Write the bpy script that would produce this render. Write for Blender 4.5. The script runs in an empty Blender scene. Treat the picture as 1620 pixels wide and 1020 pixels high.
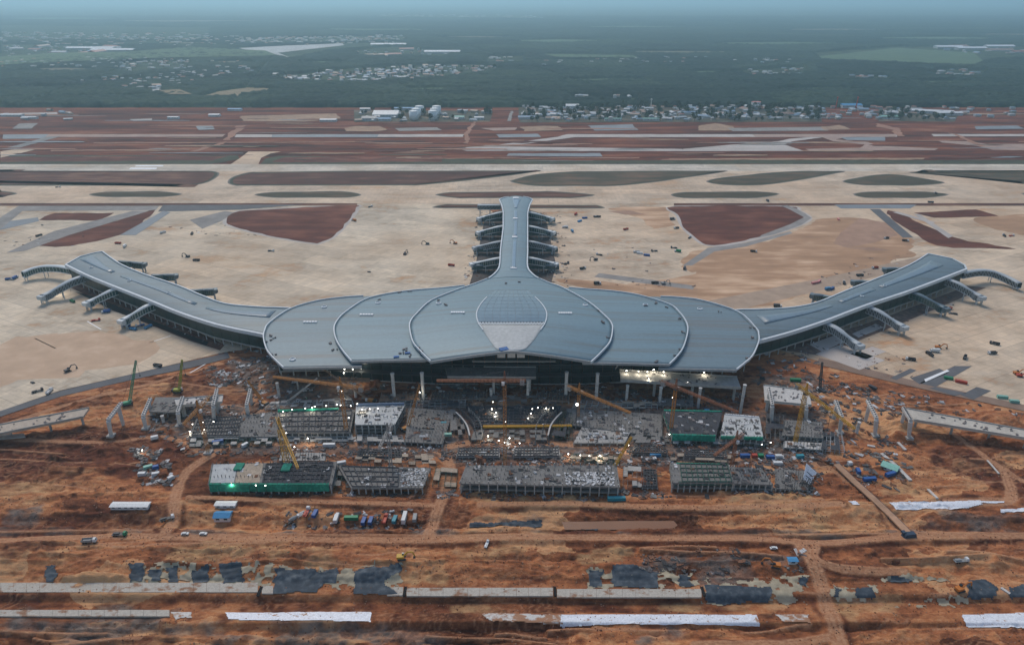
import bpy, math, random
import numpy as np
from mathutils import Vector

# ------------------------------------------------------------------ camera, world, sun, exposure
S = bpy.context.scene
R = math.radians
CAMZ, PITCH, FPX = 300.0, R(25.4), 1080.0
cam_data = bpy.data.cameras.new('camera')
cam = bpy.data.objects.new('camera', cam_data)
S.collection.objects.link(cam)
cam.location = (0, 0, CAMZ)
cam.rotation_euler = (R(90) - PITCH, 0, 0)
cam_data.sensor_width = 36.0
cam_data.lens = 36.0 * FPX / 1620.0
cam_data.clip_start = 1.0
cam_data.clip_end = 200000.0
S.camera = cam

SUN_EL, SUN_AZ = R(50), R(-22)           # azimuth measured from +Y towards +X: the bright part of the veiled sky is behind the terminal
world = bpy.data.worlds.new('World')
S.world = world
world.use_nodes = True
wn = world.node_tree
sky = wn.nodes.new('ShaderNodeTexSky')
sky.sky_type = 'NISHITA'
sky.sun_disc = False
sky.sun_elevation = SUN_EL
sky.sun_rotation = SUN_AZ
sky.air_density = 1.2
sky.dust_density = 1.0
bg = wn.nodes['Background']
wn.links.new(sky.outputs[0], bg.inputs[0])
bg.inputs[1].default_value = 0.10

sun_data = bpy.data.lights.new('sun', 'SUN')
sun_data.energy = 1.5
sun_data.angle = R(24)
sun_data.color = (1.0, 0.89, 0.76)
sun = bpy.data.objects.new('sun', sun_data)
S.collection.objects.link(sun)
sd = Vector((math.sin(SUN_AZ) * math.cos(SUN_EL), math.cos(SUN_AZ) * math.cos(SUN_EL), math.sin(SUN_EL)))
sun.rotation_euler = sd.to_track_quat('Z', 'Y').to_euler()

S.view_settings.view_transform = 'Standard'
S.view_settings.look = 'None'
S.view_settings.gamma = 1.0
S.view_settings.exposure = 0.34
S.view_settings.use_curve_mapping = False
S.render.engine = 'CYCLES'
S.cycles.use_denoising = True
S.cycles.max_bounces = 5
S.cycles.volume_bounces = 3
S.cycles.transparent_max_bounces = 6

# ------------------------------------------------------------------ helpers
rng = random.Random(11)
C = S.collection
FW = (0.0, math.cos(PITCH), -math.sin(PITCH))
UP = (0.0, math.sin(PITCH), math.cos(PITCH))

def g(px, py, z=0.0):
    """the place in the world, at height z, that the photograph shows at this pixel"""
    xc, yc = (px - 810.0) / FPX, -(py - 510.0) / FPX
    dy = yc * UP[1] + FW[1]
    dz = yc * UP[2] + FW[2]
    t = (z - CAMZ) / dz
    return Vector((xc * t, dy * t, z))

def YS(y):
    """ground distance of a row that was first surveyed with the camera 0.4 degrees flatter"""
    return 300.0 / np.tan(np.arctan(300.0 / y) + R(.4))

def to_px(x, y, z=0.0):
    d = y * FW[1] + (z - CAMZ) * FW[2]
    v = y * UP[1] + (z - CAMZ) * UP[2]
    return 810 + FPX * x / d, 510 - FPX * v / d

def _hash(ix, iy, seed):
    n = (ix.astype(np.int64) * 374761393 + iy.astype(np.int64) * 668265263 + seed * 974711) & 0x7fffffff
    n = ((n ^ (n >> 13)) * 1274126177) & 0x7fffffff
    n = n ^ (n >> 16)
    return (n & 0xffff) / 65535.0

def vnoise(x, y, seed=0):
    x = np.asarray(x, float); y = np.asarray(y, float)
    ix, iy = np.floor(x), np.floor(y)
    fx, fy = x - ix, y - iy
    fx = fx * fx * (3 - 2 * fx); fy = fy * fy * (3 - 2 * fy)
    a = _hash(ix, iy, seed); b = _hash(ix + 1, iy, seed)
    c = _hash(ix, iy + 1, seed); d = _hash(ix + 1, iy + 1, seed)
    return (a + (b - a) * fx) * (1 - fy) + (c + (d - c) * fx) * fy

def fbm(x, y, seed=0, octv=4):
    s = 0; a = .5; t = 0
    for k in range(octv):
        s = s + a * vnoise(np.asarray(x) * 2 ** k, np.asarray(y) * 2 ** k, seed + 17 * k); t += a; a *= .5
    return s / t

def sstep(a, b, x):
    t = np.clip((np.asarray(x, float) - a) / (b - a), 0, 1)
    return t * t * (3 - 2 * t)

def seg_dist(x, y, pts):
    d = np.full(np.shape(x), 1e9)
    for (ax, ay), (bx, by) in zip(pts[:-1], pts[1:]):
        vx, vy = bx - ax, by - ay
        t = np.clip(((x - ax) * vx + (y - ay) * vy) / (vx * vx + vy * vy + 1e-9), 0, 1)
        d = np.minimum(d, np.hypot(x - ax - t * vx, y - ay - t * vy))
    return d

def in_poly(x, y, pts):
    r = np.zeros(np.shape(x), bool)
    n = len(pts)
    for i in range(n):
        x1, y1 = pts[i]; x2, y2 = pts[(i + 1) % n]
        if y1 == y2: continue
        c = ((y1 > y) != (y2 > y)) & (x < (x2 - x1) * (y - y1) / (y2 - y1) + x1)
        r ^= c
    return r

def smooth_poly(pts, n=5, closed=True):
    """Catmull-Rom through the points"""
    out = []; m = len(pts)
    for i in range(m if closed else m - 1):
        p0, p1, p2, p3 = [np.array(pts[(i + k) % m] if closed else pts[min(max(i + k, 0), m - 1)], float) for k in (-1, 0, 1, 2)]
        for k in range(n):
            t = k / n
            out.append(tuple(.5 * ((2 * p1) + (-p0 + p2) * t + (2 * p0 - 5 * p1 + 4 * p2 - p3) * t * t + (-p0 + 3 * p1 - 3 * p2 + p3) * t ** 3)))
    if not closed: out.append(tuple(map(float, pts[-1])))
    return out

def gpoly(pp, z=0.0):
    return [(v.x, v.y) for v in (g(a, b, z) for a, b in pp)]

# ------------------------------------------------------------------ materials
MATS = {}
def nodes_of(m):
    m.use_nodes = True
    nt = m.node_tree
    return nt, nt.nodes['Principled BSDF']

def ramp(nt, fac, stops):
    r = nt.nodes.new('ShaderNodeValToRGB')
    els = r.color_ramp.elements
    while len(els) < len(stops): els.new(.5)
    for e, (p, c) in zip(els, stops):
        e.position = p; e.color = (*c, 1) if len(c) == 3 else c
    nt.links.new(fac, r.inputs[0])
    return r.outputs[0]

def noise(nt, vec, scale, detail=4, rough=.55):
    n = nt.nodes.new('ShaderNodeTexNoise')
    n.inputs['Scale'].default_value = scale
    n.inputs['Detail'].default_value = detail
    n.inputs['Roughness'].default_value = rough
    if vec is not None: nt.links.new(vec, n.inputs['Vector'])
    return n.outputs['Fac']

def mapping(nt, src, scale=(1, 1, 1), rot=(0, 0, 0)):
    m = nt.nodes.new('ShaderNodeMapping')
    m.inputs['Scale'].default_value = scale
    m.inputs['Rotation'].default_value = rot
    nt.links.new(src, m.inputs['Vector'])
    return m.outputs[0]

def mix(nt, fac, a, b, mode='MIX'):
    n = nt.nodes.new('ShaderNodeMix'); n.data_type = 'RGBA'; n.blend_type = mode
    for i, v in ((0, fac), (6, a), (7, b)):
        if hasattr(v, 'links'): nt.links.new(v, n.inputs[i])
        else: n.inputs[i].default_value = v if i == 0 else (*v, 1)
    return n.outputs[2]

def mathn(nt, op, a, b=0.0, clamp=False):
    n = nt.nodes.new('ShaderNodeMath'); n.operation = op; n.use_clamp = clamp
    for i, v in enumerate((a, b)):
        if hasattr(v, 'links'): nt.links.new(v, n.inputs[i])
        else: n.inputs[i].default_value = v
    return n.outputs[0]

def position(nt):
    return nt.nodes.new('ShaderNodeNewGeometry').outputs['Position']

def bump(nt, bsdf, h, strength=.4, dist=.5):
    b = nt.nodes.new('ShaderNodeBump')
    b.inputs['Strength'].default_value = strength; b.inputs['Distance'].default_value = dist
    nt.links.new(h, b.inputs['Height']); nt.links.new(b.outputs[0], bsdf.inputs['Normal'])

def M(name, col, rough=.8, var=.25, scale=.6, metal=0.0, emit=None, alt=None, stretch=(1, 1, 1), spec=.3):
    """a weathered surface: base colour broken up by two scales of noise in world space"""
    if name in MATS: return MATS[name]
    m = bpy.data.materials.new(name)
    nt, b = nodes_of(m)
    p = mapping(nt, position(nt), stretch)
    n1 = noise(nt, p, scale, 5); n2 = noise(nt, p, scale * .13, 3)
    f = mathn(nt, 'ADD', mathn(nt, 'MULTIPLY', n1, .6), mathn(nt, 'MULTIPLY', n2, .4))
    lo = tuple(c * (1 - var) for c in col)
    hi = tuple(min(1, c * (1 + var)) for c in (alt or col))
    c = ramp(nt, f, [(.30, lo), (.5, col), (.70, hi)])
    nt.links.new(c, b.inputs['Base Color'])
    b.inputs['Roughness'].default_value = rough
    b.inputs['Metallic'].default_value = metal
    b.inputs['Specular IOR Level'].default_value = spec
    if emit:
        b.inputs['Emission Color'].default_value = (*emit[0], 1)
        b.inputs['Emission Strength'].default_value = emit[1]
    MATS[name] = m
    return m

def stained(name, col, soil, rough_=.7, sc=.18, lo=.40, hi=.47):
    """a clean sheet with mud carried onto it in patches"""
    m = bpy.data.materials.new(name); nt, b = nodes_of(m); P = position(nt)
    n = noise(nt, mapping(nt, P, (.6, 1, 1)), sc, 7, .65); n2 = noise(nt, P, 1.1, 5, .6)
    c = mix(nt, ramp(nt, n, [(lo, (1, 1, 1)), (hi, (0, 0, 0))]), ramp(nt, n2, [(.35, tuple(x * .82 for x in col)), (.65, tuple(min(1, x * 1.08) for x in col))]), soil)
    nt.links.new(c, b.inputs['Base Color']); b.inputs['Roughness'].default_value = rough_; b.inputs['Specular IOR Level'].default_value = .25
    bump(nt, b, n2, .25, .15)
    MATS[name] = m
    return m

# ------------------------------------------------------------------ mesh building
def link(o):
    C.objects.link(o); return o

def new_mesh(name, V, F, mats=(), smooth=False, midx=None):
    me = bpy.data.meshes.new(name)
    if isinstance(V, np.ndarray) and isinstance(F, np.ndarray):
        k = F.shape[1]
        me.vertices.add(len(V)); me.vertices.foreach_set('co', V.astype(np.float32).ravel())
        me.loops.add(F.size); me.loops.foreach_set('vertex_index', F.astype(np.int32).ravel())
        me.polygons.add(len(F))
        me.polygons.foreach_set('loop_start', np.arange(0, F.size, k, dtype=np.int32))
        me.update(calc_edges=True)
    else:
        me.from_pydata([tuple(v) for v in V], [], [tuple(f) for f in F])
        me.update()
    for m in mats: me.materials.append(m)
    if smooth: me.polygons.foreach_set('use_smooth', [True] * len(me.polygons))
    if midx is not None: me.polygons.foreach_set('material_index', midx)
    return me

class MB:
    """collects boxes, beams, tubes and prisms; build() links them as ONE mesh object"""
    def __init__(s): s.V = []; s.F = []; s.mi = []; s.cur = 0
    def slot(s, i): s.cur = i; return s
    def _add(s, vs, fs):
        o = len(s.V); s.V += [tuple(v) for v in vs]; s.F += [tuple(i + o for i in f) for f in fs]; s.mi += [s.cur] * len(fs)
        return s
    def box(s, c, d, rz=0.0, taper=1.0):
        ca, sa = math.cos(rz), math.sin(rz); vs = []
        for k in (-1, 1):
            q = taper if k > 0 else 1.0
            for i, j in ((-1, -1), (1, -1), (1, 1), (-1, 1)):
                x, y = i * d[0] / 2 * q, j * d[1] / 2 * q
                vs.append((c[0] + x * ca - y * sa, c[1] + x * sa + y * ca, c[2] + k * d[2] / 2))
        return s._add(vs, [(3, 2, 1, 0), (4, 5, 6, 7), (0, 1, 5, 4), (1, 2, 6, 5), (2, 3, 7, 6), (3, 0, 4, 7)])
    def beam(s, p, q, w, h=None):
        p, q = Vector(p), Vector(q); h = h or w
        d = (q - p)
        if d.length < 1e-6: return s
        d.normalize()
        ref = Vector((0, 0, 1)) if abs(d.z) < .95 else Vector((0, 1, 0))
        a = d.cross(ref).normalized() * (w / 2); b = a.cross(d).normalized() * (h / 2)
        vs = [p - a - b, p + a - b, p + a + b, p - a + b, q - a - b, q + a - b, q + a + b, q - a + b]
        return s._add(vs, [(0, 1, 2, 3), (7, 6, 5, 4), (0, 4, 5, 1), (1, 5, 6, 2), (2, 6, 7, 3), (3, 7, 4, 0)])
    def tube(s, p, q, r, n=8, r2=None, cap=True):
        p, q = Vector(p), Vector(q); d = (q - p).normalized(); r2 = r if r2 is None else r2
        ref = Vector((0, 0, 1)) if abs(d.z) < .95 else Vector((1, 0, 0))
        a = d.cross(ref).normalized(); b = a.cross(d).normalized(); vs = []
        for c, rr in ((p, r), (q, r2)):
            for k in range(n):
                t = 2 * math.pi * k / n; vs.append(c + a * (rr * math.cos(t)) + b * (rr * math.sin(t)))
        fs = [(k, (k + 1) % n, n + (k + 1) % n, n + k) for k in range(n)]
        if cap: fs += [tuple(range(n - 1, -1, -1)), tuple(range(n, 2 * n))]
        return s._add(vs, fs)
    def prism(s, poly, z0, z1):
        n = len(poly)
        vs = [(x, y, z0) for x, y in poly] + [(x, y, z1) for x, y in poly]
        fs = [tuple(range(n - 1, -1, -1)), tuple(range(n, 2 * n))] + [(k, (k + 1) % n, n + (k + 1) % n, n + k) for k in range(n)]
        return s._add(vs, fs)
    def quad(s, a, b, c, d): return s._add([a, b, c, d], [(0, 1, 2, 3)])
    def lathe(s, c, prof, n=16):
        vs = []
        for r, z in prof:
            for k in range(n):
                t = 2 * math.pi * k / n; vs.append((c[0] + r * math.cos(t), c[1] + r * math.sin(t), c[2] + z))
        m = len(prof)
        fs = [(i * n + k, i * n + (k + 1) % n, (i + 1) * n + (k + 1) % n, (i + 1) * n + k) for i in range(m - 1) for k in range(n)]
        fs += [tuple(range(n - 1, -1, -1)), tuple(range((m - 1) * n, m * n))]
        return s._add(vs, fs)
    def mesh(s, name, *mats, smooth=False, off=None):
        V = s.V if off is None else [(a - off[0], b - off[1], c - off[2]) for a, b, c in s.V]
        return new_mesh(name, V, s.F, mats, smooth, s.mi)
    def build(s, name, mat, parent=None, smooth=False, world=True):
        off = None
        if parent is not None and world:
            off = parent.location if parent.parent is None else parent.parent.location + parent.location
        mats = mat if isinstance(mat, (list, tuple)) else (mat,)
        o = link(bpy.data.objects.new(name, s.mesh(name, *mats, smooth=smooth, off=off)))
        if parent is not None: o.parent = parent
        return o

def tag(o, label=None, cat=None, group=None, kind=None):
    if label: o['label'] = label
    if cat: o['category'] = cat
    if group: o['group'] = group
    if kind: o['kind'] = kind
    return o

def thing(name, label, cat, loc=(0, 0, 0), rz=0.0, group=None):
    o = link(bpy.data.objects.new(name, None))
    o.empty_display_size = .5
    o.location = loc; o.rotation_euler = (0, 0, rz)
    return tag(o, label, cat, group)

def inst(name, me, loc=(0, 0, 0), rz=0.0, parent=None, scale=None):
    o = link(bpy.data.objects.new(name, me))
    o.location = loc; o.rotation_euler = (0, 0, rz)
    if scale: o.scale = scale
    if parent is not None: o.parent = parent
    return o

def copy_tree(o, parent=None):
    c = link(o.copy()); c.parent = parent
    for ch in o.children: copy_tree(ch, c)
    return c

def sheet(name, poly, z, mat, parent=None, kind='structure'):
    """a flat sheet over a polygon (world x, y), wound upwards"""
    a = sum(poly[i][0] * poly[(i + 1) % len(poly)][1] - poly[(i + 1) % len(poly)][0] * poly[i][1] for i in range(len(poly)))
    if a < 0: poly = poly[::-1]
    me = new_mesh(name, [(x, y, z) for x, y in poly], [tuple(range(len(poly)))], (mat,))
    o = link(bpy.data.objects.new(name, me))
    if parent is not None: o.parent = parent
    elif kind: o['kind'] = kind
    return o

def rough(poly, amp, seed=0, step=9.0):
    """the outline with an uneven, hand-worked edge"""
    out = []
    for (a, b_), (c, d_) in zip(poly, poly[1:] + poly[:1]):
        L = math.hypot(c - a, d_ - b_); n = max(1, min(60, int(L / step)))
        for k in range(n): out.append((a + (c - a) * k / n, b_ + (d_ - b_) * k / n))
    x = np.array([p[0] for p in out]); y = np.array([p[1] for p in out])
    dx = (fbm(x / 22, y / 22, seed + 3, 4) - .5) * 2 * amp * 1.6; dy = (fbm(x / 22, y / 22, seed + 8, 4) - .5) * 2 * amp
    return list(zip((x + dx).tolist(), (y + dy).tolist()))

def inset(poly, d):
    a = sum(poly[i][0] * poly[(i + 1) % len(poly)][1] - poly[(i + 1) % len(poly)][0] * poly[i][1] for i in range(len(poly)))
    sg = 1 if a > 0 else -1; n = len(poly); out = []
    for i in range(n):
        p = Vector(poly[i - 1]); q = Vector(poly[i]); r = Vector(poly[(i + 1) % n])
        e = (r - p); e.normalize()
        nn = Vector((-e.y, e.x)) * sg
        out.append((q.x + nn.x * d, q.y + nn.y * d))
    return out
# ------------------------------------------------------------------ the ground: one sheet to the horizon, with the relief of the earthworks
EDGE = gpoly([(-700, 840), (-300, 737), (0, 657), (96, 624), (215, 597), (363, 566), (420, 560), (1190, 570), (1292, 578), (1450, 616), (1620, 652), (1900, 715), (2300, 810)])
EDGE_X = np.array([p[0] for p in EDGE]); EDGE_Y = np.array([p[1] for p in EDGE])
PROF_Y = np.array([0, 200, 240, 252, 262, 264, 265, 270.6, 272.5, 280, 282.6, 284, 291, 293, 303, 308, 320, 327, 333, 336, 337.5, 343.5, 345, 348, 358, 366, 372, 420, 900])
PROF_Y[1:] = YS(PROF_Y[1:])
PROF_Z = np.array([-2, -2, -1, -2.5, -2.6, -1.0, -.9, -.9, -3.1, -3.4, -.4, 0, 0, .2, 3.4, 3.6, 2.2, 1.0, 1.0, -.5, -1.5, -1.5, -.4, 1.1, 1.7, 1.1, 0, 0, 0])

ROADS = [  # packed haul roads in the red earth (pixel course, half width in metres)
    ([(262, 846), (274, 822), (279, 795), (284, 765), (300, 742), (330, 722), (362, 706), (420, 700), (500, 703), (560, 702)], 3.6),
    ([(676, 853), (690, 815), (703, 780), (712, 750), (706, 725), (688, 708), (640, 712)], 3.8),
    ([(690, 712), (730, 702), (780, 697), (850, 700), (930, 705), (1000, 715), (1030, 720)], 3.4),
    ([(-60, 862), (200, 852), (420, 855), (680, 856), (900, 850), (1180, 856), (1300, 862), (1450, 850), (1700, 846)], 2.9),
    ([(1262, 862), (1290, 905), (1312, 960), (1330, 1010), (1340, 1045)], 4.2),
    ([(1290, 868), (1288, 890), (1330, 903), (1430, 908)], 2.6),
    ([(1320, 1000), (1250, 1012), (1100, 1016)], 2.6),
    ([(1485, 665), (1530, 700), (1580, 735), (1640, 775)], 2.6),
    ([(1590, 745), (1600, 790), (1560, 796), (1500, 797)], 3.5),
    ([(1330, 745), (1380, 790), (1428, 845)], 2.2),
    ([(0, 672), (120, 636), (230, 608), (350, 575)], 2.2),
    ([(420, 590), (400, 640), (395, 660)], 2.0),
    ([(330, 847), (640, 848), (1010, 849)], 1.0), ([(-60, 843), (240, 842)], 1.0), ([(1080, 851), (1400, 845), (1660, 843)], 1.1), ([(-40, 690), (160, 700), (260, 690), (330, 722)], 2.0), ([(760, 800), (900, 797), (1100, 805), (1330, 800)], 2.4), ([(300, 790), (600, 797), (690, 800)], 2.2),
    ([(1030, 720), (1100, 735), (1200, 722), (1300, 735), (1340, 760)], 2.6),
]
HEAPS = []
_hr = random.Random(3)
for (px0, px1, py0, py1, n_) in ((20, 260, 690, 790, 16), (1440, 1600, 690, 790, 12), (280, 560, 862, 892, 10), (700, 1050, 862, 890, 10), (1330, 1600, 862, 905, 9), (60, 300, 985, 1015, 6), (600, 1000, 992, 1015, 8), (740, 890, 705, 735, 9), (400, 530, 705, 728, 7), (1080, 1270, 775, 800, 6), (0, 150, 862, 890, 4), (1330, 1440, 660, 700, 6), (600, 960, 612, 628, 10)):
    for _ in range(n_):
        v_ = g(_hr.uniform(px0, px1), _hr.uniform(py0, py1)); HEAPS.append((v_.x, v_.y, _hr.uniform(2.5, 6.5), _hr.uniform(1.0, 2.8)))
# wheel tracks left by single vehicles
for (a, c, n_) in (((20, 700), (280, 790), 5), ((1340, 700), (1600, 800), 6), ((300, 780), (1280, 800), 7), ((40, 862), (1250, 892), 8), ((1300, 870), (1620, 1000), 6), ((30, 985), (1280, 1016), 8), ((250, 590), (410, 640), 3), ((1310, 600), (1600, 660), 4)):
    for _ in range(n_):
        x0 = _hr.uniform(a[0], c[0]); y0 = _hr.uniform(a[1], c[1]); L_ = _hr.uniform(60, 220) * _hr.choice((-1, 1)); sl = _hr.uniform(-.12, .12)
        ROADS.append(([(x0, y0), (x0 + L_ * .3, y0 + L_ * sl * .2 + _hr.uniform(-3, 3)), (x0 + L_ * .65, y0 + L_ * sl * .6 + _hr.uniform(-3, 3)), (x0 + L_, y0 + L_ * sl)], _hr.uniform(.7, 1.1)))
ROADS = [(smooth_poly(p_, 3, False), w_) for p_, w_ in ROADS]
ROADS_W = [(gpoly(p), w) for p, w in ROADS]

def edge_mask(x, y):
    return sstep(0, 28, np.interp(x, EDGE_X, EDGE_Y) - y)

def height(x, y):
    x = np.asarray(x, float); y = np.asarray(y, float)
    m = edge_mask(x, y) * sstep(-1200, -200, y) * (1 - sstep(700, 1500, np.abs(x)))
    prof = np.interp(y + 3.0 * (fbm(x / 60, y / 200, 91, 3) - .5) * sstep(YS(291), YS(300), y), PROF_Y, PROF_Z)
    pad = (1 - sstep(250, 300, np.abs(x))) * sstep(YS(366), YS(378), y)          # levelled building ground
    strip = sstep(YS(263), YS(265), y) * (1 - sstep(YS(291), YS(293), y))
    big = (fbm(x / 70, y / 45, 3, 4) - .5) * 9.0
    mid = (fbm(x / 16, y / 8, 5, 4) - .5) * 3.5
    small = (fbm(x / 4.0, y / 2.4, 8, 4) - .5) * 2.2
    amp = (1 - .85 * pad) * (1 - .8 * strip)
    mound = 5.0 * sstep(.58, .8, fbm(x / 30, y / 18, 23, 3)) * sstep(.5, 1, (1 - pad)) * sstep(YS(372), YS(400), y)
    spoil = 2.2 * sstep(.60, .78, fbm(x / 9, y / 7, 29, 3)) * pad
    trench = 1.6 * sstep(.42, .5, fbm(x / 120, y / 7, 61, 2)) * (1 - pad) * (1 - strip) * (1 - sstep(250, 330, np.abs(x))) * (1 - sstep(YS(345), YS(372), y))
    z = m * (prof + amp * (big * .55 + mid + small) + mound + spoil - trench)
    tq = fbm(x / 95, y / 17, 131, 3) * 9.0; tf = tq - np.floor(tq)
    z = z + m * .85 * (np.floor(tq) + sstep(.72, 1.0, tf) - 4.5) * (1 - pad) * (1 - strip)      # cut banks and benches
    for hx, hy, hr_, hh in HEAPS:
        sel = (np.abs(x - hx) < hr_) & (np.abs(y - hy) < hr_)
        if np.any(sel): z = z + np.where(sel, hh * np.clip(1 - np.hypot(x - hx, y - hy) / hr_, 0, 1) ** 1.3, 0) * m
    rd = np.zeros_like(z)
    for p, w in ROADS_W:
        px_, py_ = [q[0] for q in p], [q[1] for q in p]
        sel = (x > min(px_) - 12) & (x < max(px_) + 12) & (y > min(py_) - 12) & (y < max(py_) + 12)
        if np.any(sel): rd[sel] = np.maximum(rd[sel], 1 - sstep(w * .8, w * 2.0, seg_dist(x[sel], y[sel], p)))
    smooth = m * (np.interp(y, PROF_Y, PROF_Z) * .9 + amp * big * .5)
    z = z + (smooth - z) * rd
    return z - .35 * (1 - m)

def H(x, y):
    return float(height(np.array([x]), np.array([y]))[0])

def gh(px, py):
    """the place on the uneven ground behind this pixel"""
    z = 0.0
    for _ in range(4):
        v = g(px, py, z); z = H(v.x, v.y)
    return Vector((v.x, v.y, z))

def axis(lo, hi, step, far_lo, far_hi, r=1.10):
    a = list(np.arange(lo, hi + step * .5, step))
    s = step; v = a[-1]
    while v < far_hi: s *= r; v += s; a.append(v)
    s = step; v = a[0]; b = []
    while v > far_lo: s *= r; v -= s; b.append(v)
    return np.array(b[::-1] + a)

gx = axis(-400, 400, .85, -70000, 70000, 1.14)
gy = axis(226, 530, .75, -9000, 90000, 1.05)
GX, GY = np.meshgrid(gx, gy)
GZ = height(GX, GY)
nx, ny = len(gx), len(gy)
ids = np.arange(nx * ny).reshape(ny, nx)
GF = np.stack([ids[:-1, :-1], ids[:-1, 1:], ids[1:, 1:], ids[1:, :-1]], -1).reshape(-1, 4)
PX = 810 + FPX * GX / np.maximum(GY * FW[1] - CAMZ * FW[2], 1)

def paint_poly(pp, soft=3.0, seed=1, amount=1.0, rag=5.0):
    """how far each ground point belongs to a patch (ragged edge)"""
    w = gpoly(pp)
    x0, x1 = min(p[0] for p in w) - 25, max(p[0] for p in w) + 25
    y0, y1 = min(p[1] for p in w) - 25, max(p[1] for p in w) + 25
    i0, i1 = np.searchsorted(gx, (x0, x1)); j0, j1 = np.searchsorted(gy, (y0, y1))
    X, Y = GX[j0:j1, i0:i1], GY[j0:j1, i0:i1]
    d = seg_dist(X, Y, w + w[:1]) * np.where(in_poly(X, Y, w), 1, -1)
    n = (fbm(X / 14, Y / 8, seed, 5) - .5) * 2
    r_ = np.zeros_like(GX)
    r_[j0:j1, i0:i1] = sstep(-soft, soft, d - 1.0 + rag * 1.6 * n) * amount * (.6 + .4 * sstep(.35, .6, fbm(X / 5, Y / 4, seed + 3, 4)))
    return r_

trk = np.zeros_like(GX)
for k, (p, w) in enumerate(ROADS_W):
    i0, i1 = np.searchsorted(gx, (min(q[0] for q in p) - 14, max(q[0] for q in p) + 14)); j0, j1 = np.searchsorted(gy, (min(q[1] for q in p) - 14, max(q[1] for q in p) + 14))
    X_, Y_ = GX[j0:j1, i0:i1], GY[j0:j1, i0:i1]
    if not X_.size: continue
    dd = seg_dist(X_, Y_, p) + min(1.6, w * .6) * (fbm(X_ / 5, Y_ / 5, 40 + k, 3) - .5)
    t_ = 1 - sstep(w * .65, w * 1.25, dd)
    trk[j0:j1, i0:i1] = np.maximum(trk[j0:j1, i0:i1], t_ * (1 if w > 1.5 else .7))
ruts = .5 + .5 * np.sin(fbm(GX / 26, GY / 9, 77, 3) * 60)
trk = np.maximum(trk, .45 * sstep(.75, 1, ruts) * edge_mask(GX, GY) * sstep(.5, .62, fbm(GX / 50, GY / 40, 78, 2)))
gravel = np.zeros_like(GX); clay = np.zeros_like(GX); dark_soil = np.zeros_like(GX)
for k, pp in enumerate([
    [(730, 822), (860, 816), (850, 832), (735, 836)], [(1060, 842), (1330, 838), (1620, 830), (1620, 838), (1330, 850), (1060, 852)],
    [(60, 985), (240, 975), (280, 995), (120, 1010)], [(0, 960), (270, 963), (270, 978), (0, 985)], [(1000, 990), (1080, 985), (1090, 1005), (1010, 1008)],
    [(20, 812), (60, 808), (62, 824), (25, 826)], [(1000, 885), (1250, 880), (1270, 895), (1010, 905)], [(1490, 815), (1620, 812), (1620, 826), (1500, 830)],
    [(1100, 905), (1180, 895), (1200, 920), (1110, 925)], [(-60, 842), (700, 838), (1000, 842), (1000, 846), (680, 844), (-60, 850)], [(280, 985), (700, 985), (720, 1015), (300, 1020)], [(300, 640), (720, 636), (900, 640), (1310, 650), (1310, 735), (1000, 738), (700, 730), (300, 715)], [(480, 700), (640, 690), (640, 705), (480, 712)], [(300, 690), (440, 680), (450, 705), (310, 712)],
    [(430, 610), (560, 600), (560, 636), (440, 640)], [(200, 655), (330, 640), (400, 640), (410, 700), (300, 700)],
    [(690, 715), (800, 705), (990, 712), (1010, 735), (720, 735)], [(1200, 600), (1290, 590), (1300, 640), (1210, 640)], [(360, 575), (420, 560), (450, 600), (380, 620)]]):
    gravel = np.maximum(gravel, paint_poly(pp, seed=200 + k, amount=.85, rag=7))
for k, pp in enumerate([
    [(270, 865), (460, 858), (470, 888), (300, 895), (262, 882)], [(90, 880), (160, 870), (158, 884), (95, 888)], [(560, 905), (700, 900), (700, 918), (590, 922)],
    [(720, 870), (820, 865), (830, 885), (730, 888)], [(905, 872), (1000, 868), (1010, 884), (920, 888)], [(1290, 818), (1318, 816), (1316, 830), (1292, 832)],
    [(1380, 770), (1440, 765), (1450, 790), (1385, 795)], [(0, 765), (90, 770), (100, 788), (0, 792)], [(700, 945), (810, 948), (800, 962), (720, 962)],
    [(960, 945), (1240, 950), (1250, 962), (980, 960)], [(1330, 945), (1420, 948), (1410, 964), (1340, 966)], [(480, 880), (530, 872), (540, 900), (500, 905)],
    [(740, 770), (960, 790), (980, 800), (760, 800)], [(1160, 770), (1280, 775), (1280, 800), (1150, 795)]]):
    clay = np.maximum(clay, paint_poly(pp, seed=300 + k, amount=.8, rag=8))
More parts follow.
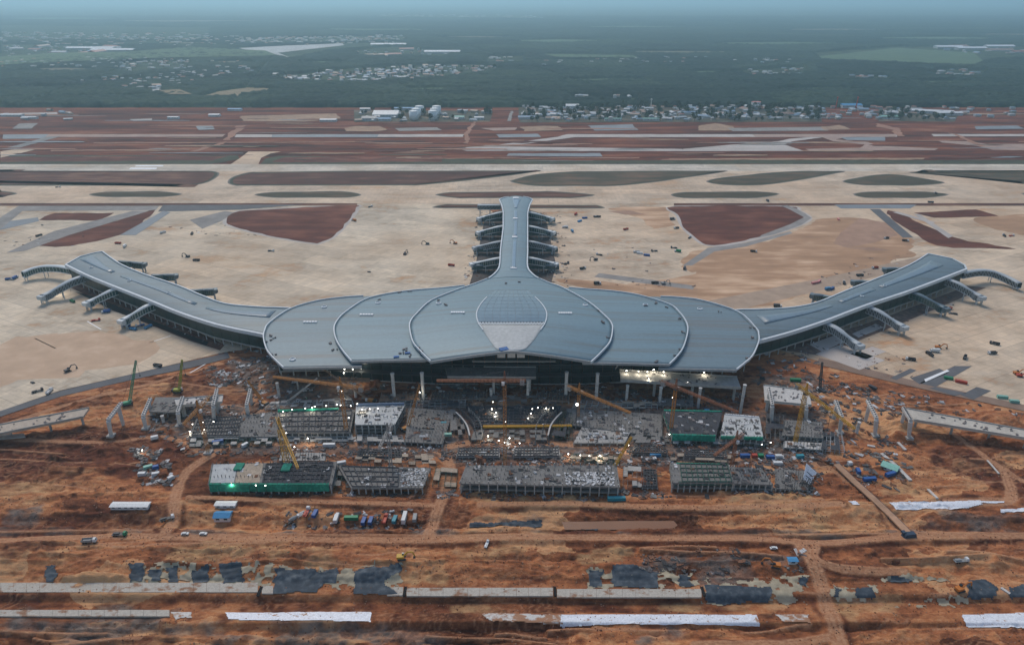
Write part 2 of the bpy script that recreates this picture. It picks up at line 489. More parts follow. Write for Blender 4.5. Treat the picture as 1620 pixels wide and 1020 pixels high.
for k, pp in enumerate([
    [(-60, 700), (120, 672), (280, 662), (330, 690), (270, 745), (120, 760), (-60, 770)], [(1440, 700), (1520, 700), (1640, 760), (1640, 800), (1560, 770), (1480, 740)], [(-60, 862), (100, 866), (90, 890), (-60, 895)], [(395, 703), (520, 700), (530, 730), (400, 730)], [(745, 705), (880, 703), (885, 735), (745, 735)], [(0, 700), (150, 670), (200, 720), (60, 760), (0, 750)],
    [(420, 580), (1190, 580), (1190, 640), (420, 640)], [(0, 835), (150, 830), (160, 846), (0, 850)], [(1000, 735), (1050, 735), (1050, 778), (1000, 778)],
    [(0, 940), (640, 943), (640, 966), (0, 964)], [(640, 946), (1280, 950), (1280, 966), (640, 966)], [(-40, 1000), (300, 1003), (330, 1030), (-60, 1030)], [(1100, 1005), (1280, 1000), (1290, 1025), (1110, 1030)], [(150, 800), (270, 795), (265, 845), (0, 850), (0, 820)], [(1200, 690), (1330, 660), (1350, 700), (1230, 720)], [(800, 905), (870, 900), (870, 925), (805, 925)],
    [(860, 835), (1030, 838), (1050, 850), (880, 848)], [(1090, 700), (1240, 695), (1240, 725), (1090, 725)], [(380, 560), (440, 575), (470, 640), (300, 660), (240, 620)]]):
    dark_soil = np.maximum(dark_soil, paint_poly(pp, seed=400 + k, amount=.9, rag=9))  # darker red-brown patches, cut face and ground below the eaves included
for k, (p, w) in enumerate(ROADS_W):
    if w < 1.5: continue
    i0, i1 = np.searchsorted(gx, (min(q[0] for q in p) - 14, max(q[0] for q in p) + 14)); j0, j1 = np.searchsorted(gy, (min(q[1] for q in p) - 14, max(q[1] for q in p) + 14))
    X_, Y_ = GX[j0:j1, i0:i1], GY[j0:j1, i0:i1]
    dd = seg_dist(X_, Y_, p) + 1.2 * (fbm(X_ / 4, Y_ / 4, 140 + k, 3) - .5)
    flank_ = sstep(w * 1.0, w * 1.35, dd) * (1 - sstep(w * 1.5, w * 2.4, dd)) * sstep(.38, .55, fbm(X_ / 18, Y_ / 18, 150 + k, 2))
    dark_soil[j0:j1, i0:i1] = np.maximum(dark_soil[j0:j1, i0:i1], .75 * flank_)
    rut = np.exp(-((dd - w * .38) / .5) ** 2)
    trk[j0:j1, i0:i1] *= 1 - .4 * rut
far = sstep(YS(2260), YS(2290), GY)
dust = np.zeros_like(GX)

gme = new_mesh('ground', np.stack([GX, GY, GZ], -1).reshape(-1, 3), GF, (), True)
def set_attr(me, name, r_, g_, b_, a_):
    at = me.color_attributes.new(name, 'FLOAT_COLOR', 'POINT')
    at.data.foreach_set('color', np.stack([r_, g_, b_, a_], -1).astype(np.float32).ravel())
set_attr(gme, 'soil', trk, gravel, clay, dark_soil)
set_attr(gme, 'land', far, sstep(900, 1400, GY), dust, dust)

earth = bpy.data.materials.new('red_earth')
nt, b = nodes_of(earth)
P = position(nt)
n_big = noise(nt, mapping(nt, P, (1, 1.6, 1)), .014, 5, .6)
n_str = noise(nt, mapping(nt, P, (.013, .20, .4)), 1.0, 8, .66)
n_mid = noise(nt, mapping(nt, P, (1, 1.4, 1)), .12, 6, .65)
n_fin = noise(nt, P, .55, 8, .75)
vo = nt.nodes.new('ShaderNodeTexVoronoi'); vo.inputs['Scale'].default_value = .022
wob_ = nt.nodes.new('ShaderNodeTexNoise'); wob_.inputs['Scale'].default_value = .06; wob_.inputs['Detail'].default_value = 5
nt.links.new(P, wob_.inputs['Vector'])
va = nt.nodes.new('ShaderNodeVectorMath'); va.operation = 'MULTIPLY_ADD'
nt.links.new(wob_.outputs['Color'], va.inputs[0]); va.inputs[1].default_value = (45, 22, 0); nt.links.new(mapping(nt, P, (.55, 1.5, 0)), va.inputs[2])
nt.links.new(va.outputs[0], vo.inputs['Vector'])
patch = nt.nodes.new('ShaderNodeSeparateColor'); nt.links.new(vo.outputs['Color'], patch.inputs[0])
f = mathn(nt, 'ADD', mathn(nt, 'ADD', .015, mathn(nt, 'MULTIPLY', patch.outputs[0], .15)), mathn(nt, 'ADD', mathn(nt, 'MULTIPLY', n_big, .27), mathn(nt, 'ADD', mathn(nt, 'MULTIPLY', n_str, .19), mathn(nt, 'ADD', mathn(nt, 'MULTIPLY', n_mid, .22), mathn(nt, 'MULTIPLY', n_fin, .17)))))
col = ramp(nt, f, [(.40, (.085, .030, .016)), (.455, (.185, .068, .032)), (.50, (.32, .116, .049)), (.545, (.45, .187, .079)), (.60, (.56, .305, .15))])
at = nt.nodes.new('ShaderNodeVertexColor'); at.layer_name = 'soil'
sp = nt.nodes.new('ShaderNodeSeparateColor'); nt.links.new(at.outputs[0], sp.inputs[0])
al = nt.nodes.new('ShaderNodeVertexColor'); al.layer_name = 'land'
sl = nt.nodes.new('ShaderNodeSeparateColor'); nt.links.new(al.outputs[0], sl.inputs[0])
edge_n = mathn(nt, 'ADD', .55, mathn(nt, 'MULTIPLY', n_fin, .9))
col = mix(nt, mathn(nt, 'MULTIPLY', at.outputs['Alpha'], edge_n, True), col, ramp(nt, n_mid, [(.35, (.05, .016, .010)), (.65, (.15, .048, .027))]))
col = mix(nt, mathn(nt, 'MULTIPLY', sp.outputs[1], edge_n, True), col, ramp(nt, n_mid, [(.35, (.06, .055, .052)), (.65, (.24, .20, .17))]))
col = mix(nt, mathn(nt, 'MULTIPLY', sp.outputs[2], edge_n, True), col, ramp(nt, n_mid, [(.35, (.30, .15, .07)), (.65, (.55, .36, .18))]))
col = mix(nt, mathn(nt, 'MULTIPLY', sp.outputs[0], mathn(nt, 'ADD', .8, mathn(nt, 'MULTIPLY', n_fin, .5)), True), col, ramp(nt, n_fin, [(.35, (.34, .15, .075)), (.65, (.52, .29, .165))]))
farcol = ramp(nt, noise(nt, mapping(nt, P, (.16, 1, 1)), .02, 8, .68), [(.36, (.050, .016, .010)), (.47, (.115, .030, .015)), (.55, (.19, .055, .026)), (.68, (.31, .13, .07))])
col = mix(nt, sl.outputs[1], col, farcol)
wood = ramp(nt, noise(nt, P, .01, 6, .6), [(.4, (.018, .035, .018)), (.6, (.05, .075, .035))])
col = mix(nt, sl.outputs[0], col, wood)
nt.links.new(col, b.inputs['Base Color'])
b.inputs['Roughness'].default_value = .95
b.inputs['Specular IOR Level'].default_value = .15
bh = mathn(nt, 'ADD', noise(nt, P, .5, 8, .7), mathn(nt, 'MULTIPLY', n_mid, 2.0))
bump(nt, b, bh, .9, .8)
gme.materials.append(earth)
ground = link(bpy.data.objects.new('ground', gme))
tag(ground, kind='structure')

# ------------------------------------------------------------------ sheets of the airfield
def concrete_field(name, base, stain, joint=7.5, rot=0.0, jstr=.16, warm=.5):
    m = bpy.data.materials.new(name); nt, b = nodes_of(m); P = position(nt)
    n1 = noise(nt, mapping(nt, P, (1, 1, 1)), .012, 5, .6); n2 = noise(nt, P, .09, 6, .7); n3 = noise(nt, mapping(nt, P, (.25, 1, 1), (0, 0, R(24))), .05, 5, .65)
    f = mathn(nt, 'ADD', mathn(nt, 'MULTIPLY', n1, .5), mathn(nt, 'ADD', mathn(nt, 'MULTIPLY', n2, .2), mathn(nt, 'MULTIPLY', n3, .3)))
    lo = tuple(c * .80 for c in base); hi = tuple(min(c * 1.18, .9) for c in base)
    c = ramp(nt, f, [(.40, stain), (.455, lo), (.505, base), (.59, hi)])
    c = mix(nt, ramp(nt, noise(nt, P, .0045, 4, .5), [(.42, (0, 0, 0)), (.62, (.5, .5, .5))]), c, tuple(x * y for x, y in zip(base, (1.0, .86, .74))))
    c = mix(nt, ramp(nt, noise(nt, mapping(nt, P, (.06, 1, 1), (0, 0, rot + R(60))), .06, 6, .7), [(.5, (0, 0, 0)), (.75, (.35, .35, .35))]), c, (.66, .58, .48))
    bt = nt.nodes.new('ShaderNodeTexBrick')
    bt.offset = 0; bt.inputs['Scale'].default_value = 1.0
    bt.inputs['Brick Width'].default_value = joint; bt.inputs['Row Height'].default_value = joint
    bt.inputs['Mortar Size'].default_value = .3; bt.inputs['Mortar Smooth'].default_value = .3
    bt.inputs['Color1'].default_value = (.94, .94, .94, 1); bt.inputs['Color2'].default_value = (1.06, 1.05, 1.03, 1); bt.inputs['Mortar'].default_value = (1 - jstr, 1 - jstr, 1 - jstr, 1)
    nt.links.new(mapping(nt, P, (1, 1, 0), (0, 0, rot)), bt.inputs['Vector'])
    c = mix(nt, 1.0, c, bt.outputs[0], 'MULTIPLY')
    b2 = nt.nodes.new('ShaderNodeTexBrick'); b2.offset = .37; b2.inputs['Scale'].default_value = 1.0
    b2.inputs['Brick Width'].default_value = 95; b2.inputs['Row Height'].default_value = 30; b2.inputs['Mortar Size'].default_value = .35
    b2.inputs['Color1'].default_value = (.88, .88, .88, 1); b2.inputs['Color2'].default_value = (1.1, 1.09, 1.07, 1); b2.inputs['Mortar'].default_value = (.8, .8, .8, 1)
    nt.links.new(mapping(nt, P, (1, 1, 0), (0, 0, rot)), b2.inputs['Vector'])
    c = mix(nt, 1.0, c, b2.outputs[0], 'MULTIPLY')
    nt.links.new(c, b.inputs['Base Color'])
    b.inputs['Roughness'].default_value = .9; b.inputs['Specular IOR Level'].default_value = .2
    return m

apron_m = concrete_field('apron_concrete', (.58, .485, .37), (.45, .28, .165), 7.5, R(27))
apron_r = concrete_field('apron_concrete_dusty', (.57, .45, .33), (.47, .27, .15), 7.5, R(-27))
taxi_m = concrete_field('taxiway_concrete', (.57, .45, .335), (.48, .32, .20), 7.5, 0)
rwy_m = concrete_field('runway_concrete', (.56, .50, .42), (.47, .38, .28), 7.5, 0)
grass_m = M('verge_grass', (.062, .064, .034), .95, .45, .06)
shoulder_m = M('shoulder_asphalt', (.17, .15, .13), .9, .25, .05)
isle_m = M('island_soil', (.105, .042, .028), .95, .5, .05, alt=(.17, .09, .055), stretch=(.3, 1, 1))
isle_g = M('island_grassed_soil', (.075, .062, .036), .95, .45, .05, alt=(.14, .08, .05), stretch=(.3, 1, 1))
red_m = M('red_fill', (.115, .032, .018), .95, .5, .05, alt=(.18, .066, .038), stretch=(.35, 1, 1))
asph_m = M('grey_asphalt', (.115, .115, .12), .85, .25, .08)
base_m = M('gravel_base', (.26, .24, .22), .9, .3, .06)
pale_m = M('pale_paving', (.46, .41, .37), .9, .2, .03)
pink_m = M('laterite_paving', (.36, .25, .20), .9, .25, .03)
bluegrey_m = M('wet_base_course', (.20, .22, .235), .7, .25, .03)
white_m = M('white_paint', (.80, .80, .79), .7, .08, .3)
tan_m = M('tan_soil', (.34, .22, .14), .95, .3, .05)
mud_m = M('track_soil', (.33, .17, .11), .95, .25, .08)

def px_sheet(name, pp, z, mat, smooth=0, wob=0.0):
    w = gpoly(pp)
    if smooth: w = smooth_poly(w, smooth)
    if wob: w = rough(w, wob, int(abs(pp[0][0])) % 97)
    return sheet(name, w, z, mat)

# aprons either side of the terminal, bounded by the boundary road, the service strip in the back
px_sheet('apron', [(-900, 322), (760, 322), (800, 350), (800, 470), (700, 510), (430, 525), (415, 548), (355, 557), (215, 590), (96, 617), (0, 650), (-300, 730), (-900, 880)], 0.0, apron_m)
px_sheet('apron', [(800, 322), (2500, 322), (2500, 860), (1900, 707), (1620, 645), (1450, 609), (1292, 570), (1200, 545), (1100, 500), (812, 470), (812, 340)], 0.0, apron_r)
px_sheet('taxiway', [(-2600, 268), (4200, 268), (3600, 322.3), (-2000, 322.3)], .03, taxi_m)
px_sheet('runway', [(-2600, 260), (4300, 260), (4200, 271), (-2600, 271)], .08, rwy_m)
px_sheet('taxiway', [(362, 262), (380, 250), (393, 240), (445, 240), (428, 243), (413, 250), (408, 262)], .05, taxi_m)

ISLES = [
    ([(-900, 272), (20, 270.3), (333, 270.5), (347, 274), (340, 283), (320, 291), (287, 294), (-900, 294)], isle_m, 4),
    ([(360, 289), (368, 280), (395, 272.5), (560, 270.3), (856, 269.8), (838, 273.5), (800, 279), (720, 288), (660, 293.5), (372, 294)], isle_m, 4),
    ([(808, 288), (817, 283), (850, 275.5), (907, 271.3), (1060, 270), (1152, 270.5), (1113, 277.5), (1080, 282), (1040, 288), (973, 294.5), (847, 294.5)], isle_g, 4),
    ([(1117, 287.5), (1137, 281.7), (1213, 273.5), (1267, 270.6), (1338, 271), (1313, 276.5), (1267, 285), (1207, 293), (1147, 293)], isle_g, 4),
    ([(1332, 287), (1363, 280), (1390, 276.3), (1420, 276.3), (1460, 282), (1495, 289.5), (1447, 294), (1363, 293)], isle_g, 4),
    ([(1436, 273), (1480, 270.6), (2400, 271), (2400, 300), (1627, 289.5), (1547, 283.5)], isle_g, 4),
    ([(-500, 302), (0, 302), (28, 306), (8, 310.5), (-500, 312)], isle_m, 3),
    ([(140, 308), (167, 303.6), (250, 302.6), (289, 307), (260, 311.8), (167, 312)], isle_g, 3),
    ([(402, 308.3), (430, 304), (540, 302.6), (572, 307.7), (550, 312.8), (433, 313)], isle_g, 3),
    ([(688, 308.5), (713, 304), (873, 302.6), (942, 308.3), (907, 313.6), (723, 313.8)], isle_m, 3),
    ([(1061, 308.3), (1082, 304), (1197, 303), (1234, 307), (1197, 313.6), (1082, 313.6)], isle_g, 3),
    ([(1349, 307.3), (1373, 303.3), (1463, 303.3), (1502, 308), (1463, 313.6), (1370, 313.2)], isle_g, 3),
    ([(1615, 306), (1650, 303), (2100, 303), (2150, 312), (1640, 312)], isle_g, 3),
    ([(683, 328), (705, 323), (945, 324.6), (957, 329.4), (930, 330), (700, 329.6)], isle_m, 3),
]
for pp, m_, sm in ISLES:
    dp = []
    for (a, b_), (c, d_) in zip(pp, pp[1:] + pp[:1]):
        dp.append((a, b_)); n_ = int(abs(c - a) // 70)
        if n_ >= 1:
            for t in ((.5,) if n_ == 1 else (20 / abs(c - a), .5, 1 - 20 / abs(c - a))): dp.append((a + (c - a) * t, b_ + (d_ - b_) * t))
    w = smooth_poly(gpoly(dp), sm)
    sheet('shoulder', w, .10, shoulder_m)
    sheet('grass_verge', inset(w, 3.2), .16, grass_m)
    sheet('grass_island', inset(w, 9.0 if sm == 4 else 6.0), .22, m_)
# dark service strip along the back of the aprons
px_sheet('verge', [(-1500, 321.6), (565, 321.6), (565, 325.6), (-1500, 326.5)], .12, isle_m)
px_sheet('verge', [(1066, 321.6), (3000, 321.6), (3000, 326), (1066, 325.6)], .12, isle_m)
px_sheet('service_road', [(30, 326), (252, 326), (246, 333), (20, 334)], .16, base_m)
px_sheet('service_road', [(258, 324.6), (480, 324), (380, 332), (250, 335)], .18, asph_m)
px_sheet('service_road', [(1320, 324), (1450, 324), (1440, 330), (1330, 330)], .18, bluegrey_m)

REDS = [
    ([(357, 350), (372, 336), (400, 333), (556, 325), (563, 329), (560, 338), (530, 372), (506, 384), (494, 384.5), (430, 374), (372, 359)], 4),
    ([(1069, 327), (1073, 340), (1082, 359), (1103, 379), (1123, 388), (1159, 385), (1220, 370.6), (1268, 354), (1280, 344), (1262, 333), (1245, 327)], 4),
    ([(1402, 338), (1420, 336), (1504, 374), (1560, 386), (1608, 394), (1540, 392), (1480, 389), (1440, 366)], 2),
    ([(1448, 337), (1544, 331), (1582, 342), (1480, 345)], 0),
    ([(61, 386), (115, 370), (175, 352), (232, 334), (244, 336), (194, 371), (115, 389), (70, 390)], 2),
    ([(60, 348), (85, 337), (180, 337), (160, 349)], 0),
]
for k, (pp, sm) in enumerate(REDS):
    w = gpoly(pp); w = smooth_poly(w, sm) if sm else w
    if k in (0, 1): sheet('shoulder', inset(w, -4.5), .10, pale_m)
    sheet('earth_infield', rough(w, 3.5, k), .20, red_m)
px_sheet('service_road', [(1245, 325), (1262, 331), (1284, 345), (1268, 356), (1225, 371), (1200, 376), (1205, 372), (1250, 355), (1272, 344), (1250, 332), (1236, 326)], .24, base_m)
px_sheet('service_road', [(1376, 331), (1392, 331), (1445, 376), (1428, 376)], .22, asph_m)
px_sheet('service_road', [(1446, 339), (1455, 339), (1508, 374), (1500, 377)], .26, pale_m)
px_sheet('service_road', [(1412, 336), (1420, 335), (1480, 352), (1474, 354)], .27, pale_m)
px_sheet('service_road', [(85, 366), (210, 334), (236, 334), (110, 372), (40, 397), (10, 400)], .24, base_m)
px_sheet('service_road', [(190, 372), (258, 334), (270, 336), (215, 372)], .25, bluegrey_m)
px_sheet('service_road', [(-40, 370), (28, 327), (44, 327), (-10, 372)], .22, base_m)
px_sheet('infield_track', [(300, 348), (356, 334), (372, 336), (350, 350), (320, 362)], .19, base_m)
px_sheet('infield_track', [(0, 352), (60, 344), (62, 350), (0, 364)], .2, bluegrey_m)

# the second runway under construction: base courses and paving in the red soil
BACK = [
    ([(60, 212.6), (357, 212.4), (352, 216.6), (60, 217)], pink_m), ([(374, 212.8), (734, 212.6), (732, 216.8), (372, 217.4)], pale_m),
    ([(430, 213), (600, 212.8), (596, 217.2), (430, 217.4)], bluegrey_m),
    ([(6, 213), (77, 212.6), (68, 219.4), (4, 220)], bluegrey_m), ([(78, 216), (96, 216), (60, 226), (30, 234), (10, 234)], base_m),
    ([(898, 212.6), (1420, 212.6), (1418, 216.8), (880, 217.4)], pale_m), ([(1190, 213), (1418, 212.8), (1418, 216.6), (1195, 216.8)], pink_m),
    ([(1472, 212.4), (1900, 212.6), (1900, 216.2), (1478, 216)], pale_m),
    ([(715, 235), (790, 229), (880, 217), (912, 217), (830, 228), (800, 232), (1080, 236), (1080, 239.4), (740, 239)], pale_m),
    ([(1080, 236), (1160, 229), (1230, 224), (1248, 220), (1283, 217), (1302, 217.4), (1254, 224), (1240, 229), (1272, 239), (1080, 239.6)], pale_m),
    ([(1300, 217), (1340, 217), (1322, 221), (1372, 225), (1382, 228), (1372, 230), (1484, 235), (1480, 238), (1280, 238.6), (1275, 236), (1360, 234), (1368, 229), (1318, 224)], pink_m),
    ([(1484, 223), (1530, 224), (1560, 228), (1700, 228), (1700, 238), (1570, 237.4), (1545, 231), (1490, 226)], pink_m),
    ([(805, 243), (950, 242.6), (952, 248), (800, 247.2)], bluegrey_m), ([(1330, 217.6), (1400, 217), (1400, 223), (1340, 222)], bluegrey_m),
    ([(545, 203), (560, 200), (600, 200), (612, 205), (600, 208), (548, 208)], tan_m), ([(625, 203), (690, 201.6), (700, 206), (630, 208)], base_m),
    ([(760, 203), (818, 202), (815, 206), (780, 207)], pink_m), ([(785, 213), (850, 212), (856, 217), (790, 218)], bluegrey_m),
    ([(820, 201), (880, 199), (890, 206), (830, 208)], tan_m), ([(1105, 200), (1130, 195), (1160, 200), (1160, 207), (1105, 207)], tan_m),
    ([(1150, 203), (1310, 201), (1310, 207), (1160, 208)], base_m), ([(1300, 201), (1330, 198), (1345, 205), (1305, 206)], tan_m),
    ([(1540, 200), (1610, 199), (1620, 204), (1545, 205)], bluegrey_m), ([(930, 199), (1000, 197), (1010, 206), (940, 207)], bluegrey_m),
    ([(380, 184), (530, 180), (540, 188), (480, 193), (385, 192)], tan_m), ([(205, 189), (240, 188), (240, 191), (212, 192)], pale_m),
    ([(310, 200), (335, 198), (340, 205), (315, 206)], bluegrey_m), ([(30, 196), (60, 195), (50, 204), (20, 204)], base_m),
    ([(150, 226), (600, 224), (600, 225.4), (150, 227.4)], mud_m), ([(80, 238), (300, 236), (300, 237.4), (80, 240)], mud_m),
    ([(640, 250.4), (1010, 249.6), (1010, 251), (640, 251.6)], mud_m), ([(1060, 251.6), (1460, 250), (1460, 253), (1060, 253.4)], tan_m),
    ([(0, 180), (90, 178), (92, 182), (0, 184)], pale_m), ([(0, 240), (30, 236), (60, 236), (20, 246), (0, 250)], taxi_m),
    ([(690, 177), (697, 177), (688, 192), (678, 192)], base_m), ([(808, 176), (812, 176), (808, 192), (802, 192)], base_m),
    ([(1500, 210), (1510, 212), (1560, 232), (1550, 232)], mud_m), ([(1590, 248), (1620, 248), (1600, 250), (1560, 250)], bluegrey_m),
    ([(1390, 196), (1425, 204), (1430, 216), (1420, 216), (1412, 206), (1384, 200)], mud_m),
    ([(750, 192), (754, 193), (745, 207), (738, 213), (745, 220), (740, 227), (733, 227), (738, 221), (732, 213), (740, 205)], mud_m),
    ([(362, 223), (350, 229), (310, 240), (300, 240), (345, 227)], mud_m), ([(375, 199), (390, 198), (362, 222), (352, 222)], mud_m),
    ([(0, 258), (0, 245.6), (380, 246.4), (378, 252), (350, 257), (330, 259.6), (0, 259.6)], grass_m), ([(412, 259.6), (418, 252), (440, 246.6), (900, 254), (1700, 253.6), (1700, 259.6)], grass_m),
    ([(430, 257), (450, 249), (700, 247), (700, 256)], red_m), ([(0, 256), (0, 248), (360, 247), (340, 254)], red_m),
]
for k, (pp, m_) in enumerate(BACK):
    px_sheet({'tan_soil': 'spoil_bank', 'track_soil': 'dirt_track', 'verge_grass': 'grass_verge', 'red_fill': 'earth_infield'}.get(m_.name, 'paving_strip'), pp, .06 + .012 * (k % 40), m_, 0, 5.0 if m_ in (tan_m, mud_m, red_m, grass_m) else 2.0)

# thin spreads of soil, gravel and base course between the strips
_br = random.Random(21)
for k in range(95):
    px, py = _br.uniform(-40, 1640), _br.choice((_br.uniform(173, 211), _br.uniform(218, 256), _br.uniform(218, 250)))
    L_, h_ = _br.uniform(18, 150), _br.uniform(.35, 1.3) * (1 if py > 215 else .8)
    m_ = _br.choice((mud_m, red_m, isle_m, tan_m, base_m, bluegrey_m, isle_g, red_m, mud_m))
    px_sheet('soil_spread', [(px, py - h_ * .3), (px + L_ * .4, py - h_), (px + L_, py - h_ * .5), (px + L_ * 1.02, py + h_ * .4), (px + L_ * .5, py + h_), (px - 3, py + h_ * .5)], .56 + .004 * k, m_, 0, 3.5)
# runway paint
for pp in ([(216, 261.6), (259, 261.6), (257, 263.6), (213, 263.6)], [(207, 265.4), (249, 265.4), (247, 268), (204, 268)]):
    px_sheet('runway_marking', pp, .16, white_m)

# boundary roads between apron and earthworks
px_sheet('boundary_road', [(-300, 738), (0, 659), (96, 627), (215, 599), (300, 582), (364, 566), (360, 558), (300, 571), (215, 590), (96, 618), (0, 650), (-300, 728)], .06, asph_m)
px_sheet('boundary_road', [(1296, 566), (1360, 580), (1450, 603), (1620, 640), (1900, 700), (1900, 712), (1620, 650), (1450, 613), (1292, 576)], .06, M('compacted_road', (.25, .17, .125), .95, .25, .08))
# ------------------------------------------------------------------ terminal
def roof_mat(name, base, band):
    m = bpy.data.materials.new(name); nt, b = nodes_of(m); P = position(nt)
    n1 = noise(nt, mapping(nt, P, (.004, .16, .02)), 1.0, 4, .6)      # long sheets laid across the building
    n2 = noise(nt, P, .35, 5, .6)
    w = nt.nodes.new('ShaderNodeTexWave'); w.wave_type = 'BANDS'; w.bands_direction = 'Y'
    w.inputs['Scale'].default_value = .26; w.inputs['Distortion'].default_value = 0
    nt.links.new(P, w.inputs['Vector'])
    c = ramp(nt, n1, [(.38, band), (.47, base), (.62, tuple(x * 1.08 for x in base))])
    c = mix(nt, .22, c, ramp(nt, n2, [(.3, (.16, .16, .16)), (.7, (.5, .52, .54))]), 'OVERLAY')
    c = mix(nt, mathn(nt, 'MULTIPLY', ramp(nt, w.outputs[1], [(.86, (0, 0, 0)), (.97, (1, 1, 1))]), .10), c, tuple(x * .7 for x in base))
    nt.links.new(c, b.inputs['Base Color'])
    b.inputs['Roughness'].default_value = .5; b.inputs['Metallic'].default_value = .1
    bump(nt, b, w.outputs[1], .02, .1)
    return m
roof_m = roof_mat('roof_sheet', (.125, .205, .245), (.125, .170, .185))
outer_roof_m = roof_mat('outer_roof_sheet', (.125, .185, .215), (.135, .155, .16))
wing_roof_m = roof_mat('wing_roof_sheet', (.125, .175, .20), (.115, .15, .16))
trim_m = M('roof_edge_white', (.56, .60, .62), .5, .12, .5)
roof_glass_m = M('rooflight_glass', (.085, .145, .185), .25, .2, .3, spec=.6)
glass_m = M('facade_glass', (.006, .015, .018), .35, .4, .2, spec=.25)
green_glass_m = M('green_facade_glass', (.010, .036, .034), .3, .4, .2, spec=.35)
conc_m = M('concrete', (.36, .345, .32), .9, .3, .5)
conc_d = M('concrete_stained', (.175, .168, .158), .9, .4, .7)
conc_l = M('concrete_new', (.50, .48, .45), .9, .25, .5)
steel_m = M('painted_steel', (.42, .45, .46), .5, .2, .8)
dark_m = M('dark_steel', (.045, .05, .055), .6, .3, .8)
pit_shade_m = M('pit_shade', (.018, .016, .016), .95, .4, .3)  # near-black colour holds the shade inside the trench and drain slots
alu_m = M('bridge_cladding', (.60, .63, .62), .45, .15, .6)

T0 = Vector((0, 560, 0))
term = thing('terminal_building', 'vast lotus-shaped airport terminal with overlapping pale blue-grey metal roof petals', 'terminal', T0)
def edge3(pp):
    """outline points (px, py, z) in the world, sorted from front to back"""
    e = sorted([g(a, b_, z) for a, b_, z in pp], key=lambda v: v.y)
    return np.array([v.y for v in e]), np.array([v.x for v in e]), np.array([v.z for v in e])

E_C_L = edge3([(681, 572, 37), (665, 556, 37), (653, 541, 37), (648, 519, 37), (650, 508, 36.5), (659, 497, 36), (682, 476, 34.5), (723, 459, 32), (752, 449, 30), (771, 441.5, 29)])
E_C_R = edge3([(935, 573.5, 37), (951, 558, 37), (965, 541, 37), (969, 520.6, 37), (967, 512, 36.5), (960, 503, 36), (932, 479, 34.5), (891, 456, 31.5), (870, 448.5, 30), (854, 441.5, 29)])
E_B_L = edge3([(556, 571.5, 33), (543, 556, 33), (532, 538, 33), (528.5, 520, 33), (534, 507, 32.5), (547, 494, 32), (576, 475, 30), (606, 466.5, 28.5), (650, 460, 27.5), (700, 456, 27.3), (735, 452, 27)])
E_B_R = edge3([(1059, 576.5, 33), (1073, 562, 33), (1082, 547, 33), (1088, 523.5, 33), (1085, 509, 32.5), (1075, 495, 32), (1059, 482, 30.5), (1012, 467.6, 28.5), (970, 461, 27.5), (930, 458, 27.2), (900, 455.5, 27)])
E_A_L = edge3([(448.5, 582, 29), (432, 566, 29), (422, 553, 29), (417, 535, 29), (419, 523, 28.5), (426.5, 511, 28), (459, 489, 26.5), (503, 476, 25.5), (545, 470.5, 25), (575, 468.5, 24.8)])
E_A_R = edge3([(1165, 585, 29), (1180, 573, 29), (1191, 562, 29), (1200, 541, 29), (1200, 530, 29), (1196, 520, 28.5), (1168, 494, 27), (1112, 476, 25.5), (1075, 471, 25), (1045, 469.5, 24.8)])

def band_mesh(rows, thick=1.4):
    """closed shell from rows of points (each row the same length)"""
    A = np.array([[tuple(p) for p in r] for r in rows]); nr, nc = A.shape[:2]
    V = np.concatenate([A.reshape(-1, 3), (A - np.array([0, 0, thick])).reshape(-1, 3)])
    n = nr * nc; F = []
    for i in range(nr - 1):
        for j in range(nc - 1):
            a = i * nc + j
            F.append((a, a + 1, a + nc + 1, a + nc)); F.append((n + a, n + a + nc, n + a + nc + 1, n + a + 1))
    for j in range(nc - 1):
        F.append((j + 1, j, n + j, n + j + 1)); q = (nr - 1) * nc + j
        F.append((q, q + 1, n + q + 1, n + q))
    for i in range(nr - 1):
        q = i * nc; F.append((q, q + nc, n + q + nc, n + q)); q = i * nc + nc - 1
        F.append((q + nc, q, n + q, n + q + nc))
    return V, F

def shell(name, rows, mat, parent, thick=1.4):
    V, F = band_mesh(rows, thick)
    off = parent.location if parent.parent is None else parent.parent.location + parent.location
    V = V - np.array(tuple(off))
    n = len(V) // 2
    me = new_mesh(name, V.tolist(), F, (mat,), True)
    o = link(bpy.data.objects.new(name, me)); o.parent = parent
    me.polygons.foreach_set('use_smooth', [max(p.vertices) < n or min(p.vertices) >= n for p in me.polygons])
    return o

def sweep(name, pts, w, h, mat, parent):
    """a box section following a line of points"""
    mb = MB(); V = []; F = []
    for i, p in enumerate(pts):
        a = pts[max(i - 1, 0)]; c = pts[min(i + 1, len(pts) - 1)]
        d = Vector((c[0] - a[0], c[1] - a[1], 0)); d.normalize(); nrm = Vector((-d.y, d.x, 0)) * (w / 2)
        p = Vector(p)
        V += [p - nrm - Vector((0, 0, h / 2)), p + nrm - Vector((0, 0, h / 2)), p + nrm + Vector((0, 0, h / 2)), p - nrm + Vector((0, 0, h / 2))]
    for i in range(len(pts) - 1):
        a = 4 * i
        for k in range(4): F.append((a + k, a + (k + 1) % 4, a + 4 + (k + 1) % 4, a + 4 + k))
    F += [(3, 2, 1, 0), tuple(4 * (len(pts) - 1) + k for k in range(4))]
    mb._add(V, F)
    return mb.build(name, mat, parent)

ROWS = 34
AX = lambda y: -1.0 + 7.0 * (y - 490) / 570.0               # the building's axis drifts slightly to the right
def row_ys(e1, e2):
    y0 = max(e1[0][0], e2[0][0]); y1 = min(e1[0][-1], e2[0][-1])
    t = np.linspace(0, 1, ROWS); return y0 + (y1 - y0) * t
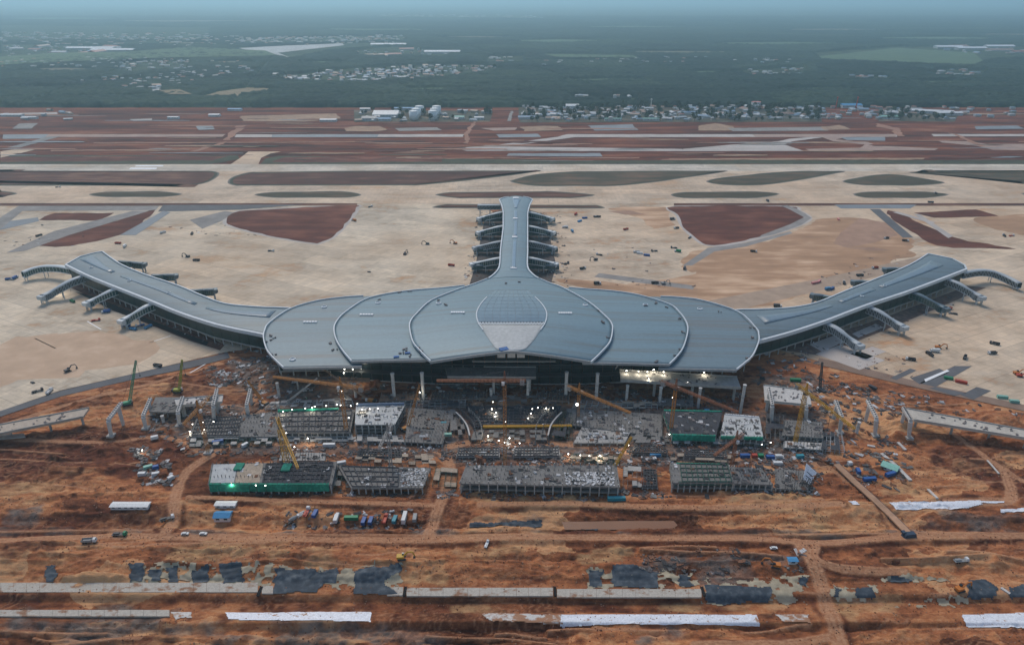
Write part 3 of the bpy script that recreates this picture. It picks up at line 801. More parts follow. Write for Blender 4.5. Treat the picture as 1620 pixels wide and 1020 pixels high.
# centre petal
def zc_surf(y, xl, xr, zl, zr, x):
    v = (y - YS(487)) / 205.0
    h = np.interp(v, [0, .15, .35, .6, .85, 1.1], [9.5, 9.5, 8.5, 5.5, 2.5, 1.5])
    u = np.clip((x - xl) / max(xr - xl, .1) * 2 - 1, -1, 1)
    return zl + (zr - zl) * (u + 1) / 2 + h * (1 - abs(u) ** (1.25 + .75 * min(max(v * 2.2, 0), 1)))
def c_edges(y):
    return (np.interp(y, E_C_L[0], E_C_L[1]), np.interp(y, E_C_R[0], E_C_R[1]), np.interp(y, E_C_L[0], E_C_L[2]), np.interp(y, E_C_R[0], E_C_R[2]))
rows = []
for y in row_ys(E_C_L, E_C_R):
    xl, xr, zl, zr = c_edges(y)
    rows.append([(x, y, zc_surf(y, xl, xr, zl, zr, x)) for x in np.linspace(xl, xr, 49)])
C_ROWS = rows
pc = shell('roof_petal', rows, roof_m, term, 1.6)
pc['label'] = 'central roof petal with a leaf-shaped rooflight'
PETAL = {}
def side_petal(outer, inner, rise, over, lab):
    out = []
    y0 = max(outer[0][0], 0); y1 = outer[0][-1]
    s = 1 if outer[1][0] > 0 else -1
    for y in np.linspace(y0, y1, ROWS):
        xo = float(np.interp(y, outer[0], outer[1])); zo = float(np.interp(y, outer[0], outer[2]))
        xi = float(np.interp(y, inner[0], inner[1])) - s * over
        if (xo - xi) * s < .5: xo = xi + s * .5
        half = abs(xo - AX(y))
        out.append([(x, y, zo + rise * (1 - ((x - AX(y)) / half) ** 2)) for x in (np.linspace(xo, xi, 30) if s < 0 else np.linspace(xi, xo, 30))])
    o = shell('roof_petal', out, outer_roof_m if 'outer' in lab else roof_m, term, 1.5); o['label'] = lab; PETAL[' '.join(lab.split()[:2])] = o
    return out
PB_L = side_petal(E_B_L, E_C_L, 2.4, 9, 'left inner roof petal'); PB_R = side_petal(E_B_R, E_C_R, 2.4, 9, 'right inner roof petal')
PA_L = side_petal(E_A_L, E_B_L, 2.4, 9, 'left outer roof petal'); PA_R = side_petal(E_A_R, E_B_R, 2.4, 9, 'right outer roof petal')
def rim(e, par, name='roof_rim', w=1.0, up=.2):
    pts = smooth_poly([(x, y, z + up) for y, x, z in zip(*e)], 4, False)
    return sweep(name, pts, w, 2.0, trim_m, par)
for e, par in ((E_C_L, pc), (E_C_R, pc), (E_B_L, PETAL['left inner']), (E_B_R, PETAL['right inner']), (E_A_L, PETAL['left outer']), (E_A_R, PETAL['right outer'])): rim(e, par)
grey_trim = M('eave_trim', (.30, .31, .31), .6, .25, .6)
sweep('eave', [(p[0], p[1] - .5, p[2] - .5) for p in C_ROWS[0]], 1.0, 2.2, grey_trim, pc)
for r_, k in ((PB_L, 'left inner'), (PB_R, 'right inner'), (PA_L, 'left outer'), (PA_R, 'right outer')):
    sweep('eave', [(p[0], p[1] - .5, p[2] - .5) for p in r_[0]], 1.0, 2.0, grey_trim, PETAL[k])

# leaf-shaped rooflight in the centre petal
LEAF = [(797, 450), (784, 459), (770.6, 470.6), (760, 483), (754, 496), (756, 510), (764, 523), (776, 541), (785, 553), (804, 557)]
LEAF_R = [(822, 450), (835, 459), (846, 470.6), (858, 483), (864.7, 496), (863, 510), (855, 523), (843, 541), (831, 553), (812, 557)]
def on_c(px, py):
    z = 46.0
    for _ in range(8):
        v = g(px, py, z); xl, xr, zl, zr = c_edges(v.y); z = float(zc_surf(v.y, xl, xr, zl, zr, v.x))
    return Vector((v.x, v.y, z))
def leaf_rows(lo, hi, n, up):
    rws = []
    ly = [p[1] for p in LEAF]; lx = [p[0] for p in LEAF]; rx = [p[0] for p in LEAF_R]
    for py in np.linspace(hi, lo, n):
        a, c = np.interp(py, ly, lx), np.interp(py, ly, rx)
        rws.append([tuple(on_c(q, py) + Vector((0, 0, up))) for q in np.linspace(a, c, 17)])
    return rws
def pane_rows(lo, hi, n, m):
    """the panes of the rooflight, one object each, with open joints between them"""
    ly = [p[1] for p in LEAF]; lx = [p[0] for p in LEAF]; rx = [p[0] for p in LEAF_R]
    ys = np.linspace(hi, lo, n + 1)
    for i in range(n):
        for j in range(m):
            q = []
            for (u, v) in ((j, i), (j + 1, i), (j + 1, i + 1), (j, i + 1)):
                py = ys[v]; a, c = np.interp(py, ly, lx), np.interp(py, ly, rx)
                q.append(on_c(a + (c - a) * u / m, py))
            cen = sum(q, Vector()) / 4
            q = [p + (cen - p) * .03 + Vector((0, 0, .75)) for p in q]
            mb = MB(); lowq = [p - Vector((0, 0, .35)) for p in q]
            mb._add(q + lowq, [(0, 1, 2, 3), (4, 5, 1, 0), (5, 6, 2, 1), (6, 7, 3, 2), (7, 4, 0, 3)])
            mb.build('rooflight_pane', roof_glass_m, pc)
shell('rooflight_frame', leaf_rows(459, 511, 12, .28), dark_m, pc, .3)
pane_rows(460, 510, 9, 9)
deck_m = M('bare_roof_deck', (.44, .45, .44), .85, .22, .35)
shell('bare_deck', leaf_rows(513, 556, 12, .4), deck_m, term, .8)['label'] = 'pale unfinished deck in the front half of the rooflight'
for side in (LEAF, LEAF_R):
    sweep('rooflight_rim', [tuple(on_c(a, b_) + Vector((0, 0, .6))) for a, b_ in smooth_poly(side[2:7], 4, False)], .9, 1.1, trim_m, pc)
zz = MB()
for k in range(22):
    a = 757 + (862 - 757) * k / 22.0; c = 757 + (862 - 757) * (k + 1) / 22.0; m_ = (a + c) / 2
    zz.beam(on_c(a, 514.5) + Vector((0, 0, .9)), on_c(m_, 511) + Vector((0, 0, .9)), .9, .3)
    zz.beam(on_c(m_, 511) + Vector((0, 0, .9)), on_c(c, 514.5) + Vector((0, 0, .9)), .9, .3)
zz.build('ridge_truss', trim_m, term)
blue_m = M('blue_tarp', (.03, .12, .33), .6, .35, .8)
MB().box(tuple(on_c(797, 553) + Vector((0, 0, .8))), (7, 5, .5), .4).build('tarp', blue_m, term)
for px in (793, 809, 824):
    p = g(px, 562, 40.5); MB().box(tuple(p), (6.2, 1.0, 3.8)).build('sign_panel', conc_l, term)
# white ventilation strips and round hatches on the petals
def on_rows(rws, px, py):
    """nearest point of a petal under this pixel"""
    best = None
    for r_ in rws:
        for p in r_:
            q = to_px(*p); d = (q[0] - px) ** 2 + (q[1] - py) ** 2
            if best is None or d < best[0]: best = (d, p)
    z = best[1][2]; v = g(px, py, z); return v
for px, py, n, rr in ((490, 510, 5, PA_L), (579, 498.5, 5, PB_L), (723, 495, 6, C_ROWS), (893, 496, 6, C_ROWS)):
    for k in range(n):
        p = on_rows(rr, px - 8 + 22.0 * k / n, py)
        MB().box((p.x, p.y, p.z + .6), (1.75 if n == 6 else 1.95, 2.6, 1.0)).build('vent', white_m, term)
for px, py, rr in ((513, 486, PA_L), (598, 479.5, PB_L), (694, 480, C_ROWS), (926, 483, C_ROWS), (1021, 482.5, PB_R), (1107, 489, PA_R), (463, 569, PA_L)):
    p = on_rows(rr, px, py)
    MB().lathe((p.x, p.y, p.z), [(2.6, 0), (2.6, .9), (1.9, 1.1), (1.9, .3)], 14).build('roof_hatch', trim_m, term)
roof_bits = MB(); roof_blue = MB()
for px, py, rr in [(430, 532, PA_L), (435, 535, PA_L), (424, 540, PA_L), (530, 553, PA_L), (525, 543, PA_L), (433, 561, PA_L), (635, 561, PB_L), (642, 557, PB_L), (648, 563, PB_L),
                   (660, 552, C_ROWS), (664, 557, C_ROWS), (640, 552, PB_L), (633, 463, PB_L), (648, 461.5, PB_L), (600, 474, PB_L), (692, 476, C_ROWS), (706, 483, C_ROWS),
                   (1068, 564, PB_R), (1079, 526, PB_R), (1036, 480, PB_R), (1054, 486, PB_R), (1138, 493, PA_R), (1188, 534, PA_R), (1184, 566, PA_R), (1040, 572, PB_R), (963, 535, C_ROWS),
                   (954, 510, C_ROWS), (946, 492, C_ROWS), (1075, 505, PB_R), (1190, 520, PA_R), (1076, 552, PB_R), (1023, 485, PB_R), (800, 448, C_ROWS), (821, 446, C_ROWS)]:
    p = on_rows(rr, px, py)
    for k in range(3):
        roof_bits.box((p.x + rng.uniform(-2, 2), p.y + rng.uniform(-2, 2), p.z + .6), (rng.uniform(.6, 2.6), rng.uniform(.5, 1.5), rng.uniform(.5, 1.1)), rng.uniform(0, 3))
for px, py, rr in ((627, 565, PB_L), (645, 559, PB_L)):
    p = on_rows(rr, px, py); MB().box((p.x, p.y, p.z + .6), (4.5, 2.0, .8), .2).build('tarp', blue_m, term)
roof_bits.build('roof_material', M('mixed_site_goods', (.13, .125, .13), .8, .6, 1.5, alt=(.3, .22, .18)), term)['kind'] = 'stuff'

# pier roof
P_L = [(773, 441, 29), (783, 433, 28), (790, 421.7, 27), (791.7, 398, 26), (794, 378, 25.5), (796, 360, 25), (796, 345, 25), (796, 335, 25), (793.5, 325, 25), (790, 316.7, 25)]
P_R = [(852, 441, 29), (843, 434.6, 28), (834.7, 423, 27), (834.7, 398, 26), (834.7, 378, 25.5), (834.7, 361.7, 25), (834.8, 345, 25), (835, 336.7, 25), (838, 325, 25), (842.5, 316.5, 25)]
def strip_rows(A, B, sub, h, n=13):
    a = smooth_poly([tuple(g(*p)) for p in A], sub, False); c = smooth_poly([tuple(g(*p)) for p in B], sub, False)
    rws = []
    for p, q in zip(a, c):
        p, q = Vector(p), Vector(q)
        rws.append([tuple(p + (q - p) * t + Vector((0, 0, h * (1 - (2 * t - 1) ** 2)))) for t in np.linspace(0, 1, n)])
    return rws
pr = strip_rows(P_L, P_R, 4, 2.0)
last = pr[-1]
for k, (dy) in enumerate((7, 13, 17)):                       # rounded end
    f_ = (.9, .72, .45)[k]; cx = (last[0][0] + last[-1][0]) / 2
    pr.append([(cx + (p[0] - cx) * f_, p[1] + dy, p[2]) for p in last])
shell('pier_roof', pr, roof_m, term, 1.4)
for side in (0, -1):
    sweep('roof_rim', [Vector(r_[side]) + Vector((0, 0, .3)) for r_ in pr], 1.5, 1.9, trim_m, term)
def on_strip(rws, t, s):
    i = min(int(t * (len(rws) - 1)), len(rws) - 2); f_ = t * (len(rws) - 1) - i
    n = len(rws[0]); j = min(int(s * (n - 1)), n - 2); e = s * (n - 1) - j
    a = Vector(rws[i][j]).lerp(Vector(rws[i][j + 1]), e); c = Vector(rws[i + 1][j]).lerp(Vector(rws[i + 1][j + 1]), e)
    return a.lerp(c, f_)
def strip_patch(name, rws, t0, t1, s0, s1, mat, up=.35, n=8, thick=.5, parent=None, s0b=None, s1b=None):
    out = []
    for k in range(n + 1):
        f_ = k / n; t = t0 + (t1 - t0) * f_; a = s0 + ((s0b if s0b is not None else s0) - s0) * f_; c = s1 + ((s1b if s1b is not None else s1) - s1) * f_
        out.append([tuple(on_strip(rws, t, a + (c - a) * u) + Vector((0, 0, up))) for u in (0, .25, .5, .75, 1)])
    return shell(name, out, mat, parent or term, thick)
strip_m = M('rooflight_strip', (.12, .20, .27), .3, .2, .3, spec=.6)
NP_ = len(pr) - 1
for a, c in ((.17, .40), (.42, .58), (.60, .72)):
    strip_patch('rooflight_strip', pr, a, c, .44, .58, strip_m)
strip_patch('rooflight_strip', pr, .76, .92, .46, .56, strip_m, s0b=.36, s1b=.66)
for t in (.17, .41, .59): strip_patch('vent', pr, t - .004, t + .008, .40, .60, white_m, .8, 2, .8)
strip_patch('vent', pr, .925, .95, .40, .60, white_m, .8, 2, .8)

# wings
WL_N = [(440, 535.5, 21), (408, 528, 21.5), (370, 520.5, 22), (332, 511, 22), (281, 494, 22), (230, 473, 22), (179, 453, 22), (142, 438, 22), (120, 427.5, 22), (105, 420, 22)]
WL_F = [(470, 488.5, 22), (440, 487, 22), (408, 486, 22), (357, 481, 22), (322, 469, 22), (281, 452, 22), (230, 435, 22), (195, 420.5, 22), (178, 410, 22), (163, 399, 22)]
WR_N = [(1175, 546, 21), (1200, 540, 21.5), (1253, 525.6, 22), (1306, 508, 22), (1340, 495, 22), (1372, 483, 22), (1405, 472, 22), (1438, 461, 22), (1491, 441, 22), (1527, 427, 22)]
WR_F = [(1140, 494, 22), (1170, 490.5, 22), (1200, 490, 22), (1253, 487, 22), (1292.6, 479, 22), (1332, 463, 22), (1358, 452.5, 22), (1385, 442, 22), (1438, 420, 22), (1467, 402.6, 22)]
wl = strip_rows(WL_N, WL_F, 4, 2.4); wr = strip_rows(WR_F, WR_N, 4, 2.4)
# splayed ends
def end_cap(rws, pts):
    mid = [Vector(p) for p in pts]; n = len(rws[0]); last = [Vector(p) for p in rws[-1]]
    for f_ in (.5, 1.0):
        r_ = []
        for j in range(n):
            t = j / (n - 1) * (len(mid) - 1); i = min(int(t), len(mid) - 2)
            q = mid[i].lerp(mid[i + 1], t - i); r_.append(tuple(last[j].lerp(q, f_)))
        rws.append(r_)
end_cap(wl, [g(104, 419.6, 22), g(127, 406.5, 22.6), g(150, 400.5, 22.6), g(162, 398.6, 22)])
end_cap(wr, [g(1468, 402, 22), g(1507, 410, 22.8), g(1526, 420, 22.8), g(1529, 427, 22)])
shell('wing_roof', wl, wing_roof_m, term, 1.4)['label'] = 'left wing roof'
shell('wing_roof', wr, wing_roof_m, term, 1.4)['label'] = 'right wing roof'
for rws in (wl, wr):
    for side in (0, -1):
        near_ = (rws is wl) == (side == 0)
        sweep('roof_rim', [Vector(r_[side]) + Vector((0, 0, -.4 if near_ else .1)) for r_ in rws], 2.4 if near_ else 1.4, 3.4 if near_ else 2.0, trim_m, term)
    sweep('roof_rim', [Vector(p) + Vector((0, 0, .2)) for p in rws[-1]], 1.6, 1.9, trim_m, term)
wstrip_m = M('wing_rooflight', (.13, .185, .225), .35, .2, .3, spec=.5)
strip_patch('rooflight_strip', wl, .10, .36, .52, .86, wstrip_m, s0b=.46, s1b=.56)
strip_patch('rooflight_strip', wl, .40, .66, .44, .56, wstrip_m)
strip_patch('rooflight_strip', wl, .70, .93, .44, .56, wstrip_m, s0b=.34, s1b=.72)
strip_patch('rooflight_strip', wr, .16, .42, .30, .62, wstrip_m, s0b=.44, s1b=.54)
strip_patch('rooflight_strip', wr, .46, .64, .38, .54, wstrip_m)
strip_patch('rooflight_strip', wr, .68, .90, .40, .54, wstrip_m, s0b=.26, s1b=.62)
for rws, t, s in ((wl, .62, .4), (wl, .5, .5), (wr, .55, .6), (wr, .7, .5), (wl, .8, .3)):
    p = on_strip(rws, t, s); MB().lathe(tuple(p), [(1.8, 0), (1.8, .9), (1.2, 1.1), (1.2, .3)], 12).build('roof_hatch', trim_m, term)

# facades: glass between slab edges, set back under the eaves, on columns
col_me = MB().tube((0, 0, 0), (0, 0, 1), .6, 10).mesh('column', conc_m)
def facade(line, z_lo, z_top, glass, step=12.0, stilts=True):
    """line: plan points with the eave height; glazing above z_lo, open storey with columns below"""
    for (a, c) in zip(line[:-1], line[1:]):
        a3, c3 = Vector((a[0], a[1], 0)), Vector((c[0], c[1], 0)); L = (c3 - a3).length
        n = max(1, round(L / step)); d = (c3 - a3).normalized(); ang = math.atan2(d.y, d.x)
        for k in range(n):
            p, q = a3.lerp(c3, k / n), a3.lerp(c3, (k + 1) / n)
            m_ = (p + q) / 2; zt = z_top
            MB().box((m_.x, m_.y, (z_lo + zt) / 2), ((q - p).length - .5, .5, zt - z_lo), ang).build('glass_panel', glass, term)
            if stilts: inst('column', col_me, Vector((p.x, p.y, 0)) - T0, 0, term, (1, 1, z_lo))
        MB().beam(a3 + Vector((0, 0, z_lo)), c3 + Vector((0, 0, z_lo)), 1.4, 1.0).build('slab_edge', conc_m, term)
        MB().beam(a3 + Vector((0, 0, z_lo + (z_top - z_lo) * .55)), c3 + Vector((0, 0, z_lo + (z_top - z_lo) * .55)), .9, .5).build('slab_edge', dark_m, term)
def setback(rws, side, d):
    pts = []
    for r_ in rws[::6]:
        p = Vector(r_[side]); q = Vector(r_[len(r_) // 2]); v = (q - p); v.z = 0; v.normalize(); pts.append((p.x + v.x * d, p.y + v.y * d))
    return pts
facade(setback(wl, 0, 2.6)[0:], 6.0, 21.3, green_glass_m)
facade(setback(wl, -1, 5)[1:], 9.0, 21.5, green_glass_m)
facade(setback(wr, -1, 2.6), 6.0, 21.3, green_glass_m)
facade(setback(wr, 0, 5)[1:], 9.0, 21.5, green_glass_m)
for rws in (wl, wr):
    core_l, core_r = setback(rws, 0, 11), setback(rws, -1, 11)
    mb = MB()
    for k in range(len(core_l) - 1):
        mb.prism([core_l[k], core_r[k], core_r[k + 1], core_l[k + 1]] if rws is wr else [core_r[k], core_l[k], core_l[k + 1], core_r[k + 1]], .05, 8.6)
    mb.build('core_wall', conc_d, term)
    e0, e1 = rws[-1][1], rws[-1][-2]
    d_ = (Vector(rws[-4][6]) - Vector(rws[-1][6])); d_.z = 0; d_.normalize()
    facade([(e0[0] + d_.x * 5, e0[1] + d_.y * 5), (e1[0] + d_.x * 5, e1[1] + d_.y * 5)], 9.0, 21.5, green_glass_m, 8.0)
pl, prr = setback(pr, 0, 3.5), setback(pr, -1, 3.5)
facade(pl, 7.0, 24.0, green_glass_m, 14); facade(prr, 7.0, 24.0, green_glass_m, 14)
facade([pl[-1], prr[-1]], 7.0, 24.0, green_glass_m, 8)
# main hall: front glass wall under the petals, flanks following the outer petals
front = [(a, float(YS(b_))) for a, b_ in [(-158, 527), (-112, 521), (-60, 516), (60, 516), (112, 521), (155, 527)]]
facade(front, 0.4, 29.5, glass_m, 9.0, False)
def flank(E, d):
    return [(x - math.copysign(d, x), y) for y, x, z in zip(*E) if y > YS(520)]
fl, fr = flank(E_A_L, 9), flank(E_A_R, 9)
facade([front[0]] + fl[:-2], 8.0, 23.5, green_glass_m, 10); facade([front[-1]] + fr[:-2], 8.0, 23.5, green_glass_m, 10)
bkl = [(float(np.interp(y, E_A_L[0], E_A_L[1])) + 4, y - 4) for y in E_A_L[0][-4:]]
hall = [front[0], front[1], front[2], front[3], front[4], front[5]] + fr + fl[::-1]
back_pts = [tuple(g(a, b_, 20).xy) for a, b_ in ((500, 482), (560, 475), (640, 467), (720, 461), (770, 452), (790, 440), (835, 440), (852, 452), (900, 462), (970, 467), (1050, 475), (1110, 482))]
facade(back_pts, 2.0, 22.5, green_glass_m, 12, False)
# floor plates that show in the dark under the eaves
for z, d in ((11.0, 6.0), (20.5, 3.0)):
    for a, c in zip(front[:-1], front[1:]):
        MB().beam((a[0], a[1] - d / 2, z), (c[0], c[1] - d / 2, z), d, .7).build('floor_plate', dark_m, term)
cat_m = M('walkway', (.33, .32, .30), .8, .3, .5)
for x0, x1, y, z in ((-33, 36, 505, 28.5), (-152, -122, 512, 24), (-95, -72, 507, 27), (80, 105, 507, 27), (125, 152, 512, 23)):
    MB().box(((x0 + x1) / 2, float(YS(y)), z), (x1 - x0, 1.6, .8)).build('catwalk', cat_m, term)
# ------------------------------------------------------------------ boarding bridges
leg_me = MB().tube((0, 0, 0), (0, 0, 1), .45, 8).mesh('leg', steel_m)
green_side = M('bridge_green_glass', (.02, .075, .072), .2, .35, .4, spec=.6)
open_side = M('bridge_inside_shade', (.07, .08, .08), .6, .5, .6)  # panel colour stands in for the shaded inside of an open lattice
cab_blue = M('blue_hood', (.035, .11, .24), .5, .35, .9)
def bridge(plan, label, prof=None, w=6.6, style='white', cab=True, hgt=6.0, legs=True, group=None):
    """plan: (px, py, top height) along the corridor, from the building outwards"""
    pts = [g(*p) for p in plan]
    pts = [Vector(p) for p in smooth_poly([tuple(p) for p in pts], 4, False)]
    t = thing('boarding_bridge', label, 'boarding bridge', (pts[0].x, pts[0].y, 0), 0, group)
    roof = {'white': alu_m, 'grey': steel_m, 'dark': wing_roof_m}[style]; side = {'white': green_side, 'grey': open_side, 'dark': green_side}[style]
    L, Rr = [], []
    for i, p in enumerate(pts):
        d = pts[min(i + 1, len(pts) - 1)] - pts[max(i - 1, 0)]; d.z = 0; d.normalize(); n = Vector((-d.y, d.x, 0)) * (w / 2)
        L.append(p + n); Rr.append(p - n)
    rows = [[tuple(l.lerp(r_, u) + Vector((0, 0, .9 * (1 - (2 * u - 1) ** 2)))) for u in (0, .25, .5, .75, 1)] for l, r_ in zip(L, Rr)]
    shell('roof', rows, roof, t, .7)
    rows = [[tuple(l.lerp(r_, u) - Vector((0, 0, hgt))) for u in (0, 1)] for l, r_ in zip(L, Rr)]
    shell('floor', rows, roof, t, .8)
    for S_, off in ((L, -.25), (Rr, -.25)):
        mb = MB()
        for i in range(len(S_) - 1):
            a, c = S_[i], S_[i + 1]
            cen = (pts[i] - a).normalized() * .3; ce2 = (pts[i + 1] - c).normalized() * .3
            mb.quad(a + cen - Vector((0, 0, .5)), c + ce2 - Vector((0, 0, .5)), c + ce2 - Vector((0, 0, hgt)), a + cen - Vector((0, 0, hgt)))
        mb.build('side_glazing', side, t)  # on grey bridges this panel carries the painted inside shade
        fr = MB()
        for i in range(0, len(S_)):
            fr.beam(S_[i] - Vector((0, 0, .4)), S_[i] - Vector((0, 0, hgt)), .22)
            if style == 'grey' and i + 1 < len(S_): fr.beam(S_[i] - Vector((0, 0, .4)), S_[i + 1] - Vector((0, 0, hgt)), .3)
        fr.build('frame', roof, t)
    if legs:
        for k in (len(pts) // 2, len(pts) - 2):
            for S_ in (L, Rr):
                p = S_[k]; zt = p.z - hgt - .4
                if zt > 1: inst('leg', leg_me, Vector((p.x, p.y, 0)) - t.location, 0, t, (1, 1, zt))
    if cab:
        p = pts[-1]; d = (pts[-1] - pts[-2]); a = math.atan2(d.y, d.x)
        MB().box((p.x + math.cos(a) * 1.2, p.y + math.sin(a) * 1.2, p.z - 2.4), (3.6, w + .9, 4.6), a).box((p.x + math.cos(a) * 3.3, p.y + math.sin(a) * 3.3, p.z - 2.0), (1.2, w + .2, 3.6), a).build('rotunda', roof, t)
        for s in (-1, 1):
            q = p + Vector((-math.sin(a), math.cos(a), 0)) * s * (w / 2)
            inst('leg', leg_me, Vector((q.x, q.y, 0)) - t.location, 0, t, (1.2, 1.2, max(p.z - 4.7, 1)))
    return t
def span(a, c, z0=18.5, z1=10.5):
    """an S-shaped slope between two pixels"""
    L = lambda t: (a[0] + (c[0] - a[0]) * t, a[1] + (c[1] - a[1]) * t)
    K = lambda t, e: (a[0] + (c[0] - a[0]) * t, a[1] + (c[1] - a[1]) * e)
    return [(*L(0), z0), (*K(.3, .22), z0 - .2), (*K(.55, .50), z0 - 3.0), (*K(.8, .81), z1 + .4), (*L(1), z1)]
bridge([(112, 424, 17), (92, 420.5, 16), (69, 420.5, 14.5), (50, 424.5, 13), (35, 430.5, 11.5)], 'long curved white-roofed bridge leaving the tip of the left wing', cab=False, hgt=6.2, w=6.5)
bridge(span((131, 436), (66, 467)), 'unfinished grey lattice bridge nearest the tip of the left wing', style='grey', w=6.8)
bridge(span((191, 454), (137, 477)), 'white-roofed sloping bridge at the middle of the left wing')
bridge(span((246, 478), (193, 505)), 'white-roofed sloping bridge above the blue trolleys by the left wing')
bridge(span((188, 413), (226, 416), 15, 12), 'short grey bridge behind the tip of the left wing', w=6, style='dark')
bridge(span((240, 435), (276, 434), 15, 12), 'short grey bridge behind the middle of the left wing', w=6, style='dark')
bridge(span((300, 459), (338, 457), 15, 12), 'short grey bridge behind the left wing, nearest the hall', w=6, style='dark')
bridge(span((1499, 441), (1553, 468)), 'grey lattice bridge nearest the tip of the right wing', style='grey', w=6.8)
bridge(span((1440, 461), (1496, 486)), 'green-glazed sloping bridge beside the red vehicle at the right wing', style='dark', w=6.8)
bridge(span((1372, 484), (1430, 515)), 'grey lattice bridge at the middle of the right wing', style='grey', w=6.8)
bridge(span((1306, 510), (1360, 544)), 'grey lattice bridge of the right wing nearest the hall', style='grey', w=6.8)
bridge([(1522, 431, 17), (1548, 427, 15.5), (1570, 428.5, 13.5), (1592, 436.5, 11), (1614, 448, 9)], 'long curved grey bridge leaving the tip of the right wing', style='grey', cab=False, w=6.5)
bridge(span((1440, 424), (1402, 424), 15, 12), 'short grey bridge behind the tip of the right wing', w=6, style='dark')
bridge(span((1388, 445), (1352, 444), 15, 12), 'short grey bridge behind the middle of the right wing', w=6, style='dark')
bridge(span((1326, 470), (1288, 465), 15, 12), 'short grey bridge behind the right wing, nearest the hall', w=6, style='dark')
for k, (y, far_) in enumerate(((335, 759), (357, 758), (381, 752), (407, 748))):
    nm = ('farthest', 'second', 'third', 'nearest')[k]
    bridge(span((797, y), (far_, y + 9), 18, 10), nm + ' sloping bridge on the left side of the central pier', style=('white', 'white', 'grey', 'white')[k], w=6, hgt=6.5)
    bridge(span((834, y), (872 + 2 * k, y + 9), 18, 10), nm + ' sloping bridge on the right side of the central pier', style=('white', 'white', 'grey', 'white')[k], w=6, hgt=6.5)
for k, y in enumerate((344, 366, 391, 418)):
    nm = ('farthest', 'second', 'third', 'nearest')[k]
    bridge([(797, y, 9), (780, y, 9), (754 - 2 * k, y + 1, 7.5)], nm + ' low flat gangway on the left side of the central pier', style='dark', w=8, cab=False, hgt=4.2)
    bridge([(834, y, 9), (852, y, 9), (878 + 2 * k, y + 1, 7.5)], nm + ' low flat gangway on the right side of the central pier', style='dark', w=8, cab=False, hgt=4.2)
bridge([(792, 324, 17), (775, 324, 17), (756, 324, 16.5)], 'straight flat corridor at the far left end of the central pier', style='grey', w=8, cab=False)

# flat service strips and raw soil along the wings and the pier
wet_red = M('damp_red_soil', (.115, .045, .03), .95, .45, .15, alt=(.22, .11, .07))
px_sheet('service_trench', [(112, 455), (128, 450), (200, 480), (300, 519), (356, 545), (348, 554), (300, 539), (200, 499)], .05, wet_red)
px_sheet('service_trench', [(118, 461), (150, 470), (245, 509), (330, 541), (326, 547), (230, 510), (180, 492)], .10, pit_shade_m)  # flat sheet, the trench's inner shade is put into its colour
px_sheet('service_trench', [(1225, 552), (1300, 534), (1400, 502), (1500, 464), (1530, 452), (1560, 455), (1510, 476), (1420, 514), (1340, 546), (1296, 562)], .05, M('wing_side_soil', (.15, .10, .08), .95, .4, .15, alt=(.22, .14, .1)))
px_sheet('service_trench', [(768, 340), (800, 330), (796, 440), (760, 446), (742, 452), (752, 420)], .06, M('pier_side_soil', (.09, .075, .068), .95, .5, .2))
px_sheet('service_trench', [(832, 330), (862, 340), (880, 420), (872, 448), (835, 440)], .06, MATS['pier_side_soil'])
px_sheet('paving_strip', [(1280, 545), (1330, 527), (1350, 535), (1300, 556)], .14, pale_m)
px_sheet('paving_strip', [(1348, 528), (1385, 512), (1398, 518), (1358, 534)], .15, pale_m)
for pp in ([(1408, 598), (1440, 583), (1450, 586), (1418, 601)], [(1440, 598), (1486, 583), (1500, 590), (1455, 608)], [(1455, 606), (1510, 579), (1538, 579), (1480, 612)], [(1520, 625), (1545, 612), (1568, 618), (1540, 632)], [(1480, 612), (1530, 622), (1510, 626), (1470, 614)]):
    px_sheet('pavement_cut', pp, .18, asph_m)
px_sheet('paving_strip', [(1462, 600), (1498, 585), (1502, 587), (1464, 604)], .24, white_m)
for pp in ([(1290, 560), (1330, 545), (1400, 570), (1360, 585)], [(1345, 560), (1380, 548), (1402, 556), (1370, 568)]):
    px_sheet('paving_strip', pp, .12, pale_m)
# painted lead-in lines and joints on the left apron
for a, c in (((138, 508), (160, 521)), ((55, 535), (88, 551)), ((236, 542), (270, 531)), ((300, 590), (352, 560))):
    p, q = g(*a), g(*c); d = (q - p).normalized(); n = Vector((-d.y, d.x, 0)) * .5
    sheet('apron_line', [tuple((p + n).xy), tuple((p - n).xy), tuple((q - n).xy), tuple((q + n).xy)], .02, white_m)
lane_m = M('dusty_lane', (.37, .27, .195), .9, .25, .08)
sand_m = M('loose_sand', (.42, .25, .145), .95, .35, .06, alt=(.55, .38, .25), stretch=(.3, 1, 1))
px_sheet('sand_spread', [(880, 440), (960, 466), (1090, 482), (1180, 488), (1240, 478), (1300, 450), (1440, 402), (1405, 352), (1300, 346), (1272, 362), (1165, 393), (1120, 405), (1090, 432), (990, 448)], .02, sand_m, 3, 9.0)
px_sheet('sand_spread', [(960, 330), (1050, 328), (1060, 352), (1040, 362), (1000, 340)], .02, sand_m, 3, 8.0)
px_sheet('sand_spread', [(1090, 400), (1180, 392), (1290, 372), (1320, 360), (1300, 380), (1180, 410), (1090, 430)], .022, sand_m, 3, 7.0)
px_sheet('sand_spread', [(-40, 560), (60, 530), (180, 528), (260, 548), (200, 575), (60, 600), (-40, 620)], .02, M('peach_dust', (.53, .37, .25), .95, .2, .05, alt=(.56, .42, .30)), 3, 16.0)
px_sheet('sand_spread', [(1540, 345), (1700, 340), (1720, 372), (1620, 372)], .02, sand_m, 3, 8.0)
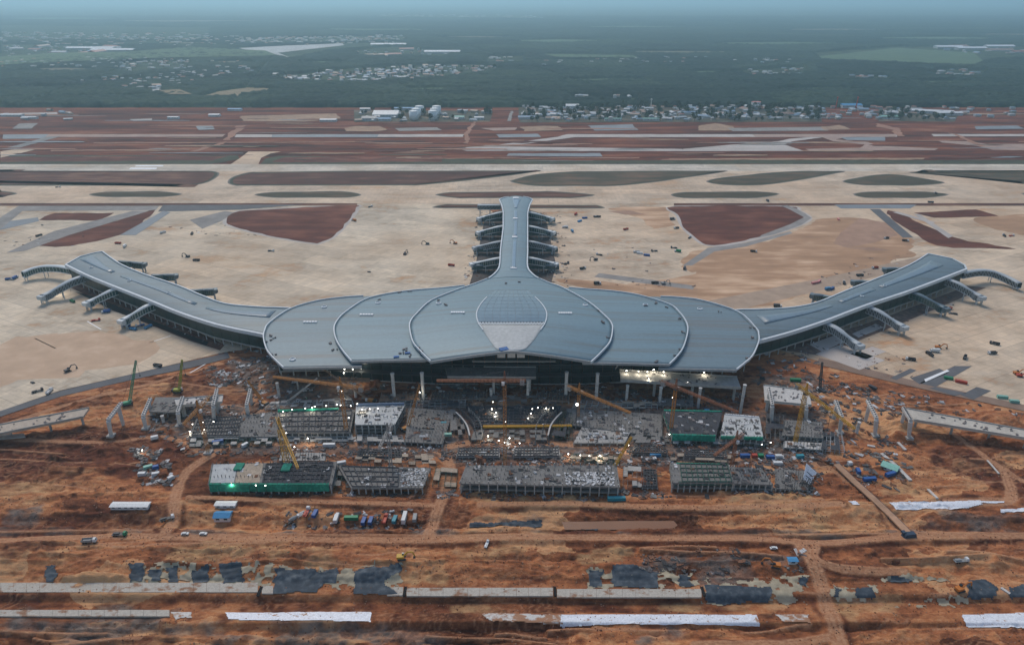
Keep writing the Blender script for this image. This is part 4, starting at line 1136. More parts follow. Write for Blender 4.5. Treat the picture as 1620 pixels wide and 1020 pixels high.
px_sheet('service_road', [(820, 452), (960, 468), (1100, 480), (1300, 440), (1460, 405), (1480, 412), (1330, 452), (1180, 487), (1090, 487), (950, 478), (870, 464)], .03, lane_m)
px_sheet('service_road', [(948, 432), (1010, 440), (1100, 452), (1096, 458), (1000, 446), (940, 438)], .05, base_m)
px_sheet('dirt_track', [(1120, 392), (1180, 384), (1250, 366), (1254, 369), (1180, 390), (1130, 398), (1095, 420), (1080, 420)], .05, base_m)
px_sheet('dirt_track', [(1330, 368), (1360, 345), (1400, 352), (1420, 372), (1390, 382), (1340, 392), (1318, 385)], .05, M('heaped_soil_stain', (.36, .22, .15), .95, .25, .06))
for px, py, w_, h_ in ((960, 334, 60, 5), (1340, 392, 70, 4)):
    px_sheet('dirt_track', [(px, py), (px + w_ * .6, py - 1), (px + w_, py + h_), (px + w_ * .5, py + h_ + 1)], .04, M('heaped_soil_stain', (.36, .22, .15)))
# ------------------------------------------------------------------ viaducts, bents and decks in front of the terminal
rust_m = M('rusty_formwork', (.24, .15, .10), .9, .4, .5)
def slab_from_px(name, quad, z, thick, mat, parent, n=1):
    """deck surface over a pixel quad (front-left, front-right, back-right, back-left)"""
    w = [g(a, b_, z) for a, b_ in quad]
    mb = MB(); V = w + [p - Vector((0, 0, thick)) for p in w]
    mb._add(V, [(0, 1, 2, 3), (7, 6, 5, 4), (0, 4, 5, 1), (1, 5, 6, 2), (2, 6, 7, 3), (3, 7, 4, 0)])
    return mb.build(name, mat, parent)
def deck_thing(name, label, cat, quad, z, thick, mat, cols, colr=.9, parapet=True):
    c = sum((g(a, b_, z) for a, b_ in quad), Vector()) / 4
    gz = H(c.x, c.y)
    t = thing(name, label, cat, (c.x, c.y, gz))
    slab_from_px('deck', quad, z, thick, mat, t)
    w = [g(a, b_, z) for a, b_ in quad]
    if parapet:
        for a, c_ in ((0, 1), (3, 2)):
            MB().beam(w[a] + Vector((0, 0, .35)), w[c_] + Vector((0, 0, .35)), .5, .9).build('parapet', conc_m, t)
    n_ = (w[1] - w[0]).normalized()
    for u, v in cols:
        p = w[0].lerp(w[1], u).lerp(w[3].lerp(w[2], u), v)
        b0 = H(p.x, p.y) - .5
        MB().tube((p.x, p.y, b0), (p.x, p.y, z - thick - 1.1), colr, 12).build('column', conc_m, t)
        MB().beam(p - Vector((0, 4.5, thick + .55 + p.z - z)), p + Vector((0, 4.5, -(thick + .55 + p.z - z))), 1.8, 1.1).build('pier_cap', conc_m, t)
    mb = MB()
    for k in range(26):
        p = w[0].lerp(w[1], rng.random()).lerp(w[3].lerp(w[2], rng.random()), .1 + .8 * rng.random())
        mb.box((p.x, p.y, p.z + .3), (rng.uniform(.5, 3), rng.uniform(.4, 1.6), rng.uniform(.3, .9)), rng.uniform(0, 3))
    mb.build('deck_material', MATS['mixed_site_goods'], t)['kind'] = 'stuff'
    return t
deck_thing('viaduct', 'buff concrete viaduct deck entering from the left edge of the picture', 'viaduct', [(-60, 698), (131, 659), (141, 645), (-60, 683)], 9, 1.6, M('viaduct_deck', (.42, .35, .28), .9, .25, .4), [(.12, .5), (.36, .5), (.68, .5), (.95, .5)])
MB_ramp = slab_from_px('ramp_slab', [(-40, 697), (40, 690), (38, 685), (-40, 690)], 2.5, 1.2, conc_m, None)
tag(MB_ramp, 'short concrete ramp slab below the left viaduct at the picture edge', 'ramp')
deck_thing('viaduct', 'pale concrete viaduct deck running out of the picture on the right', 'viaduct', [(1446, 664), (1660, 699), (1660, 687), (1434, 646)], 10, 1.7, M('viaduct_deck_pale', (.47, .43, .37), .9, .25, .4), [(.06, .5), (.33, .5), (.6, .5), (.86, .5)])
deck_thing('viaduct', 'white decked viaduct span with two columns left of the building frames', 'viaduct', [(279, 642), (351, 636), (353, 625), (276, 631)], 12, 1.3, conc_l, [(.1, .3), (.85, .3)])
deck_thing('viaduct', 'white decked viaduct span right of the green-netted frame', 'viaduct', [(1210, 634), (1284, 641), (1280, 618), (1208, 609)], 12, 1.4, conc_l, [(.15, .3), (.9, .3)])
deck_thing('concrete_deck', 'dark grey low concrete deck under the left viaduct span', 'deck', [(236, 651), (282, 652), (310, 628), (246, 628)], 7, 1.2, conc_d, [(.1, .2), (.9, .2), (.5, .2)], .5, False)
deck_thing('departures_deck', 'long concrete departures deck under the right eaves with lit floodlights', 'deck', [(982, 601), (1172, 613), (1166, 596), (980, 585)], 17, 1.8, conc_m, [(.30, .4), (.62, .4), (.97, .4)], 1.2)
deck_thing('departures_deck', 'stained concrete deck below the centre of the eaves', 'deck', [(708, 596), (848, 597), (848, 581), (704, 580)], 17, 1.8, conc_d, [(.93, .4), (.52, .1)], 1.2)
deck_thing('departures_deck', 'narrow rusty deck edge under the left outer petal', 'deck', [(440, 598), (585, 603), (585, 598), (440, 593)], 12, 1.0, rust_m, [(.2, .5), (.8, .5)], .7, False)
def lone_column(px, py_base, py_top, r, label, cap=0.0):
    b = gh(px, py_base)
    ang = PITCH + math.atan((py_top - 510) / FPX); zt = CAMZ - b.y * math.tan(ang) - .2
    t = thing('concrete_column', label, 'column', tuple(b), 0, 'bare columns in front of the terminal')
    MB().tube((b.x, b.y, b.z - .5), (b.x, b.y, zt - 1.5), r, 14).build('shaft', conc_l, t)
    MB().tube((b.x, b.y, zt - 1.5), (b.x, b.y, zt), r * 1.12, 14, r * 1.25).build('capital', conc_l, t)
    mid = b.z + (zt - b.z) * .55
    MB().lathe((b.x, b.y, mid), [(r * 1.02, 0), (r * 1.2, .1), (r * 1.2, .8), (r * 1.02, .9)], 14).build('collar', conc_m, t)
for px, yb, yt, lab in ((624, 631, 590, 'tall bare column leftmost of the front row under the eaves'), (670, 631, 589, 'tall bare column right of the left floodlit bay'), (777, 628, 614, 'short bare column below the stained central deck'),
                        (835, 629, 600, 'bare column under the right end of the stained central deck'), (895, 629, 588, 'tall bare column left of the orange jib right of centre'), (943, 632, 590, 'tall bare column behind the orange jib right of centre'),
                        (991, 633, 609, 'shorter round column left of the floodlit deck'), (1043, 640, 612, 'bare column below the left half of the floodlit deck'), (1104, 645, 613, 'bare column below the right half of the floodlit deck'),
                        (1171, 653, 608, 'thick bare column at the right end of the floodlit deck'), (259, 668, 657, 'short round column under the left viaduct span'), (1355, 685, 667, 'short white column between two right-hand bents'),
                        (563, 628, 606, 'bare column beside the crossing crane booms'), (442, 628, 605, 'dark-topped bare column below the tip of the left outer petal'), (441, 648, 636, 'short column above the green-netted platform on the left')):
    lone_column(px, yb, yt, 1.35 if yt < 600 else 1.15, lab)
def bent(px_far, px_near, px_base, label):
    """hammerhead bent: long beam on one leaning column; all in pixels of the beam ends and the foot"""
    b = gh(*px_base)
    zt = CAMZ - b.y * math.tan(PITCH + math.atan((px_near[1] - 510) / FPX))
    p, q = g(*px_near, zt), g(*px_far, zt)
    q = p + (q - p).normalized() * min((q - p).length, 26)
    t = thing('bridge_bent', label, 'bridge bent', tuple(b), 0, 'viaduct bents waiting for their decks')
    MB().beam(p, q, 2.4, 2.0).build('cross_beam', conc_l, t)
    MB().tube((b.x, b.y, b.z - .5), (p.x, p.y, zt - 1.0), 1.2, 12, 1.6).build('column', conc_l, t)
    m_ = p.lerp(q, .75); MB().tube((m_.x, m_.y, H(m_.x, m_.y) - .5), (m_.x, m_.y, zt - 1.0), 1.2, 12, 1.5).build('column', conc_l, t)
    MB().box((b.x, b.y, b.z + .3), (5, 5, 1.6)).build('footing', conc_m, t)
    st = MB()
    for k in range(9):
        c = p.lerp(q, (k + .5) / 9); st.box((c.x, c.y, c.z + 1.3), (1.2, .5, .7))
    st.build('bearing_block', conc_d, t)['kind'] = 'stuff'
bent((192, 637), (171, 664), (176, 689), 'leaning concrete bent right of the left viaduct end')
bent((240, 626), (226, 658), (231, 677), 'leaning concrete bent left of the dark low deck')
bent((397, 612), (390, 641), (393, 660), 'leaning concrete bent right of the left white span')
bent((289, 628), (281, 652), (284, 673), 'leaning concrete bent carrying the left end of the left white span')
bent((346, 604), (337, 642), (339, 668), 'leaning concrete bent carrying the right end of the left white span')
bent((1372, 633), (1387, 662), (1384, 689), 'leaning concrete bent in the gap of the right viaduct')
bent((1429, 645), (1441, 665), (1438, 691), 'leaning concrete bent at the end of the right viaduct')
bent((1322, 634), (1332, 660), (1328, 684), 'leaning concrete bent right of the right white span')
bent((1216, 612), (1222, 641), (1220, 671), 'leaning concrete bent carrying the left end of the right white span')
bent((1270, 620), (1276, 645), (1275, 665), 'leaning concrete bent carrying the right end of the right white span')
# footing wall seen beside the far pier
tag(MB().box(tuple(g(760, 470, 2)), (14, 3, 4)).build('retaining_wall', conc_m), 'short retaining wall between the pier foot and the left roof petals', 'wall')

# ------------------------------------------------------------------ concrete building frames
green_m = M('green_debris_net', (.012, .20, .13), .8, .35, .5, alt=(.03, .30, .20))
dgreen_m = M('dark_green_formwork', (.035, .085, .065), .8, .4, .6)
rebar_m = M('rebar_mat', (.05, .052, .06), .85, .4, .8)
ply_m = M('plywood_formwork', (.36, .29, .22), .85, .35, .7)
white_goods = M('white_site_goods', (.55, .55, .55), .8, .3, 1.2)
dark_goods = M('dark_site_goods', (.07, .068, .07), .85, .5, 1.2)
rust_goods = M('rusty_site_goods', (.20, .095, .055), .9, .4, 1.2)
GOODS = (white_goods, dark_goods, MATS['mixed_site_goods'], rust_goods, conc_d)
def cluster(mb, p, a, s=1.0):
    """one sorted stack: parallel planks or pipes, a block of crates, a mat of panels, or a small heap"""
    ca, sa = math.cos(a), math.sin(a); kind = rng.random()
    def put(x, y, z, d): mb.box((p.x + x * ca - y * sa, p.y + x * sa + y * ca, p.z + z + d[2] / 2), d, a + rng.uniform(-.04, .04))
    if kind < .36:
        L, n, w = rng.uniform(2.5, 5.5) * s, rng.randint(3, 7), rng.uniform(.2, .4) * s
        for i in range(n): put(rng.uniform(-.3, .3), (i - n / 2) * w * 1.7, 0, (L, w, rng.uniform(.15, .4)))
    elif kind < .6:
        w = rng.uniform(.7, 1.3) * s
        for i in range(rng.randint(1, 3)):
            for j in range(rng.randint(1, 3)): put(i * w * 1.15, j * w * 1.15, 0, (w, w, rng.uniform(.4, 1.2)))
    elif kind < .8:
        for i in range(rng.randint(2, 4)): put(i * 1.5 * s, rng.uniform(-.2, .2), 0, (1.3 * s, 2.4 * s, rng.uniform(.12, .5)))
    else:
        for i in range(rng.randint(4, 8)): q = rng.uniform(.3, .9) * s; put(rng.gauss(0, 1.1) * s, rng.gauss(0, .8) * s, -.05, (q * 1.6, q, q * .8))
def frame(label, quad, h, levels, bays, deck, goods=(60, (3, 4, 2, 1, 2)), net=None, studs=0.0, grid=None, depth_b=None, upper=0.0):
    """a concrete frame under construction. quad: pixels of its top deck; levels: storeys below the deck"""
    W = [g(a, b_, h) for a, b_ in quad]
    c = sum(W, Vector()) / 4; gz = H(c.x, c.y) - .3
    t = thing('building_frame', label, 'building frame', (c.x, c.y, gz))
    def at(u, v, z): p = W[0].lerp(W[1], u).lerp(W[3].lerp(W[2], u), v); return Vector((p.x, p.y, z))
    st = (h - gz) / levels
    L = (W[1] - W[0]).length; D = (W[3] - W[0]).length
    db = depth_b or max(2, round(D / 9))
    for k in range(1, levels + 1):
        z = gz + st * k; e = .012
        top = k == levels
        mb = MB(); V = [at(-e, -e, z), at(1 + e, -e, z), at(1 + e, 1 + e, z), at(-e, 1 + e, z)]
        V = V + [p - Vector((0, 0, .55)) for p in V]
        mb._add(V, [(0, 1, 2, 3), (7, 6, 5, 4), (0, 4, 5, 1), (1, 5, 6, 2), (2, 6, 7, 3), (3, 7, 4, 0)])
        mb.build('slab', deck if top else conc_d, t)
        fb = MB()
        for v in (0, 1): fb.beam(at(0, v, z - .85), at(1, v, z - .85), .7, .7)
        for u in (0, 1): fb.beam(at(u, 0, z - .9), at(u, 1, z - .9), .7, .7)
        fb.build('edge_beam', conc_d, t)
    cm = MB().box((0, 0, .5), (.8, .8, 1)).mesh('column', conc_m)
    for i in range(bays + 1):
        for j in range(db + 1):
            if 0 < i < bays and 1 < j < db: continue
            p = at(i / bays, j / db, gz)
            inst('column', cm, p - t.location, 0, t, (1, 1, h - gz - .5 + (upper if j in (0, db) else 0)))
    if studs:
        sm = MB()
        nu_, nv_ = bays * 2, max(3, int(studs / (bays * 2)))
        for i in range(nu_ + 1):
            for j in range(nv_ + 1):
                if rng.random() < .75: p = at(i / nu_, j / nv_, h); sm.beam(p, p + Vector((0, 0, rng.uniform(.7, 2.4))), .34)
        sm.build('rebar_starters', conc_d, t)['kind'] = 'stuff'
    if grid:
        nu, nv, m_, u0, u1 = grid
        gm = MB()
        for k in range(nu + 1): u = u0 + (u1 - u0) * k / nu; gm.beam(at(u, .04, h + .35), at(u, .96, h + .35), .45, .7)
        for k in range(nv + 1): v = .04 + .92 * k / nv; gm.beam(at(u0, v, h + .33), at(u1, v, h + .33), .45, .66)
        gm.build('formwork_grid', m_, t)
    n, wts = goods; n = int(n * .8)
    mbs = [MB() for _ in GOODS]
    for k in range(max(3, n // 5)):
        p = at(.04 + .92 * rng.random(), .05 + .9 * rng.random(), h + .05)
        cluster(rng.choices(mbs, wts)[0], p, rng.uniform(-.12, .12) + rng.choice((0, math.pi / 2)), .85)
    for mb, m_ in zip(mbs, GOODS):
        if mb.V: mb.build('deck_material', m_, t)['kind'] = 'stuff'
    if net:
        for (u0, v0, u1, v1, z0, z1, m_) in net:
            a, c_ = at(u0, v0, 0), at(u1, v1, 0); n_ = max(2, int((c_ - a).length / 5)); mb = MB()
            for k in range(n_):
                p, q = a.lerp(c_, k / n_), a.lerp(c_, (k + 1) / n_)
                o1, o2 = (Vector((0, -rng.uniform(.5, 1.3), 0)) for _ in (0, 1))
                mb.quad(p + o1 + Vector((0, 0, gz + z0)), q + o2 + Vector((0, 0, gz + z0)), q + Vector((0, -.4, gz + z1)), p + Vector((0, -.4, gz + z1)))
                mb.quad(p + Vector((0, -.4, gz + z1)), q + Vector((0, -.4, gz + z1)), q + Vector((0, .9, gz + z1 + .05)), p + Vector((0, .9, gz + z1 + .05)))
            mb.build('debris_net', m_, t)
    return t, at
t, at = frame('long frame fronted by a bright green debris net, front row', [(331, 766), (523, 766), (531, 730), (337, 734)], 7.5, 2, 16, conc_d, (130, (5, 2, 3, 1, 2)), [(0, 0, .985, 0, 2.4, 8.2, green_m), (.0, .3, .0, 0, 2, 8.2, green_m)], 30, (14, 5, rebar_m, .44, .98))
for u0, u1, m_ in ((.005, .20, MATS['bare_roof_deck']), (.21, .41, ply_m), (.43, .985, rebar_m)):
    mb = MB(); V = [at(u0, .08, 7.62), at(u1, .08, 7.62), at(u1, .985, 7.62), at(u0, .985, 7.62)]; mb._add(V, [(0, 1, 2, 3)]); mb.build('deck_section', m_, t)
for u, v, s in ((.22, .8, 5.5), (.61, .72, 6)):
    p = at(u, v, 8.0); MB().box((p.x, p.y, p.z + .4), (s, s * 1.3, 1.2)).build('stair_hood', green_m, t)
mb = MB()
for k in range(38): p = at(.43 + .55 * rng.random(), .1 + .85 * rng.random(), 8); mb.box((p.x, p.y, p.z + .3), (rng.uniform(1, 3.5), rng.uniform(.3, 1.2), .5), rng.uniform(-.2, .2))
mb.build('deck_material', dark_goods, t)['kind'] = 'stuff'
t, at = frame('grey frame strewn with white panels right of the green-fronted frame', [(556, 771), (668, 771), (680, 740), (536, 736)], 5.0, 1, 10, conc_d, (210, (4, 5, 4, 1, 2)), None, 60, (9, 4, rebar_m, .02, .66))
mb = MB()
for k in range(110): p = at(.70 + .28 * rng.random(), .06 + .88 * rng.random(), 5.1); mb.box((p.x, p.y, p.z + .12), (rng.uniform(.8, 2.4), rng.uniform(.6, 1.6), .25), rng.choice((0, 1.57)) + rng.uniform(-.3, .3))
mb.build('deck_material', white_goods, t)['kind'] = 'stuff'
t, at = frame('long open concrete frame with two storeys of columns, centre of front row', [(729, 764), (978, 770), (973, 736), (740, 736)], 8.0, 2, 17, conc_d, (520, (2, 4, 4, 1, 4)), None, 150, None, None, 2.6)
mb = MB()
for k in range(120): p = at(.66 + .32 * rng.random(), .04 + .6 * rng.random(), 8.1); mb.box((p.x, p.y, p.z + .2), (rng.uniform(.8, 3), rng.uniform(.6, 1.8), .4), rng.uniform(0, 3))
mb.build('deck_material', white_goods, t)['kind'] = 'stuff'
frame('dark green decked frame with pale edge, front row on the right', [(1064, 763), (1160, 763), (1152, 734), (1061, 732)], 7.5, 2, 10, conc_d, (50, (1, 4, 2, 1, 1)), [(.1, .98, .98, .98, 6.5, 8.1, green_m), (.1, .02, .98, .02, 6.1, 7.9, dgreen_m)], 20, (9, 4, dgreen_m, .16, .98))
frame('grey rubble-covered frame adjoining the dark green deck', [(1162, 764), (1222, 766), (1205, 741), (1154, 738)], 6.5, 2, 6, conc_d, (200, (2, 4, 4, 1, 4)), None, 60)
frame('low grey tangle of columns beside the tall white panel', [(1228, 772), (1278, 774), (1284, 746), (1227, 741)], 3.4, 1, 7, conc_d, (160, (1, 5, 3, 2, 1)), None, 110)
frame('small dark stepped frame in the pit between the two right-hand front frames', [(1017, 770), (1040, 770), (1038, 742), (1018, 742)], 1.6, 1, 3, rebar_m, (40, (1, 5, 2, 2, 0)), None, 12, (4, 6, dark_goods, .05, .95))
frame('low grey frame at the left end of the back row', [(300, 690), (438, 690), (440, 652), (312, 662)], 3.6, 1, 14, conc_d, (380, (1, 5, 5, 1, 3)), None, 160, (16, 5, rebar_m, .02, .55))
frame('grey two-storey frame with a run of floodlights on its back edge', [(442, 684), (553, 684), (560, 648), (440, 651)], 6.0, 2, 11, conc_d, (250, (1, 5, 5, 1, 3)), [(0, .99, .8, .99, 5.2, 6.8, green_m)], 140, (12, 4, rebar_m, .02, .98))
t, at = frame('tall frame with a white cluttered deck at the back row', [(562, 671), (624, 671), (640, 640), (564, 642)], 10.0, 3, 6, MATS['bare_roof_deck'], (230, (7, 4, 2, 0, 5)), [(0, .99, 1, .99, 9.3, 11.0, M('blue_grey_net', (.12, .17, .25), .8, .3, .5))], 40, None, None, 0)
frame('low grey frame between the white deck and the curved ramp', [(641, 698), (700, 701), (716, 650), (647, 645)], 3.4, 1, 6, conc_d, (240, (2, 4, 5, 2, 3)), None, 130)
frame('dark sunken frame in the middle between the two curved ramps', [(752, 674), (872, 674), (886, 642), (738, 642)], 2.0, 1, 12, rebar_m, (330, (2, 6, 4, 2, 1)), None, 130, (16, 6, dark_goods, .02, .98))
frame('low frame covered in white rubble right of the curved ramp', [(908, 700), (988, 700), (1000, 674), (922, 674)], 2.6, 1, 7, conc_m, (330, (8, 2, 3, 1, 5)), None, 70)
frame('grey rubble frame left of the green-netted frame', [(900, 671), (1046, 690), (1046, 655), (898, 646)], 3.2, 1, 13, conc_d, (380, (3, 4, 5, 1, 4)), None, 170)
frame('green-netted frame with a grey deck in the back row', [(1064, 687), (1132, 689), (1142, 651), (1050, 649)], 8.0, 2, 7, rebar_m, (180, (3, 3, 4, 0, 3)), [(0, 0, 1, 0, 3.6, 8.6, green_m), (.0, 1, .0, 0, 4, 8.6, green_m), (0, .99, 1, .99, 7, 9.0, green_m)], 60)
frame('whitish cluttered frame next to the green-netted one', [(1140, 690), (1207, 692), (1201, 660), (1147, 655)], 8.0, 2, 7, MATS['bare_roof_deck'], (220, (6, 3, 3, 0, 4)), [(0, 0, 1, 0, 6.6, 8.6, green_m), (0, .99, 1, .99, 7.4, 9.0, white_goods)], 40)
frame('grey frame below the right white viaduct span', [(1238, 688), (1302, 692), (1300, 668), (1242, 664)], 5.0, 2, 7, conc_d, (140, (1, 4, 4, 1, 3)), None, 80)
frame('thin pale slab frame at the foot of the crane on the right', [(1240, 707), (1302, 711), (1303, 701), (1241, 697)], 2.6, 1, 6, conc_l, (60, (4, 2, 2, 1, 2)), None, 20)
for q_, h_, b_n, lab in (([(1000, 716), (1056, 718), (1054, 706), (1004, 705)], 2.6, 6, 'low grey slab frame left of the rust-brown crane'), ([(1082, 722), (1150, 724), (1148, 712), (1084, 711)], 2.8, 7, 'low grey slab frame behind the dark green deck'),
                        ([(442, 728), (515, 728), (514, 716), (446, 715)], 2.2, 8, 'low grey slab frame behind the yellow crane'), ([(566, 722), (636, 724), (634, 711), (570, 710)], 2.6, 7, 'low grey slab frame below the white-decked frame'),
                        ([(722, 722), (790, 722), (790, 708), (726, 709)], 2.4, 7, 'low grey slab frame left of the tallest crane foot'), ([(812, 722), (886, 722), (884, 708), (814, 708)], 2.4, 7, 'low grey slab frame right of the tallest crane foot'),
                        ([(600, 634), (664, 632), (664, 622), (604, 624)], 3.0, 6, 'low frame behind the white-decked frame under the eaves'), ([(1040, 640), (1096, 642), (1096, 632), (1044, 630)], 3.0, 6, 'low frame below the floodlit departures deck'),
                        ([(680, 632), (770, 630), (770, 620), (684, 621)], 3.0, 8, 'low frame under the stained central deck at left'), ([(848, 632), (900, 634), (900, 622), (850, 621)], 3.0, 5, 'low frame under the eaves right of the stained central deck')):
    frame(lab, q_, h_, 1, b_n, rng.choice((conc_d, rebar_m, conc_m, rust_m)), (120, (1, 4, 4, 3, 3)), None, 60, rng.choice((None, (b_n * 2, 3, dark_goods, .02, .98))))
# curved ramp walls
for s, lab in ((-1, 'left curved ramp wall of the central forecourt'), (1, 'right curved ramp wall of the central forecourt')):
    X = lambda d: 805 + s * d
    pp = smooth_poly([(X(84), 652), (X(74), 662), (X(66), 674), (X(62), 689)], 5, False); ip = smooth_poly([(X(64), 648), (X(52), 660), (X(44), 674), (X(42), 690)], 5, False)
    base = gh(*pp[8]); t = thing('curved_ramp', lab, 'ramp', tuple(base))
    po = [g(a, b_, 4.5) for a, b_ in pp]; pi = [g(a, b_, 3.0) for a, b_ in ip]
    sweep('ramp_wall', [p - Vector((0, 0, 2.4)) for p in po], .8, 5.2, conc_d, t)
    sweep('ramp_coping', [p + Vector((0, 0, .4)) for p in po], 1.1, .4, conc_l, t)
    for i in range(len(po)):
        MB().beam(pi[i] + Vector((0, 0, -3.4)), pi[i] + Vector((0, 0, 2.2)), .6).build('stud', conc_m, t)
        m_ = po[i].lerp(pi[i], .5); MB().beam(m_ - Vector((0, 0, 4)), m_ + Vector((0, 0, 1.2)), .6).build('stud', conc_d, t)
mb = MB(); a, c = g(764, 675, 3.5), g(905, 674, 3.5)
tag(mb.beam(a, c, 1.1, 1.4).beam(a + Vector((0, 1.8, 0)), c + Vector((0, 1.8, 0)), .5, .8).build('yellow_girder', M('crane_yellow', (.50, .27, .03), .6, .25, .6)), 'long yellow steel girder lying across the central forecourt', 'girder')

# scaffolding towers that fill the ground between the frames
def scaffold(quad, h, nu, nv, label, m_=None, planks=.35):
    W = [gh(a, b_) for a, b_ in quad]; c = sum(W, Vector()) / 4; t = thing('scaffold', label, 'scaffold', tuple(c))
    at = lambda u, v, z: (lambda p: Vector((p.x, p.y, c.z + z)))(W[0].lerp(W[1], u).lerp(W[3].lerp(W[2], u), v))
    mb = MB(); pk = MB()
    for i in range(nu + 1):
        for j in range(nv + 1):
            hh = h * rng.uniform(.55, 1.0); mb.beam(at(i / nu, j / nv, -.6), at(i / nu, j / nv, hh), .24)
    lev = [h * .35, h * .7]
    for z in lev:
        for i in range(nu + 1): mb.beam(at(i / nu, 0, z), at(i / nu, 1, z), .17)
        for j in range(nv + 1): mb.beam(at(0, j / nv, z), at(1, j / nv, z), .17)
        for i in range(nu):
            for j in range(nv):
                if rng.random() < planks:
                    a, b2, c2, d2 = at(i / nu, j / nv, z + .15), at((i + 1) / nu, j / nv, z + .15), at((i + 1) / nu, (j + 1) / nv, z + .15), at(i / nu, (j + 1) / nv, z + .15)
                    pk._add([a, b2, c2, d2] + [q - Vector((0, 0, .12)) for q in (a, b2, c2, d2)], [(0, 1, 2, 3), (7, 6, 5, 4), (0, 4, 5, 1), (1, 5, 6, 2), (2, 6, 7, 3), (3, 7, 4, 0)])
    mb.build('poles', m_ or steel_m, t)['kind'] = 'stuff'; pk.build('planks', rng.choice((ply_m, conc_d, rebar_m, conc_m)), t)['kind'] = 'stuff'
for q, h, nu, nv, lab in (
    ([(700, 698), (738, 692), (728, 655), (705, 652)], 5, 6, 5, 'grey scaffold left of the left curved ramp'), ([(872, 692), (905, 698), (905, 660), (890, 655)], 5, 6, 5, 'grey scaffold right of the right curved ramp'),
    ([(988, 705), (1060, 705), (1056, 692), (1000, 690)], 4, 9, 3, 'low scaffold in front of the grey rubble frame'), ([(440, 700), (560, 700), (556, 688), (444, 688)], 4, 14, 3, 'long low scaffold in front of the grey two-storey frame'),
    ([(565, 702), (640, 703), (636, 694), (566, 692)], 4, 9, 3, 'low scaffold at the foot of the white-decked frame'), ([(745, 700), (865, 700), (862, 684), (750, 684)], 3.5, 14, 4, 'wide low scaffold before the dark sunken frame'),
    ([(1064, 706), (1210, 708), (1208, 696), (1064, 694)], 4, 16, 3, 'long low scaffold before the green-netted frame'), ([(300, 708), (430, 706), (436, 694), (304, 693)], 3.5, 14, 3, 'low scaffold before the left low frame'),
    ([(905, 650), (1040, 648), (1040, 640), (910, 638)], 4, 14, 3, 'scaffold row behind the grey rubble frame'), ([(640, 648), (736, 646), (736, 634), (642, 634)], 4, 10, 3, 'scaffold row behind the left curved ramp'),
    ([(740, 640), (890, 640), (888, 630), (742, 630)], 4, 16, 3, 'scaffold row behind the dark sunken frame'), ([(420, 650), (560, 644), (556, 634), (430, 640)], 4, 14, 3, 'scaffold row behind the floodlit frame edge'),
    ([(1210, 700), (1240, 702), (1238, 664), (1212, 660)], 6, 4, 5, 'tall scaffold right of the whitish cluttered frame'), ([(1290, 715), (1335, 718), (1330, 690), (1296, 688)], 5, 6, 4, 'brown scaffold right of the pale slab frame'),
    ([(684, 770), (722, 772), (724, 745), (690, 742)], 3, 4, 4, 'low scaffold beside the central haul road'), ([(985, 772), (1015, 772), (1014, 742), (986, 740)], 3, 4, 4, 'low scaffold right of the long open frame'),
    ([(524, 775), (556, 775), (552, 742), (532, 740)], 5, 4, 4, 'tall scaffold between the two left front frames'), ([(900, 735), (980, 736), (978, 724), (904, 723)], 4, 9, 3, 'scaffold row behind the long open frame'),
    ([(560, 735), (690, 735), (686, 722), (566, 722)], 3.5, 12, 3, 'scaffold row behind the panel-strewn frame'), ([(1060, 730), (1160, 731), (1158, 722), (1062, 721)], 3, 10, 2, 'scaffold row behind the dark green deck')):
    scaffold(q, h, nu, nv, lab, rng.choice((steel_m, conc_d, rust_m, dgreen_m)))
# ------------------------------------------------------------------ cranes
yel_m = MATS['crane_yellow']; org_m = M('crane_orange', (.40, .17, .035), .6, .25, .6); grn_m = M('crane_green', (.06, .28, .16), .6, .25, .6); red_c = M('crane_rust', (.26, .10, .045), .6, .3, .6)
grey_c = M('crane_grey', (.30, .29, .28), .6, .25, .6)
def lattice(mb, p, q, w, w2=None, bay=3.0, ch=.28, br=.15, up=None):
    """a four-chord lattice girder from p to q"""
    p, q = Vector(p), Vector(q); w2 = w2 or w; d = (q - p); L = d.length; d.normalize()
    ref = Vector((0, 0, 1)) if abs(d.z) < .9 else Vector((1, 0, 0))
    a = d.cross(ref).normalized(); b_ = a.cross(d).normalized()
    n = max(2, round(L / bay)); R_ = []
    for k in range(n + 1):
        c = p.lerp(q, k / n); ww = (w + (w2 - w) * k / n) / 2
        R_.append([c + a * (i * ww) + b_ * (j * ww) for i, j in ((-1, -1), (1, -1), (1, 1), (-1, 1))])
    for i in range(4): mb.beam(R_[0][i], R_[n][i], ch)
    for k in range(n):
        for i in range(4):
            j = (i + 1) % 4
            mb.beam(R_[k][i], R_[k + 1][j] if k % 2 else R_[k + 1][i].lerp(R_[k + 1][j], 1.0), br)
            if k % 2 == 0: mb.beam(R_[k + 1][i], R_[k + 1][j], br)
    return mb
cw_m = M('counterweight', (.28, .27, .26), .9, .2, .8); cab_m = M('cab_white', (.60, .61, .60), .5, .15, .8)
